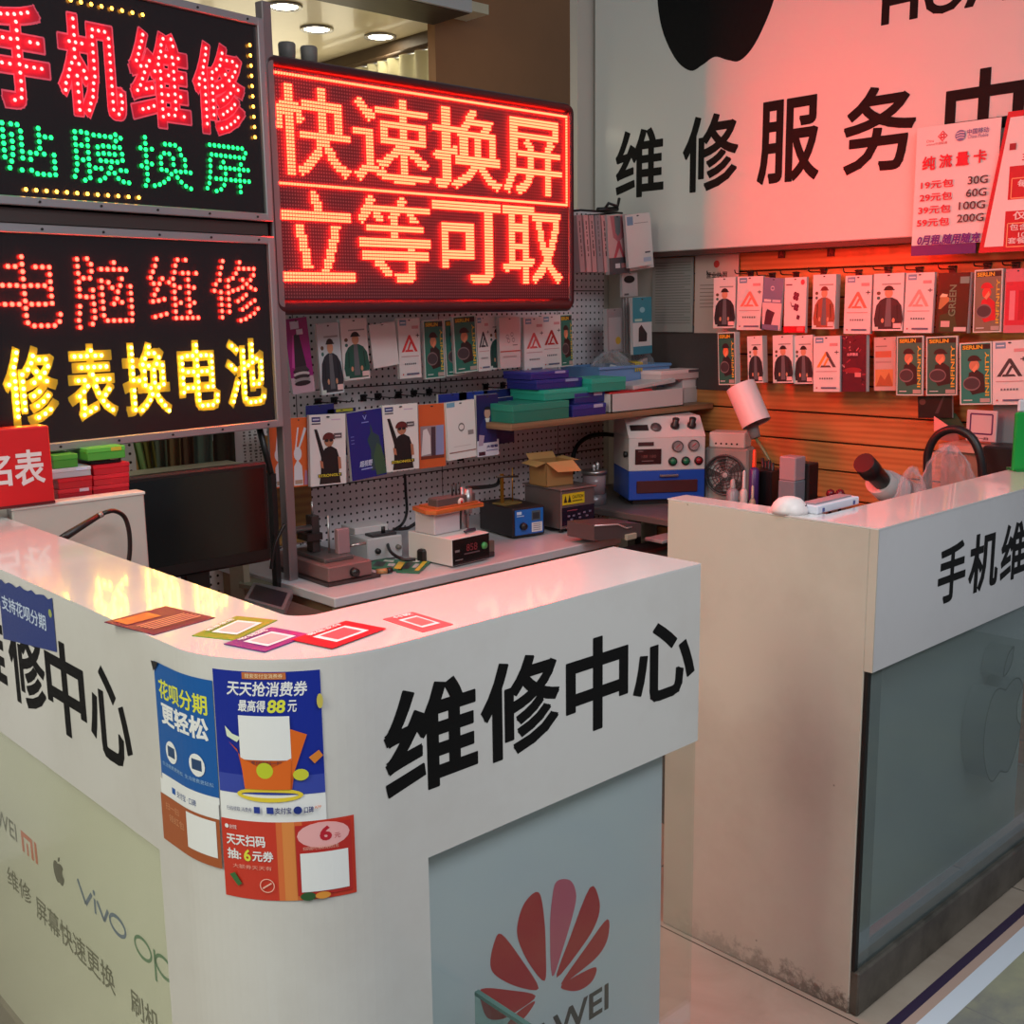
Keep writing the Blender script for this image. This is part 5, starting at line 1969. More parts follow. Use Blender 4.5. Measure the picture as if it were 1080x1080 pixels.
GRP = 'cartons at the left end of the corner shelf'
z = flat_box(541, 421, 600, 440, 2.69, 0.20, (34, 116, 98), 'large dark green carton at the left end of the corner shelf, bottom one', group=GRP, z=ZS)
z = flat_box(574, 410, 622, 421, 2.72, 0.17, (44, 150, 130), 'teal carton lying on the large dark green one', group=GRP, z=z + .001)
z = flat_box(566, 402, 614, 412, 2.74, 0.15, (38, 40, 116), 'dark blue carton on the teal one, lower of two', group=GRP, z=z + .001, strip=(150, 150, 190))
z = flat_box(560, 396, 600, 404, 2.76, 0.14, (46, 42, 122), 'dark blue carton on the teal one, upper of two', group=GRP, z=z + .001, strip=(170, 160, 200))
z2 = flat_box(604, 424, 639, 436, 2.69, 0.16, (40, 44, 120), 'dark blue carton right of the large green one, lower of two', group=GRP, z=ZS, strip=(180, 180, 206))
z2 = flat_box(606, 413, 638, 424, 2.72, 0.15, (40, 44, 112), 'dark blue carton right of the teal one, upper of two', group=GRP, z=z2 + .001, strip=(190, 180, 206))
z2 = flat_box(624, 392, 660, 406, 2.70, 0.14, (40, 148, 128), 'bright teal carton topmost beside the blue tray', group=GRP, z=z2 + .001)

# open white box with red lining, at the front of the shelf
a0, b0, a1, b1 = pb_y(645, 410, 721, 433, 2.685)
w = a1 - a0
h = 0.068
t = thing('gadget_box', 'open white box with red lining at the front of the corner shelf', 'box', ((a0 + a1) / 2, 2.685, ZS))
bx = MB()
wm = M((206, 194, 192), 0.35)
bx.box(-w / 2, w / 2, 0, 0.004, 0, h, wm).box(-w / 2, w / 2, 0.13, 0.134, 0, h, wm).box(-w / 2, -w / 2 + 0.004, 0, 0.134, 0, h, wm).box(w / 2 - 0.004, w / 2, 0, 0.134, 0, h, wm).box(-w / 2, w / 2, 0, 0.134, 0, 0.004, wm)
bx.build('tray', t)
MB().box(-w / 2 + 0.005, w * .1, 0.01, 0.12, 0.05, h + 0.006, M((190, 30, 34), 0.5), 0.006).build('red_lining', t)
MB().box(-w * .12, w / 2 + .01, 0.03, 0.15, h + 0.008, h + 0.024, wm, 0.002).build('lid', t, rot=(0.0, -0.05, 0.06))
zb = flat_box(720, 399, 741, 424, 2.76, 0.10, (206, 196, 194), 'small white carton with printed side, right of the red lined box', z=ZS, strip=(120, 110, 114))
zb = flat_box(697, 388, 743, 398, 2.75, 0.10, (226, 190, 186), 'flat pinkish white carton on the small white carton', z=zb + .001, strip=(110, 90, 96))

# blue tray with clear bags
a0, b0, a1, b1 = pb_y(632, 385, 702, 412, 2.86)
w = a1 - a0
t = thing('blue_tray', 'light blue plastic tray on the corner shelf, heaped with clear bags', 'tray', ((a0 + a1) / 2, 2.86, ZS))
mt = M((110, 150, 200), 0.35)
h = max(0.08, b1 - ZS)
tr = MB()
def rim(z, e):
    return [(-w / 2 - e, -e, z), (w / 2 + e, -e, z), (w / 2 + e, 0.18 + e, z), (-w / 2 - e, 0.18 + e, z)]
vs = rim(0, 0) + rim(h, 0.012) + rim(h, 0.006) + rim(0.004, -0.004)
fs = [[j * 4 + k, j * 4 + (k + 1) % 4, (j + 1) * 4 + (k + 1) % 4, (j + 1) * 4 + k] for j in range(3) for k in range(4)] + [[0, 1, 2, 3], [12, 13, 14, 15]]
tr.add(vs, fs, mt)
tr.build('tray', t)
MB().box(-w / 2 - 0.018, w / 2 + 0.018, -0.018, -0.008, h - 0.012, h, mt, 0.003).build('rim', t)
TRW, TRH = w, h


def mat_bag():
    m = bpy.data.materials.new('clear_bag')
    m.use_nodes = True
    nt = m.node_tree
    b = nt.nodes['Principled BSDF']
    o = nt.nodes['Material Output']
    b.inputs['Base Color'].default_value = (0.8, 0.8, 0.82, 1)
    b.inputs['Roughness'].default_value = 0.12
    tr = nt.nodes.new('ShaderNodeBsdfTransparent')
    tr.inputs['Color'].default_value = (0.92, 0.92, 0.93, 1)
    mx = nt.nodes.new('ShaderNodeMixShader')
    lw = nt.nodes.new('ShaderNodeLayerWeight')
    lw.inputs['Blend'].default_value = 0.35
    mr = nt.nodes.new('ShaderNodeMapRange')
    mr.inputs['To Min'].default_value = 0.08
    mr.inputs['To Max'].default_value = 0.55
    nt.links.new(lw.outputs['Facing'], mr.inputs['Value'])
    nt.links.new(mr.outputs[0], mx.inputs[0])
    nt.links.new(tr.outputs[0], mx.inputs[1])
    nt.links.new(b.outputs[0], mx.inputs[2])
    nt.links.new(mx.outputs[0], o.inputs[0])
    return m


m_bag = mat_bag()


def bag(c, r, label, seed, knot=False, parent_extra=None):
    rnd = random.Random(seed)
    mb = MB()
    nu, nv = 22, 12
    vs, fs = [], []
    ph = [(rnd.uniform(2, 7), rnd.uniform(2, 7), rnd.uniform(0, 6)) for _ in range(7)]
    for j in range(nv + 1):
        v = PI * j / nv
        for i in range(nu):
            u = 2 * PI * i / nu
            k = 1 + 0.10 * sum(abs(math.sin(p * u + q * v + s)) - 0.5 for p, q, s in ph) * 0.6
            x, y, z = r[0] * k * math.sin(v) * math.cos(u), r[1] * k * math.sin(v) * math.sin(u), r[2] * k * math.cos(v)
            z = max(z, -r[2] * 0.72)
            vs.append((x, y, z + r[2] * 0.72))
    for j in range(nv):
        for i in range(nu):
            fs.append([j * nu + i, j * nu + (i + 1) % nu, (j + 1) * nu + (i + 1) % nu, (j + 1) * nu + i])
    mb.add(vs, fs, m_bag)
    o = mb.build('plastic_bag', None, c)
    return tag(o, label, 'bag')


p = at(645, 386, y=2.93)
b_ = bag((p.x, 2.93, ZS + 0.03), (0.10, 0.07, 0.10), 'clear plastic bag with white parts, left one in the blue tray', 3)
MB().box(-0.05, 0.05, -0.02, 0.02, 0.07, 0.12, M((226, 226, 226), 0.4), 0.004).build('white_parts', b_, rot=(0.2, 0.25, 0.1))
p = at(676, 386, y=2.93)
b_ = bag((p.x, 2.95, ZS + 0.03), (0.08, 0.06, 0.11), 'clear plastic bag with a pale card, right one in the blue tray', 9)
MB().box(-0.045, 0.045, -0.02, 0.0, 0.03, 0.15, M((206, 180, 176), 0.4), 0.004).build('pale_card', b_, rot=(0.25, -0.3, 0.0))
mb = MB()
for k in range(4):
    mb.tube([(0.012 * k, -0.016, 0.03), (0.012 * k + 0.008, -0.012, 0.062), (0.012 * k + 0.012, 0.03, 0.067)], 0.003, M((206, 176, 70), 0.5), 6)
p = at(668, 392, y=2.855)
wobj('rubber_bands', mb.xf(Matrix.Translation((p.x, 2.86, ZS + TRH - 0.055))), (p.x, 2.85, ZS + 0.02), 'bunch of yellow rubber bands hooked over the blue tray rim', 'rubber band')

# grey bin with boxes on top
a0, b0, a1, b1 = pb_y(704, 384, 757, 420, 2.93)
w = a1 - a0
cx = (a0 + a1) / 2
h = b1 - ZS
t = thing('storage_bin', 'grey white plastic bin at the right end of the corner shelf', 'bin', (cx, 2.90, ZS))
bn = MB()
def rim2(z, e):
    return [(-w / 2 - e, -e, z), (w / 2 + e, -e, z), (w / 2 + e, 0.17 + e, z), (-w / 2 - e, 0.17 + e, z)]
vs = rim2(0, -0.008) + rim2(h, 0.0) + rim2(h, -0.004) + rim2(0.004, -0.012)
bn.add(vs, [[j * 4 + k, j * 4 + (k + 1) % 4, (j + 1) * 4 + (k + 1) % 4, (j + 1) * 4 + k] for j in range(3) for k in range(4)] + [[0, 1, 2, 3], [12, 13, 14, 15]], M((168, 162, 162), 0.4))
bn.build('tub', t)
MB().box(-w / 2 - 0.008, w / 2 + 0.008, -0.008, 0.0, h - 0.012, h, M((196, 186, 186), 0.35), 0.002).build('rim', t)
MB().box(-w / 2 - 0.006, w / 2 + 0.006, -0.006, 0.176, h, h + 0.006, M((190, 176, 178), 0.3), 0.002).build('lid', t)
zz = ZS + h + 0.007
zz = flat_box(712, 371, 757, 377, 2.92, 0.12, (50, 40, 42), 'black flat carton on the bin lid below two white ones', z=zz, strip=(150, 140, 140))
zz = flat_box(712, 366, 750, 371, 2.92, 0.12, (200, 150, 150), 'pinkish flat carton between black and white ones on the bin', z=zz + .001)
zz = flat_box(714, 359.5, 757, 364.5, 2.91, 0.12, (226, 200, 196), 'white flat carton topmost on the grey bin', z=zz + .001)
a0, b0, a1, b1 = pb_y(688, 366, 706, 384, 3.02)
wobj('white_carton', MB().box(a0, a1, 3.02, 3.08, ZS, b1, M((206, 202, 196), 0.4), 0.002).prism([(a1, b1 - 0.075), (a1 + 0.006, b1 - 0.075), (a1 + 0.028, b1 + 0.01), (a1 + 0.022, b1 + 0.01)], 3.02, 3.07, M((226, 220, 216), 0.4), 'y'), ((a0 + a1) / 2, 3.05, ZS), 'plain white carton with raised flap, between the blue tray and the bin', 'box')

# ------------------------------------------------------------------ gauge machine in the corner
zb = 0.80
t, w, h0 = dev('gauge_machine', 'white and blue bench machine with dials and buttons in the corner', 'machine', (663, 528), (743, 525), (663, 497), zb)
h1, h2, dpt = 0.108, 0.232, 0.24
blue = M((28, 74, 170), 0.35)
whm = M((206, 196, 194), 0.35)
MB().box(-w / 2, w / 2, 0, dpt, 0, h1, blue, 0.003).build('lower_body', t)
MB().box(-w / 2, w / 2, 0.0, dpt, h1, h2, whm, 0.003).build('upper_body', t)
top = MB().prism([(0.0, h2), (dpt, h2), (dpt, 0.302), (0.075, 0.302)], -w / 2, w / 2, whm, 'x')
top.build('sloped_top', t)
MB().box(-w / 2 + 0.02, w / 2 - 0.02, 0.02, dpt - 0.02, -0.02, 0, BLACK).build('base', t)
mb = MB().box(-w * .40, w * .40, -0.006, 0.0, 0.026, 0.072, M((70, 34, 36), 0.35), 0.002)
mb.build('tray_slot', t)
mb = MB().box(-w * .10, w * .14, -0.014, -0.004, 0.086, 0.094, METAL, 0.002).box(-w * .10, -w * .08, -0.006, 0, 0.086, 0.094, METAL).box(w * .12, w * .14, -0.006, 0, 0.086, 0.094, METAL)
mb.build('handle', t)
sc = MB().box(-w * .42, -w * .08, -0.004, 0, h1 + 0.026, h1 + 0.082, M((40, 22, 24), 0.25), 0.001)
a = Art(sc, face_map((-w * .42, -0.004, h1 + 0.026), (w * .34, 0, 0), (0, 0, 0.056), (0, -1, 0)))
a.text('188 180', .24, .42, .80, .62, M((120, 70, 66), 0.4))
a.rect(.24, .2, .7, .25, M((120, 96, 96), 0.4))
a.rect(.1, .85, .3, .9, M((120, 96, 96), 0.4))
sc.build('screen', t)
MB().box(-w * .38, -w * .18, -0.003, 0, h1 + 0.094, h1 + 0.108, M((60, 40, 42), 0.3)).build('switch_plate', t)
for k, (fx, fz) in enumerate(((.13, .090), (.34, .092))):
    g = MB().lathe([(0.021, 0), (0.021, -0.010), (0.018, -0.012), (0.018, -0.008), (0.0001, -0.008)], (w * fx, 0, h1 + fz), M((110, 100, 100), 0.3, 0.7), 20, 'y')
    gd = g.build('gauge_dial', t)
    MB().lathe([(0.0175, 0), (0.0001, 0)], (w * fx, -0.0088, h1 + fz), M((196, 176, 176), 0.4), 20, 'y').tube([(w * fx - 0.008, -0.0095, h1 + fz - 0.006), (w * fx + 0.008, -0.0095, h1 + fz + 0.007)], 0.0011, RED, 5).build('gauge_face', gd)
for fx, col, lb in ((.07, (30, 110, 76), 'green push button'), (.24, (30, 110, 76), 'green push button'), (.41, (120, 24, 34), 'red push button')):
    MB().lathe([(0.0165, 0), (0.0165, -0.006), (0.013, -0.008)], (w * fx, 0, h1 + 0.034), BLACK, 18, 'y').lathe([(0.012, -0.006), (0.011, -0.014), (0.0001, -0.015)], (w * fx, 0, h1 + 0.034), M(col, 0.3), 18, 'y').build('push_button', t)['label'] = lb
sl = math.atan2(0.07, 0.075)
for fx in (.13, .35):
    k = MB().lathe([(0.017, 0), (0.016, 0.012), (0.011, 0.014), (0.013, 0.034), (0.0001, 0.036)], (0, 0, 0), M((34, 24, 26), 0.35), 16)
    k.build('knob', t, (w * fx, 0.035, 0.266), rot=(sl * 0.6, 0, 0))
MB().lathe([(0.020, 0), (0.020, 0.006), (0.0001, 0.006)], (0, 0, 0), M((90, 78, 80), 0.3), 18).build('meter_window', t, (-w * .12, 0.035, 0.264), rot=(sl, 0, 0))
MB().box(-0.034, 0.034, -0.013, 0.013, 0, 0.004, M((36, 20, 22), 0.3)).build('display_window', t, (-w * .34, 0.035, 0.264), rot=(sl, 0, 0))
MB().lathe([(0.010, 0), (0.012, -0.014), (0.0001, -0.015)], (-w / 2, 0.02, h1 + 0.062), BLACK, 14, 'x').build('side_knob', t)

# fume fan beside the machine
t, w, h = dev('desk_fan', 'grey boxy desk fan with round grille beside the gauge machine', 'fan', (742, 527), (788, 530), (742, 474), 0.785)
h = 0.20
MB().box(-w / 2, w / 2, 0, 0.10, 0, h, M((156, 148, 144), 0.45), 0.008).build('body', t)
MB().box(-w * .40, w * .42, 0.0, 0.09, h, h + 0.058, M((206, 200, 196), 0.4), 0.004).build('control_panel', t)
mb = MB()
for k in range(5):
    mb.cyl((-w * .24 + k * w * .12, -0.001, h + 0.016), 0.004, 0.003, BLACK, 'y', 8)
mb.build('control_buttons', t)
g = MB()
for k in range(6):
    r = 0.012 + 0.0125 * k
    g.tube([(r * math.cos(2 * PI * i / 28), -0.012, h * .5 + r * math.sin(2 * PI * i / 28)) for i in range(29)], 0.0016 if k < 5 else 0.004, M((70, 64, 66), 0.4), 5, False)
for k in range(18):
    an = 2 * PI * k / 18
    g.tube([(0.012 * math.cos(an), -0.012, h * .5 + 0.012 * math.sin(an)), (0.075 * math.cos(an), -0.010, h * .5 + 0.075 * math.sin(an))], 0.0012, M((86, 80, 80), 0.4), 4, False)
g.build('grille', t)
bl = MB()
for k in range(5):
    an = 2 * PI * k / 5
    pts = [(0.016, -.25), (0.066, -.45), (0.068, .25), (0.016, .35)]
    bl.add([(r * math.cos(an + q), -0.004 - 0.003 * (q > 0), h * .5 + r * math.sin(an + q)) for r, q in pts], [(0, 1, 2, 3)], M((150, 150, 150), 0.4))
bl.lathe([(0.017, 0), (0.016, -0.008), (0.0001, -0.009)], (0, -0.003, h * .5), M((176, 172, 172), 0.4), 16, 'y')
bl.build('fan_blades', t)
MB().lathe([(0.074, 0), (0.0001, 0)], (0, -0.0008, h * .5), M((120, 116, 116), 0.5), 28, 'y').build('fan_recess', t)


def on_desk(px, py, zb=0.78):
    return at(px, py, z=zb)


# bottles and holders on the side table (their feet are hidden behind the counter side)
def bottle(px, ytop, X, r, body, cap, label, hcap=0.3, cat='bottle', name='bottle'):
    q = at(px, ytop, x=X)
    h = q.z - 0.78
    t = thing(name, label, cat, (X, q.y, 0.78))
    MB().lathe([(r * .9, 0), (r, 0.006), (r, h * (1 - hcap) - 0.01), (r * .5, h * (1 - hcap))], (0, 0, 0), M(body, 0.3), 18).build('body', t)
    MB().lathe([(r * .5, h * (1 - hcap)), (r * .45, h * (1 - hcap) + 0.004), (r * .38, h * .96), (r * .2, h)], (0, 0, 0), M(cap, 0.35), 14).build('cap', t)
    return t


bottle(773, 505, 3.10, 0.020, (134, 140, 146), (160, 162, 162), 'grey plastic bottle before the desk fan', 0.22)
bottle(785, 496, 3.12, 0.013, (196, 192, 190), (206, 206, 206), 'slim white dropper bottle before the desk fan', 0.35)
bottle(794, 512, 3.14, 0.011, (176, 160, 140), (196, 186, 170), 'small pale bottle right of the slim dropper bottle', 0.35)
bottle(796, 474, 3.22, 0.017, (70, 44, 110), (236, 80, 40), 'purple tube with a bright orange cap', 0.26)
q = at(811, 482, x=3.30)
t = thing('tool_holder', 'black tool holder box between the orange capped tube and grey pot', 'holder', (3.30, q.y, 0.78))
h = q.z - 0.78
MB().box(-0.05, 0.05, -0.046, 0.046, 0, h * .8, M((20, 18, 20), 0.35), 0.004).build('box', t)
for k in range(4):
    MB().tube([(-0.02 + 0.012 * k, -0.03 + 0.02 * k, h * .5), (-0.03 + 0.015 * k, -0.036 + 0.024 * k, h * (0.93 + 0.03 * (k % 2)))], 0.006, M((34, 30, 32), 0.4), 8).build('tool_grip', t)
q = at(836, 481, x=3.05)
t = thing('brush_pot', 'grey square pot with a clear lid on the side table', 'pot', (3.05, q.y, 0.78))
h = q.z - 0.78
MB().box(-0.03, 0.03, -0.031, 0.031, 0, h * .70, M((112, 122, 132), 0.4), 0.003).build('pot', t)
MB().box(-0.029, 0.029, -0.03, 0.03, h * .70, h, M((160, 140, 146), 0.25), 0.003).build('lid', t)
q = at(850, 488, x=3.10)
wobj('black_case', MB().box(3.08, 3.14, q.y - 0.024, q.y + 0.03, 0.78, q.z, M((22, 19, 21), 0.4), 0.004), (3.1, q.y, 0.78), 'black upright case right behind the grey square pot', 'case')
for px, lb in ((876, 'small dark red glossy ball on the side table, left one'), (886, 'small dark red glossy ball on the side table, right one')):
    q = at(px, 521, x=3.45)
    mb = MB().lathe([(0.0001, 0), (0.012, 0.004), (0.017, 0.014), (0.012, 0.027), (0.004, 0.031), (0.0001, 0.031)], (3.45, q.y, q.z - 0.014), M((110, 30, 46), 0.2), 16)
    mb.cyl((3.45, q.y, 0.78), 0.006, max(0.01, q.z - 0.79), M((40, 26, 30), 0.4), 'z', 10)
    wobj('red_knob', mb, (3.45, q.y, 0.78), lb, 'knob')

# desk lamp with a white drum shade
XL = 3.30
p1, p2 = at(781, 407, x=XL), at(798, 447, x=XL)
t = thing('desk_lamp', 'desk lamp with a tilted white drum shade before the lower packs', 'lamp', (XL, p2.y - 0.06, 0.78))
d = (p2 - p1)
sh = MB().tube([p1, p2], 0.052, M((222, 206, 206), 0.4), 28, False)
sh.tube([p1 + d * .02, p2 - d * .02], 0.050, M((170, 150, 152), 0.4), 28, False)
sh.lathe([(0.0515, -0.001), (0.0001, -0.001)], (0, 0, 0), M((206, 190, 190), 0.4), 28)
n0 = len(sh.v) - 56
rotq = Vector((0, 0, -1)).rotation_difference(d.normalized()).to_matrix().to_4x4()
sh.xf(Matrix.Translation(p1) @ rotq, n0)
wpart('lamp_shade', sh, t)
p3, p4 = at(792, 446, x=XL + 0.03), at(797, 462, x=XL + 0.03)
wpart('joint', MB().tube([p3, p4], [0.024, 0.018], M((150, 134, 132), 0.4), 14), t)
wpart('arm', MB().tube([p4, at(806, 476, x=XL + 0.04), at(814, 490, x=XL + 0.04), at(816, 540, x=XL + 0.03)], 0.006, M((116, 120, 80), 0.4), 8), t)
q = at(816, 540, x=XL + 0.03)
wpart('base', MB().lathe([(0.07, 0), (0.07, 0.012), (0.02, 0.02), (0.008, 0.04)], (q.x, q.y, 0.78), M((150, 140, 136), 0.4), 20), t)

# ------------------------------------------------------------------ on the right counter
p = at(837, 541, z=ZC)
t = thing('alarm_dome', 'round white dome shaped device with slots on the right counter side', 'device', (2.033, p.y + 0.01, ZC))
MB().lathe([(0.040, 0), (0.040, 0.008), (0.034, 0.020), (0.024, 0.030), (0.012, 0.034), (0.0001, 0.035)], (0, 0, 0), M((216, 206, 206), 0.35), 26).build('shell', t)
sl_ = MB()
for k in range(3):
    an0 = math.radians(-62 - 12 * k)
    pts = []
    for j in range(7):
        r = 0.026 + 0.0045 * k
        z = 0.0355 - (r / 0.04) ** 2 * 0.024
        an = math.radians(230 + 50 + 14 * j)
        pts.append((r * math.cos(an), r * math.sin(an), z))
    sl_.tube(pts, 0.0016, M((40, 34, 36), 0.5), 5)
sl_.build('slots', t)
p0, p1, p2 = at(862, 543, z=ZC), at(906, 532, z=ZC), at(862, 536, z=ZC)
d = p1 - p0
t = thing('white_carton', 'small white box lying at the corner of the right counter top', 'box', (p0 + p1) / 2, math.atan2(d.y, d.x))
t.location.z = ZC
w = d.length
MB().box(-w / 2, w / 2, 0, 0.055, 0, 0.018, M((206, 208, 220), 0.3), 0.002).build('body', t)
MB().box(-w / 2 + 0.012, w / 2 - 0.012, 0.012, 0.043, 0.018, 0.0215, M((150, 126, 132), 0.3), 0.001).build('top_plate', t)
MB().box(-w / 2 + .02, -w / 2 + .026, -0.002, 0.0, 0.004, 0.012, M((70, 80, 140), 0.3)).box(w / 2 - .026, w / 2 - .02, -0.002, 0.0, 0.004, 0.012, M((70, 80, 140), 0.3)).build('clasps', t)

p = at(1072, 497, z=ZC)
t = thing('payment_stand', 'green standing plate with white inset at the far end of the right counter', 'sign', (2.935, 1.212, ZC), -0.75)
MB().box(-0.005, 0.15, 0, 0.014, 0, 0.155, M((24, 150, 60), 0.25), 0.004).build('plate', t)
MB().box(0.0, 0.15, 0.002, 0.012, 0.155, 0.188, M((206, 206, 210), 0.3), 0.005).build('white_cap', t)
MB().box(0.03, 0.13, -0.002, 0.0, 0.04, 0.13, M((206, 226, 196), 0.3)).build('inset', t)
MB().box(0.0, 0.145, -0.006, 0.05, 0, 0.006, M((20, 120, 50), 0.3)).build('foot', t)

# stereo microscope behind the counter front
YM = 1.74
def mp(px, py, dy=0.0):
    return at(px, py, y=YM + dy)
t = thing('microscope', 'stereo microscope with black eyepieces and pale grey body behind the right counter', 'microscope', (mp(945, 530).x, YM, 0.72))
for dy, lb in ((-0.012, 1), (0.035, 2)):
    wpart('eyepiece', MB().tube([mp(911, 488, dy), mp(919, 497, dy), mp(921, 498, dy), mp(936, 514, dy)], [0.033, 0.034, 0.029, 0.028], M((24, 20, 22), 0.35), 18), t)
wpart('eye_tube', MB().tube([mp(926, 507), mp(943, 522)], [0.042, 0.046], M((186, 184, 184), 0.35), 24), t)
HD = wpart('head', MB().tube([mp(934, 512), mp(958, 523), mp(985, 532)], [0.050, 0.048, 0.05], M((176, 174, 178), 0.35), 24), t)
wpart('ring_line', MB().tube([mp(945.5, 516.8), mp(947.5, 517.8)], 0.0515, M((60, 60, 70), 0.35), 24), HD)
c_ = mp(985, 532)
wpart('stand_pole', MB().cyl((c_.x + 0.03, YM + 0.02, 0.72), 0.014, c_.z - 0.74, METAL, 'z', 16), t)
wpart('stand_base', MB().box(c_.x - 0.09, c_.x + 0.12, YM - 0.08, YM + 0.1, 0.70, 0.72, M((170, 168, 168), 0.4), 0.005), t)
wobj('counter_desk', MB().box(2.40, 2.96, 1.63, 1.98, 0.68, 0.70, M((150, 140, 130), 0.4), 0.002).box(2.42, 2.46, 1.65, 1.69, 0, 0.68, M((90, 84, 80), 0.4)).box(2.90, 2.94, 1.65, 1.69, 0, 0.68, M((90, 84, 80), 0.4)).box(2.42, 2.46, 1.92, 1.96, 0, 0.68, M((90, 84, 80), 0.4)).box(2.90, 2.94, 1.92, 1.96, 0, 0.68, M((90, 84, 80), 0.4)), (2.7, 1.8, 0), 'low desk under the microscope behind the right counter', 'desk')

# thick black cable arch, crumpled bag, cartons and plate at the right
XC = 3.30
pts = [at(px, py, x=XC) for px, py in ((980, 560), (978, 492), (980, 474), (987, 461), (998, 454), (1010, 453), (1021, 458), (1029, 468), (1034, 482), (1036, 500), (1038, 560))]
wobj('cable_arch', MB().tube(spline([tuple(p) for p in pts], 4, False), 0.013, M((26, 21, 24), 0.4), 10), (XC, pts[0].y, 0.78), 'thick black cable bent into an arch above the crumpled bag', 'cable')
p = at(1000, 503, x=3.12)
bag((3.12, p.y, 0.781), (0.06, 0.085, (p.z + 0.075 - 0.78) / 1.72), 'crumpled clear plastic bag behind the right counter top', 21)
p = at(976, 512, x=3.06)
bag((3.06, p.y + 0.04, 0.781), (0.035, 0.05, (p.z + 0.035 - 0.78) / 1.72), 'smaller crumpled bag end with yellow spot, left of the big bag', 33)
q0, q1 = at(994, 468, x=3.42), at(1032, 505, x=3.42)
wobj('storage_carton', MB().box(3.42, 3.56, q1.y, q0.y, 0.78, q0.z - .02, M((150, 110, 90), 0.5)).box(3.405, 3.57, q1.y - .01, q0.y + .005, q0.z - .02, q0.z, M((206, 150, 130), 0.5)), (3.49, (q0.y + q1.y) / 2, 0.78), 'brown carton with pale lid behind the cable arch', 'box')
q0, q1 = at(1036, 470, x=3.40), at(1068, 505, x=3.40)
wobj('black_case', MB().box(3.40, 3.55, q1.y, q0.y, 0.78, q0.z, M((28, 22, 23), 0.4), 0.006), (3.47, (q0.y + q1.y) / 2, 0.78), 'black case standing right of the cable arch below the white plate', 'case')
q0, q1 = at(1038, 476, x=3.39), at(1062, 486, x=3.39)
# white plate with rounded frame (the code itself is not reproduced)
q0, q1 = at(1020, 432, x=3.47), at(1050, 467, x=3.47)
t = thing('code_plate', 'white plate with a purple rounded frame above the black case', 'sign', (3.47, (q0.y + q1.y) / 2, q1.z))
wpart('plate', MB().box(3.47, 3.476, q1.y, q0.y, q1.z, q0.z, M((206, 180, 180), 0.35), 0.002), t)
mb = MB()
a = Art(mb, face_map((3.47, q0.y, q1.z), (0, -(q0.y - q1.y), 0), (0, 0, q0.z - q1.z), (-1, 0, 0)))
a.line([(.14, .25), (.14, .88), (.86, .88), (.86, .25), (.14, .25)], .05, M((90, 40, 90), 0.4))
a.text('扫一扫', .25, .06, .75, .15, M((60, 40, 60), 0.4), 0.03)
wpart('print', mb, t)
q0, q1 = at(1048, 425, x=3.52), at(1062, 470, x=3.52)
wobj('grey_board', MB().box(3.52, 3.53, q1.y - 0.15, q0.y, 0.78, q0.z, M((140, 132, 136), 0.5)), (3.525, q1.y, 0.78), 'grey board standing behind the white code plate', 'board')
def tri(pts, X, col, label):
    P = [at(px, py, x=X) for px, py in pts]
    mb = MB().prism([(p.y, p.z) for p in P], X, X + 0.003, M(col, 0.5), 'x')
    c = sum(P, Vector()) / len(P)
    wobj('leaflet', mb, (X, c.y, min(p.z for p in P)), label, 'leaflet')
tri(((985, 439), (1000, 449), (985, 455)), 3.50, (236, 150, 140), 'pink folded leaflet corner under the black pack')
tri(((985, 437), (1008, 436), (1020, 455), (1018, 462), (1000, 452)), 3.54, (30, 70, 44), 'dark green leaflet behind the pink leaflet corner')
tri(((984, 457), (1010, 456), (1012, 467), (986, 463)), 3.53, (150, 96, 90), 'dull red leaflet under the arch of black cable')

# ------------------------------------------------------------------ repair tools on the work table
Zt = ZT + 0.001
dk = M((52, 40, 40), 0.4)
t, w, h = dev('clamp_machine', 'brownish metal clamp machine with front knob, left end of the work table', 'machine', (347, 618), (393, 609), (346, 599), Zt)
dp = 0.30
MB().box(-w / 2, w / 2, 0, dp, 0.008, h, M((134, 100, 98), 0.35, 0.3), 0.003).build('base_box', t)
MB().box(-w / 2 - 0.01, w / 2 + 0.02, -0.012, dp, 0, 0.008, dk).build('foot_plate', t)
MB().lathe([(0.013, 0), (0.012, -0.016), (0.0001, -0.017)], (w * .06, 0, h * .52), BLACK, 16, 'y').build('knob', t)
MB().box(-w * .36, w * .30, 0.05, 0.24, h, h + 0.012, M((110, 104, 104), 0.3, 0.6), 0.002).build('heating_plate', t)
cl = MB().box(-0.03, -0.004, 0.15, 0.185, h + 0.012, h + 0.12, M((70, 62, 62), 0.35, 0.5), 0.002).box(-0.052, -0.002, 0.14, 0.20, h + 0.05, h + 0.07, M((60, 52, 52), 0.35, 0.5))
col_ = cl.build('column', t)
MB().tube([(-0.10, 0.16, h + 0.085), (-0.085, 0.16, h + 0.085), (-0.084, 0.16, h + 0.085), (-0.03, 0.16, h + 0.085)], [0.016, 0.016, 0.010, 0.010], METAL, 14).build('micrometer', col_)
MB().cyl((-0.018, 0.165, h + 0.12), 0.003, 0.04, METAL, 'z', 8).build('pin', t)
MB().box(0.012, 0.052, 0.08, 0.10, h + 0.012, h + 0.085, M((170, 140, 146), 0.3, 0.4), 0.002).build('clamp_block', t)
MB().cyl((0.006, 0.12, h + 0.012), 0.003, 0.11, METAL, 'z', 8).build('guide_rod', t)
MB().tube([(0.052, 0.09, h + 0.03), (0.10, 0.07, h + 0.034)], 0.004, METAL, 8).build('lever', t)

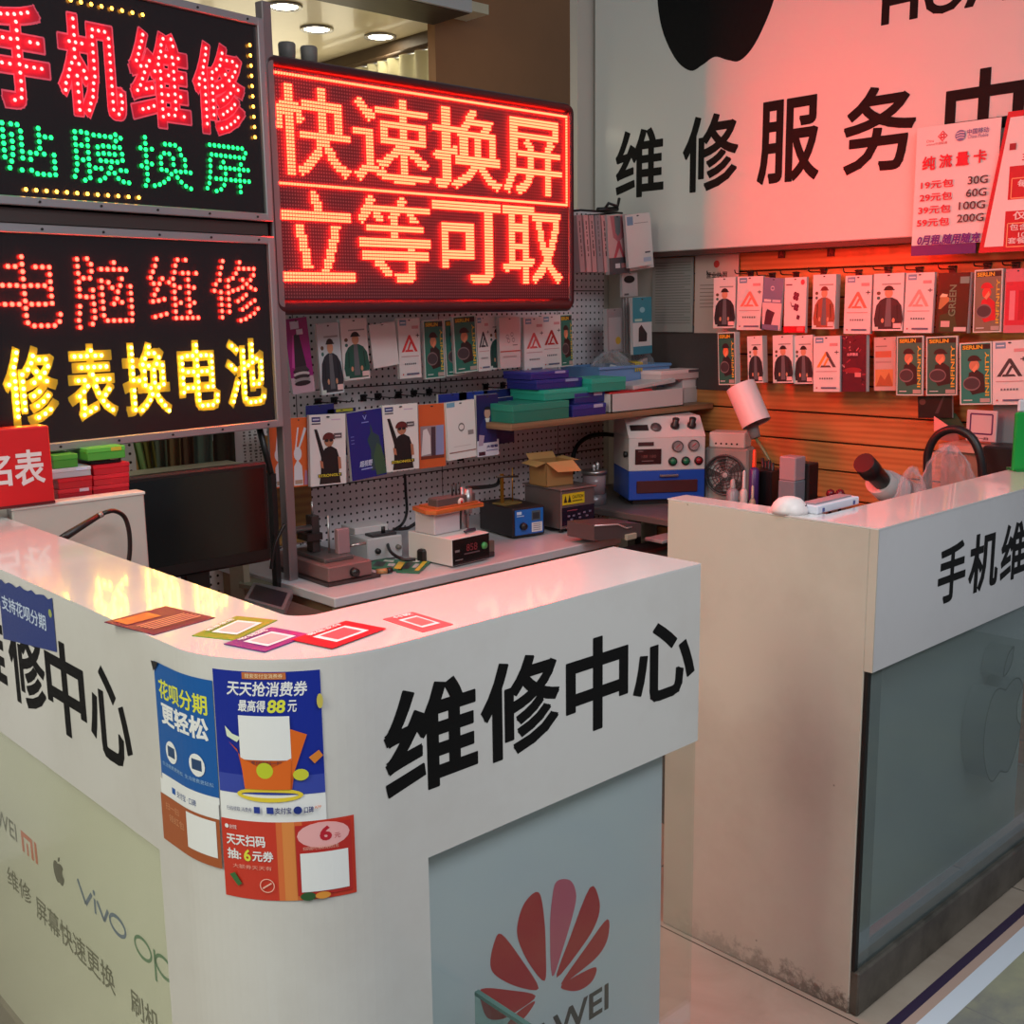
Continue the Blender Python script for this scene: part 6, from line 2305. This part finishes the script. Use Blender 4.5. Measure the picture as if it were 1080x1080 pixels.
t, w, h = dev('power_supply', 'white power supply box with small knobs behind the circuit boards', 'device', (388, 594), (425, 588), (388, 569), Zt)
dp = 0.17
wv = M((178, 176, 178), 0.4)
MB().box(-w / 2, w / 2, 0, dp, 0.004, h, wv, 0.003).build('case', t)
MB().lathe([(0.009, 0), (0.008, -0.010), (0.0001, -0.011)], (-w * .22, 0, h * .45), BLACK, 14, 'y').build('knob', t)
MB().lathe([(0.008, 0), (0.007, -0.012), (0.0001, -0.013)], (w * .36, 0, h * .5), M((96, 90, 84), 0.35), 14, 'y').build('knob', t)
MB().box(-w * .30, w * .40, 0.01, 0.06, h, h + 0.008, M((46, 44, 48), 0.35), 0.002).lathe([(0.007, 0), (0.006, 0.018), (0.0001, 0.019)], (w * .10, 0.03, h + 0.008), BLACK, 12).build('top_panel', t)
MB().box(-w * .48, w * .48, 0.08, dp, h, h + 0.022, M((196, 190, 190), 0.4), 0.002).build('top_tray', t)

t, w, h = dev('preheater', 'white box with a glossy black control front on the work table', 'device', (477, 599), (516, 590), (477, 569), Zt)
dp = 0.20
MB().box(-w / 2, w / 2, 0, dp, 0.003, h, M((202, 196, 194), 0.4), 0.002).build('case', t)
fp = MB().box(-w / 2 + 0.002, w / 2 - 0.002, -0.003, 0, 0.006, h - 0.003, M((22, 14, 16), 0.2))
a = Art(fp, face_map((-w / 2, -0.003, 0), (w, 0, 0), (0, 0, h), (0, -1, 0)))
a.text('858', .36, .48, .66, .74, M((110, 40, 46), 0.4), 0.02)
a.rect(.30, .38, .72, .43, M((90, 70, 74), 0.4))
a.rect(.06, .52, .18, .60, M((120, 110, 110), 0.4))
a.rect(.06, .22, .26, .26, M((110, 100, 100), 0.4))
fp.build('control_front', t)
MB().lathe([(0.011, 0), (0.010, -0.006), (0.0001, -0.007)], (w * .34, -0.003, h * .56), M((70, 150, 84), 0.35), 16, 'y').build('green_button', t)
PRE_T, PRE_W, PRE_H = t, w, h
o = Matrix.LocRotScale(t.location, t.rotation_euler, None)
q = o @ Vector((0.0, 0.0, h))
t = thing('white_carton', 'small white box standing on the black fronted device, under a wood tray', 'box', o @ Vector((-0.02, 0.08, h + 0.001)), PRE_T.rotation_euler.z)
MB().box(-0.052, 0.052, 0, 0.09, 0, 0.058, M((196, 188, 192), 0.45), 0.002).build('carton', t)
MB().box(-0.053, 0.053, -0.001, 0.091, 0.058, 0.066, M((206, 200, 200), 0.45), 0.002).build('lid', t)
t = thing('wood_tray', 'orange brown wooden tray on top of the small white box', 'tray', o @ Vector((0.0, 0.06, h + 0.068)), PRE_T.rotation_euler.z + 0.05)
MB().prism([(-0.10, 0.03), (-0.085, 0.0), (0.11, -0.01), (0.12, 0.10), (-0.07, 0.12)], 0, 0.012, mat_wood('tray_wood', (196, 104, 48), (150, 70, 30), 2.0)).build('board', t)
MB().prism([(-0.07, 0.02), (-0.06, 0.012), (0.10, 0.004), (0.105, 0.09), (-0.06, 0.10)], 0.012, 0.018, M((166, 86, 42), 0.5)).build('inlay', t)
o2 = o @ Vector((0.03, 0.03, h + 0.003))
mb = MB().tube([(-0.03, 0, 0.004), (0, 0.01, 0.006), (0.03, 0.004, 0.004)], 0.004, M((40, 44, 60), 0.4), 8).tube([(-0.02, 0.012, 0.004), (0.02, -0.004, 0.004)], 0.003, M((40, 44, 60), 0.4), 8)
tag(mb.build('tweezers', None, o2, 0.3), 'small dark tweezers lying on the black fronted white device', 'tweezers')

# circuit boards and screwdriver in front of the power supply
def quad_obj(name, px4, z, th, col, label, cat, draw=None):
    P = [at(px, py, z=z) for px, py in px4]
    c = sum(P, Vector()) / 4
    mb = MB().prism([(p.x - c.x, p.y - c.y) for p in P], 0, th, col)
    if draw:
        u, v = (P[1] - P[0]), (P[3] - P[0])
        a = Art(mb, lambda x, y, d: (P[0] - c) + u * x + v * y + Vector((0, 0, th + d)), base=0.0004, step=0.0002)
        draw(a)
    o = mb.build(name, None, (c.x, c.y, z))
    return tag(o, label, cat)


def d_pcb(a):
    for x, y, w_, h_, c in ((.1, .2, .3, .5, (40, 40, 44)), (.5, .3, .2, .3, (170, 170, 170)), (.74, .1, .2, .7, (206, 180, 60)), (.3, .7, .3, .2, (190, 196, 190))):
        a.rect(x, y, x + w_, y + h_, M(c, 0.4))
quad_obj('circuit_board', ((388, 600), (424, 603), (428, 592), (396, 590)), Zt, 0.004, M((40, 110, 80), 0.4), 'green circuit board left of another one before the power supply', 'circuit board', d_pcb)
quad_obj('circuit_board', ((418, 604), (442, 605), (456, 592), (432, 590)), Zt, 0.004, M((36, 104, 74), 0.4), 'green circuit board with yellow strip beside the black fronted device', 'circuit board', d_pcb)
p0, p1, p2 = at(397, 603, z=Zt + 0.008), at(408, 602, z=Zt + 0.008), at(413, 601, z=Zt + 0.008)
mb = MB().tube([p0, p1], 0.008, M((176, 130, 80), 0.4), 10).tube([p1, p2], 0.0085, BLACK, 10)
wobj('screwdriver', mb, (p1.x, p1.y, Zt), 'short screwdriver with tan handle lying by the green circuit boards', 'screwdriver')
# plug and cables
pl = [at(px, py, y=2.62) for px, py in ((438, 592), (446, 586), (452, 582))]
mb = MB().box(-0.02, 0.03, -0.015, 0.015, 0, 0.04, BLACK, 0.006)
tag(mb.build('power_plug', None, (at(447, 592, z=Zt).x, at(447, 592, z=Zt).y, Zt), 0.3), 'black power plug lying left of the black fronted device', 'plug')
cb = [at(px, py, y=3.04) for px, py in ((427, 500), (428, 520), (429, 540), (424, 553), (414, 560))] + [at(409, 570, y=2.75), at(412, 582, y=2.66), at(425, 590, y=2.60), at(438, 590, y=2.58)]
wobj('power_cable', MB().tube(spline([tuple(p) for p in cb], 5, False), 0.005, BLACK, 8), tuple(cb[-1]), 'thin black cable hanging down the pegboard to the plug', 'cable')
cb = [at(px, py, y=2.9) for px, py in ((418, 558), (430, 557), (440, 551), (452, 547))]
wobj('power_cable', MB().tube(spline([tuple(p) for p in cb], 5, False), 0.006, BLACK, 8), tuple(cb[0]), 'black cable running behind the orange brown wooden tray', 'cable')

# drill stand with copper ring
b0 = at(512, 590, z=Zt)
t = thing('rework_stand', 'small metal rework stand with copper ring between the tray and blue box', 'tool stand', (b0.x, b0.y + 0.03, Zt), 0.05)
MB().box(-0.05, 0.05, -0.02, 0.12, 0, 0.016, dk, 0.002).box(-0.05, 0.05, -0.02, -0.006, 0.016, 0.05, M((120, 110, 100), 0.35, 0.5), 0.002).build('base', t)
MB().cyl((-0.01, 0.06, 0.016), 0.009, 0.20, METAL, 'z', 12).cyl((0.03, 0.08, 0.016), 0.006, 0.16, METAL, 'z', 10).build('pillar', t)
MB().box(-0.13, 0.03, 0.04, 0.085, 0.155, 0.195, M((104, 92, 90), 0.35, 0.4), 0.003).build('arm', t)
for k in range(3):
    MB().cyl((-0.05 + 0.016 * k, 0.06, 0.195), 0.003, 0.035, dk, 'z', 8).build('pin', t)
MB().lathe([(0.012, 0), (0.012, -0.004), (0.0001, -0.005)], (-0.035, 0.04, 0.176), M((206, 186, 180), 0.4), 14, 'y').lathe([(0.005, 0), (0.0001, -0.002)], (-0.035, 0.035, 0.176), RED, 10, 'y').build('emblem', t)
MB().tube([(0.004, 0.05, 0.21), (0.004, 0.05, 0.135)], [0.016, 0.014], METAL, 14).build('motor', t)
MB().lathe([(0.030, 0.05), (0.036, 0.054), (0.036, 0.066), (0.024, 0.070), (0.022, 0.056)], (0.0, 0.04, 0), M((196, 120, 50), 0.3, 0.7), 18).build('copper_ring', t)
MB().box(-0.04, 0.045, 0.0, 0.09, 0.016, 0.05, M((120, 100, 84), 0.4, 0.4), 0.004).build('holder', t)
cb = [Vector((b0.x + 0.01, b0.y + 0.09, Zt + 0.21)), at(522, 512, y=2.95), at(527, 504, y=3.0)]
wpart('cable', MB().tube(spline([tuple(p) for p in cb], 5, False), 0.007, BLACK, 8), t)

# blue fronted transformer box
t, w, h = dev('soldering_station', 'black soldering station box with bright blue front panel', 'device', (541.5, 569), (575, 564), (541.5, 537), Zt)
dp = 0.21
MB().box(-w / 2, w / 2, 0, dp, 0.004, h, M((34, 26, 28), 0.4), 0.004).build('case', t)
fp = MB().box(-w / 2 + 0.006, w / 2 - 0.010, -0.003, 0, 0.012, h - 0.006, M((30, 100, 180), 0.35))
a = Art(fp, face_map((-w / 2 + .006, -0.003, .012), (w - .016, 0, 0), (0, 0, h - .018), (0, -1, 0)))
a.rect(.58, .52, .90, .92, M((70, 86, 96), 0.4))
a.rect(.62, .58, .86, .84, M((40, 50, 56), 0.4))
a.rect(.58, .06, .96, .44, M((206, 206, 206), 0.4))
for k in range(4):
    a.rect(.63, .12 + .08 * k, .90, .15 + .08 * k, M((120, 126, 136), 0.4))
a.rect(.05, .82, .22, .94, M((190, 210, 230), 0.4))
a.rect(.05, .74, .30, .78, M((160, 190, 220), 0.4))
fp.build('front_panel', t)
MB().lathe([(0.013, 0), (0.011, -0.014), (0.0001, -0.015)], (-w * .22, -0.003, h * .40), BLACK, 16, 'y').build('knob', t)
SO = Matrix.LocRotScale(t.location, t.rotation_euler, None)
SH, SW = h, w
# brass stand on top of it
t = thing('brass_stand', 'thin brass iron stand standing on the blue fronted station', 'tool stand', SO @ Vector((-0.03, 0.10, SH + 0.0005)), 0)
br = M((156, 110, 40), 0.35, 0.7)
MB().box(-0.03, 0.05, -0.03, 0.03, 0, 0.005, M((120, 96, 50), 0.5)).build('base', t)
MB().box(-0.018, -0.008, -0.004, 0.004, 0.005, 0.105, br).build('post', t)
MB().tube([(0.035, 0, 0.005), (0.036, 0, 0.12)], 0.0025, br, 6).build('rod', t)
MB().tube([(-0.04, -0.002, 0.097), (0.06, -0.002, 0.088)], 0.004, M((60, 44, 34), 0.4), 6).build('crossbar', t)

# ultrasonic cleaner and the carton on it
t, w, h = dev('ultrasonic_cleaner', 'steel tank cleaner with dark control panel and yellow warning label', 'device', (592, 563), (627, 557), (592, 518), Zt)
dp = 0.20
MB().box(-w / 2, w / 2, 0, dp, 0.014, h, M((126, 112, 112), 0.35, 0.6), 0.003).build('tank', t)
MB().box(-w / 2 - 0.006, w / 2 + 0.006, -0.006, dp + 0.006, h, h + 0.006, M((150, 138, 138), 0.3, 0.7), 0.002).build('rim', t)
fp = MB().box(-w / 2 + 0.003, w / 2 - 0.003, -0.002, 0, 0.026, h * .60, M((30, 22, 40), 0.25))
a = Art(fp, face_map((-w / 2 + .003, -0.002, .026), (w - .006, 0, 0), (0, 0, h * .6 - .026), (0, -1, 0)))
for x, y in ((.2, .5), (.35, .5), (.28, .3), (.52, .55), (.68, .6), (.86, .62), (.54, .35), (.76, .4)):
    a.rect(x - .04, y - .05, x + .04, y + .05, M((120, 104, 124), 0.4))
a.rect(.14, .78, .46, .84, M((130, 60, 76), 0.4))
fp.build('control_panel', t)
wl = MB()
a = Art(wl, face_map((-w / 2 + .004, -0.001, h * .66), (w * .66, 0, 0), (0, 0, h * .26), (0, -1, 0)))
a.rect(0, 0, 1, 1, M((206, 180, 30), 0.4))
a.poly([(.06, .2), (.22, .2), (.14, .9)], M((40, 34, 20), 0.5))
a.poly([(.24, .2), (.40, .2), (.32, .9)], M((40, 34, 20), 0.5))
a.text('CAUTION', .44, .5, .94, .8, M((60, 50, 20), 0.5), 0.02)
a.rect(.44, .24, .9, .34, M((90, 76, 24), 0.5))
wl.build('warning_label', t)
for x in (-w * .4, w * .4):
    for y in (0.02, dp - 0.02):
        MB().cyl((x, y, 0), 0.008, 0.014, BLACK, 'z', 10).build('foot', t)
UO = Matrix.LocRotScale(t.location, t.rotation_euler, None)
t = thing('cardboard_box', 'small open cardboard box with flaps standing on the steel tank cleaner', 'box', UO @ Vector((-0.03, 0.06, h + 0.0065)), t.rotation_euler.z - 0.06)
kb = M((150, 112, 66), 0.6)
kb2 = M((176, 136, 84), 0.6)
c = MB()
cw, cd, ch = 0.115, 0.10, 0.085
c.box(-cw / 2, cw / 2, 0, 0.003, 0, ch, kb).box(-cw / 2, cw / 2, cd - .003, cd, 0, ch, kb).box(-cw / 2, -cw / 2 + .003, 0, cd, 0, ch, kb).box(cw / 2 - .003, cw / 2, 0, cd, 0, ch, kb).box(-cw / 2, cw / 2, 0, cd, 0, .003, kb)
c.build('carton', t)
MB().add([(-cw / 2, 0, ch), (cw / 2, 0, ch), (cw / 2 + .01, -.035, ch - .035), (-cw / 2 + .02, -.04, ch - .03)], [(0, 1, 2, 3)], kb2).build('flap', t)
MB().add([(-cw / 2, 0, ch), (-cw / 2, cd, ch), (-cw / 2 - .035, cd, ch - .008), (-cw / 2 - .04, 0, ch - .012)], [(0, 1, 2, 3)], kb2).build('flap', t)
MB().add([(cw / 2, 0, ch), (cw / 2, cd, ch), (cw / 2 + .03, cd, ch + .005), (cw / 2 + .035, 0, ch - .004)], [(0, 1, 2, 3)], kb2).build('flap', t)
MB().add([(-cw / 2, cd, ch), (cw / 2, cd, ch), (cw / 2, cd + .02, ch + .02), (-cw / 2, cd + .02, ch + .02)], [(0, 1, 2, 3)], kb2).build('flap', t)

# vacuum cup, dark tool block and hose
b0 = at(637, 541, z=0.752)
t = thing('vacuum_chamber', 'clear round vacuum cup with a metal lid beside the steel tank', 'device', (b0.x, b0.y + 0.05, Zt))
MB().box(-0.05, 0.05, -0.05, 0.05, 0, 0.02, STEEL, 0.003).cyl((0, 0, 0.02), 0.046, 0.05, M((120, 116, 120), 0.3, 0.4), 'z', 24).build('base', t)
MB().lathe([(0.043, 0.07), (0.043, 0.145)], (0, 0, 0), M((150, 130, 134), 0.15), 24).build('cup', t)
MB().lathe([(0.048, 0.145), (0.048, 0.158), (0.0001, 0.16)], (0, 0, 0), METAL, 24).build('lid', t)
for dx, hh in ((-0.012, 0.02), (0.008, 0.026)):
    MB().lathe([(0.005, 0.158), (0.007, 0.158 + hh), (0.0001, 0.162 + hh)], (dx, -0.01, 0), M((206, 206, 206), 0.3, 0.5), 10).build('valve', t)
t, w, h = dev('vise_block', 'grey tool block with slanted top at the right end of the work table', 'tool', (640, 574), (676, 566), (640, 552), ZT + .001)
MB().prism([(-w / 2 - .06, 0.02), (-w / 2 - .06, .07), (-w * .1, .06), (w * .1, .055), (w / 2, .045), (w / 2, 0)], 0, 0.12, M((92, 78, 78), 0.35, 0.2), 'y').build('block', t)
MB().tube([(-w / 2 - .06, -.002, .07), (-w * .2, -.002, .058), (w * .05, -.002, .04), (w * .2, -.002, .04)], 0.003, M((206, 196, 196), 0.3, 0.5), 6).build('edge_strip', t)
MB().box(w * .0, w * .3, -.012, 0, .0, .02, M((170, 160, 140), 0.4), 0.002).build('clamp', t)
cb = [at(px, py, y=3.03) for px, py in ((604, 500), (604, 484), (609, 470), (620, 461), (636, 458), (656, 460))]
wobj('black_hose', MB().tube(spline([tuple(p) for p in cb], 5, False), 0.009, BLACK, 10), tuple(cb[0]), 'black hose bending up behind the cardboard box', 'hose')
q = at(690, 560, z=0.72)
t = thing('parts_tray', 'dark tray of loose parts between the work table and the right counter', 'tray', (3.0, 2.33, 0.66))
MB().box(-0.14, 0.15, -0.12, 0.12, 0, 0.012, M((60, 60, 52), 0.4), 0.003).build('tray', t)
MB().box(-0.10, 0.02, -0.10, -0.02, 0.012, 0.03, M((110, 130, 80), 0.4), 0.003).build('green_part', t)
MB().box(0.0, 0.13, -0.02, 0.09, 0.012, 0.05, M((50, 34, 50), 0.4), 0.003).build('dark_part', t)
MB().box(-0.11, 0.12, 0.02, 0.10, 0.055, 0.066, M((150, 146, 146), 0.3), 0.002).build('grey_lid', t)
wobj('drawer_unit', MB().box(2.80, 3.20, 2.20, 2.60, 0, 0.655, M((40, 34, 36), 0.5), 0.004).box(2.80, 3.20, 2.195, 2.20, 0.34, 0.35, BLACK), (3.0, 2.4, 0), 'dark drawer unit between the work table and the right counter', 'cabinet')

# ================================================================== LEFT: WHITE PARTITION, BOXES, MONITOR
p0, p1 = at(152, 520, y=2.50), at(157, 600, y=2.50)
XE = p0.x
t = thing('desk_partition', 'white desk partition panel behind the left counter arm', 'panel', (1.0, 2.52, 0))
wpart('panel', MB().box(0.84, XE, 2.50, 2.535, 0, p0.z, mat_laminate('partition', (184, 178, 170), (174, 168, 160), 0.35), 0.003), t)
wpart('top_cap', MB().box(0.838, XE + 0.002, 2.498, 2.545, p0.z - 0.003, p0.z + 0.004, M((220, 212, 204), 0.35), 0.001), t)
wpart('rear_shelf', MB().box(0.84, XE - 0.02, 2.545, 2.80, p0.z - 0.050, p0.z - 0.032, M((190, 184, 176), 0.4)), t)
ZP = p0.z + 0.004
ZR = p0.z - 0.032
# red box sign
t = thing('watch_sign', 'red box sign with white characters standing on the white partition', 'sign', (0.93, 2.50, ZP))
q = at(59, 537, y=2.495)
xr = q.x
zt_ = at(48, 449, y=2.495).z
MB().box(0.60 - 0.93, xr - 0.93, -0.005, 0.045, 0, zt_ - ZP, M((206, 24, 30), 0.4), 0.003).build('box', t)
MB().box(0.60 - 0.93, xr - 0.93, -0.0055, 0.0455, 0, 0.006, M((90, 12, 18), 0.5)).build('lower_edge', t)
mb = MB()
a = Art(mb, face_map((-0.93, -0.005, -ZP), (1, 0, 0), (0, 0, 1), (0, -1, 0)))
c1 = pb_y(15, 474, 47, 512, 2.495)
a.text('表', *c1, M((226, 206, 206), 0.5), 0.02)
c2 = pb_y(-22, 478, 12, 514, 2.495)
a.text('名', *c2, M((226, 206, 206), 0.5), 0.02)
a.text('修', c2[0] - 0.10, c2[1], c2[0] - 0.012, c2[3], M((226, 206, 206), 0.5), 0.02)
mb.build('lettering', t)

G2 = 'red cartons stacked behind the white partition'
YQ = 2.56
z = ZR
for k, lb in enumerate(('lowest', 'second', 'third')):
    z = flat_box(60, 521 - 12 * k - 12, 96, 521 - 12 * k, YQ, 0.12, (176, 22, 34), 'red carton in the left stack beside the red sign, %s from the bottom' % lb, group=G2, z=z, strip=(206, 180, 190) if k < 2 else None) + 0.0005
    if k == 0:
        z += 0
z = flat_box(54, 494, 96, 504, YQ - .005, 0.13, (176, 176, 182), 'grey white carton on the left red stack', z=z, strip=(206, 216, 236)) + .0005
z = flat_box(56, 480, 82, 494, YQ, 0.12, (72, 150, 50), 'bright green carton on the grey white one', z=z)
a0, b0, a1, b1 = pb_y(79, 478, 92, 488, YQ + .02)
z = ZR
for k, lb in enumerate(('lowest', 'second', 'third', 'topmost')):
    z = flat_box(97, 517 - 12 * k - 11, 135, 517 - 12 * k, YQ + .01, 0.12, (186, 24, 38), 'red carton in the right stack nearest the monitor, %s' % lb, group=G2, z=z) + 0.0005
z = flat_box(96, 484, 128, 489, YQ + .02, 0.10, (40, 38, 42), 'thin black carton on the right red stack', z=z, strip=(170, 160, 166)) + .0005
z = flat_box(92, 470, 132, 483, YQ, 0.12, (76, 156, 56), 'green carton with yellow end, topmost on the right stack', z=z, strip=(196, 176, 50))
a0, b0, a1, b1 = pb_y(78, 478, 93, 490, YQ + .03)

# black monitor
p0, p1 = at(282, 487, y=2.575), at(283, 592, y=2.575)
px0 = at(126, 540, y=2.575).x
ZM0, ZM1 = p1.z, p0.z
t = thing('monitor', 'black flat monitor below the lower bulb sign', 'monitor', ((px0 + p0.x) / 2, 2.60, 0.72))
m_mon = M((16, 13, 14), 0.3)
wpart('bezel', MB().box(px0, p0.x, 2.575, 2.61, ZM0, ZM1, m_mon, 0.006), t)
wpart('screen', MB().box(px0 + .014, p0.x - .014, 2.5735, 2.576, ZM0 + .035, ZM1 - .014, M((10, 8, 9), 0.12)), t)
xm = (px0 + p0.x) / 2
wpart('stand_neck', MB().box(xm - .035, xm + .035, 2.60, 2.63, 0.74, ZM0 + .05, m_mon, 0.004), t)
wpart('stand_foot', MB().box(xm - .11, xm + .11, 2.53, 2.68, 0.725, 0.74, m_mon, 0.006), t)
dt = thing('computer_desk', 'low dark desk carrying the black monitor', 'desk', (1.35, 2.45, 0))
wpart('desktop', MB().box(1.17, 1.58, 2.12, 2.645, 0.70, 0.724, M((70, 62, 54), 0.4), 0.003), dt)
for x, y in ((1.19, 2.15), (1.56, 2.15), (1.19, 2.62), (1.56, 2.62)):
    wpart('leg', MB().box(x - .015, x + .015, y - .015, y + .015, 0, 0.70, M((50, 44, 40), 0.5)), dt)
quad_obj('laptop', ((258, 640), (300, 652), (309, 630), (268, 622)), 0.7255, 0.022, M((150, 150, 156), 0.3, 0.6), 'flat grey laptop on the low desk below the monitor corner', 'laptop', lambda a: a.rect(.08, .10, .92, .90, M((34, 36, 44), 0.3)))
quad_obj('papers', ((252, 620), (290, 626), (300, 612), (262, 606)), 0.7255, 0.012, M((120, 116, 96), 0.5), 'pile of greyish papers behind the flat laptop', 'papers')
# handheld wand with its cable
p = [at(px, py, y=2.42) for px, py in ((64, 568), (70, 565), (104, 544), (108, 542), (113, 540))]
t = thing('soldering_wand', 'black handheld wand with a cable loop before the white partition', 'tool', tuple(p[1]))
wpart('grip', MB().tube(p[:3], [0.007, 0.009, 0.0065], M((30, 26, 27), 0.4), 12), t)
wpart('collar', MB().tube(p[2:4], 0.007, M((150, 140, 136), 0.4, 0.5), 12), t)
cb = [p[3], p[4], at(121, 539, y=2.43), at(131, 545, y=2.44), at(136, 560, y=2.44), at(137, 580, y=2.44), at(135, 600, y=2.44), at(134, 640, y=2.44)]
wpart('cable', MB().tube(spline([tuple(q) for q in cb], 5, False), [0.0052] * (7 * 5 + 1), BLACK, 8), t)

# hanging cloths, paper and ledge behind the monitor
YH = 2.95
cols = (((134, 455), (148, 455), (150, 500), (112, 140, 80), 'pale green cloth strip behind the cartons, leftmost of the row'),
        ((142, 455), (158, 454), (152, 500), (104, 96, 34), 'olive cloth strip second in the row behind the monitor'),
        ((158, 454), (175, 453), (160, 499), (86, 92, 74), 'dark grey green cloth strip in the row behind the monitor'),
        ((175, 453), (190, 452), (176, 498), (112, 84, 50), 'tan cloth strip left of the brown one behind the monitor'),
        ((190, 452), (204, 451), (191, 497), (92, 60, 40), 'brown cloth strip in the middle of the row behind the monitor'),
        ((204, 451), (224, 450), (205, 496), (92, 104, 92), 'grey green cloth strip right of the brown one behind the monitor'),
        ((224, 450), (247, 449), (226, 495), (58, 50, 36), 'darkest cloth strip at the right end of the row behind the monitor'))
for TL, TR, BL, col, lb in cols:
    a_, b_, c_ = at(*TL, y=YH), at(*TR, y=YH), at(*BL, y=YH)
    mb = MB()
    n = 12
    w = b_.x - a_.x
    vs = []
    for k in range(n + 1):
        x = w * k / n
        yy = 0.006 * math.sin(k * 0.8)
        vs += [(x, yy, 0), (x + (c_.x - a_.x), yy, -(a_.z + 0.06 - c_.z + .04))]
    mb.add(vs, [[2 * k, 2 * k + 1, 2 * k + 3, 2 * k + 2] for k in range(n)], M(col, 0.8), True)
    o = mb.build('hanging_cloth', None, (a_.x, YH, a_.z + 0.06))
    tag(o, lb, 'cloth', 'cloth strips behind the monitor')
a_, b_ = at(140, 440, y=YH), at(250, 436, y=YH)
wobj('hanging_rail', MB().tube([(a_.x - .3, YH, a_.z + 0.035), (b_.x, YH, a_.z + 0.035)], 0.006, METAL, 8), (a_.x, YH, a_.z + .035), 'thin rail carrying the cloth strips behind the lower bulb sign', 'rail')
a0, b0, a1, b1 = pb_y(247, 452, 278, 500, 2.96)
mb = MB().box(a0, a1, 2.96, 2.963, b0, b1, PAPER)
a = Art(mb, face_map((a0, 2.96, b0), (a1 - a0, 0, 0), (0, 0, b1 - b0), (0, -1, 0)))
for x in (.36, .56, .74, .9):
    for k in range(13):
        a.d = 0.0006
        wd = (.05, .02, .04, .03, .06)[(k * 7 + int(x * 50)) % 5]
        a.rect(x - wd, .06 + .07 * k, x + wd * .8, .10 + .07 * k, M((110, 104, 98), 0.5))
wobj('hanging_paper', mb, ((a0 + a1) / 2, 2.96, b0), 'white paper with columns of dark characters left of the sign post', 'paper')
a0, b0, a1, b1 = pb_y(120, 496, 250, 506, 2.85)
wobj('ledge', MB().box(a0, a1, 2.80, 2.90, 1.070, 1.084, M((206, 196, 160), 0.5), 0.002).box(a0, a0 + .02, 2.81, 2.89, 0, 1.07, M((150, 140, 120), 0.5)).box(a1 - .02, a1, 2.81, 2.89, 0, 1.07, M((150, 140, 120), 0.5)), ((a0 + a1) / 2, 2.9, 0), 'cream ledge behind the top of the black monitor', 'shelf')
cb = [at(px, py, y=2.66) for px, py in ((300, 553), (294, 565), (289, 578), (286, 600))]
wobj('power_cable', MB().tube(spline([tuple(p) for p in cb], 5, False), 0.005, BLACK, 8), tuple(cb[0]), 'black cable hanging left of the sign post beside the monitor', 'cable')

# ================================================================== LIGHT
def area(name, loc, target, size, sy, power, col):
    l = bpy.data.lights.new(name, 'AREA')
    l.shape = 'RECTANGLE'
    l.size, l.size_y = size, sy
    l.energy = power
    l.color = col
    o = bpy.data.objects.new(name, l)
    COL.objects.link(o)
    o.location = loc
    d = Vector(target) - Vector(loc)
    o.rotation_euler = d.to_track_quat('-Z', 'Y').to_euler()
    return o


l_ = area('stall_light', (1.35, 1.35, 3.2), (1.35, 1.35, 0), 1.6, 1.3, 5.5, (1.0, 0.97, 0.96))
l_.data.spread = math.radians(95)
area('corridor_light', (1.1, -0.7, 3.2), (1.3, 1.2, 0.6), 2.4, 1.0, 30, (0.93, 0.96, 1.0)).data.spread = math.radians(130)
area('corridor_light', (-1.5, 1.5, 2.8), (0.7, 1.7, 0.5), 1.0, 2.0, 29, (1.0, 1.0, 0.82)).data.spread = math.radians(120)
area('neighbour_light', (1.8, 5.4, 2.6), (1.9, 5.4, 0), 1.2, 1.2, 24, (1.0, 0.9, 0.66))
w = bpy.data.worlds.new('mall')
SC.world = w
w.use_nodes = True
bg = w.node_tree.nodes['Background']
bg.inputs['Color'].default_value = (0.78, 0.86, 0.95, 1)
bg.inputs['Strength'].default_value = 0.22
SC.view_settings.view_transform = 'Standard'
SC.view_settings.look = 'None'
SC.view_settings.gamma = 1
SC.view_settings.exposure = 0.0
SC.view_settings.use_curve_mapping = False
SC.cycles.use_denoising = True
SC.cycles.use_light_tree = True
SC.cycles.max_bounces = 8
SC.cycles.sample_clamp_indirect = 6.0
fixnormals()
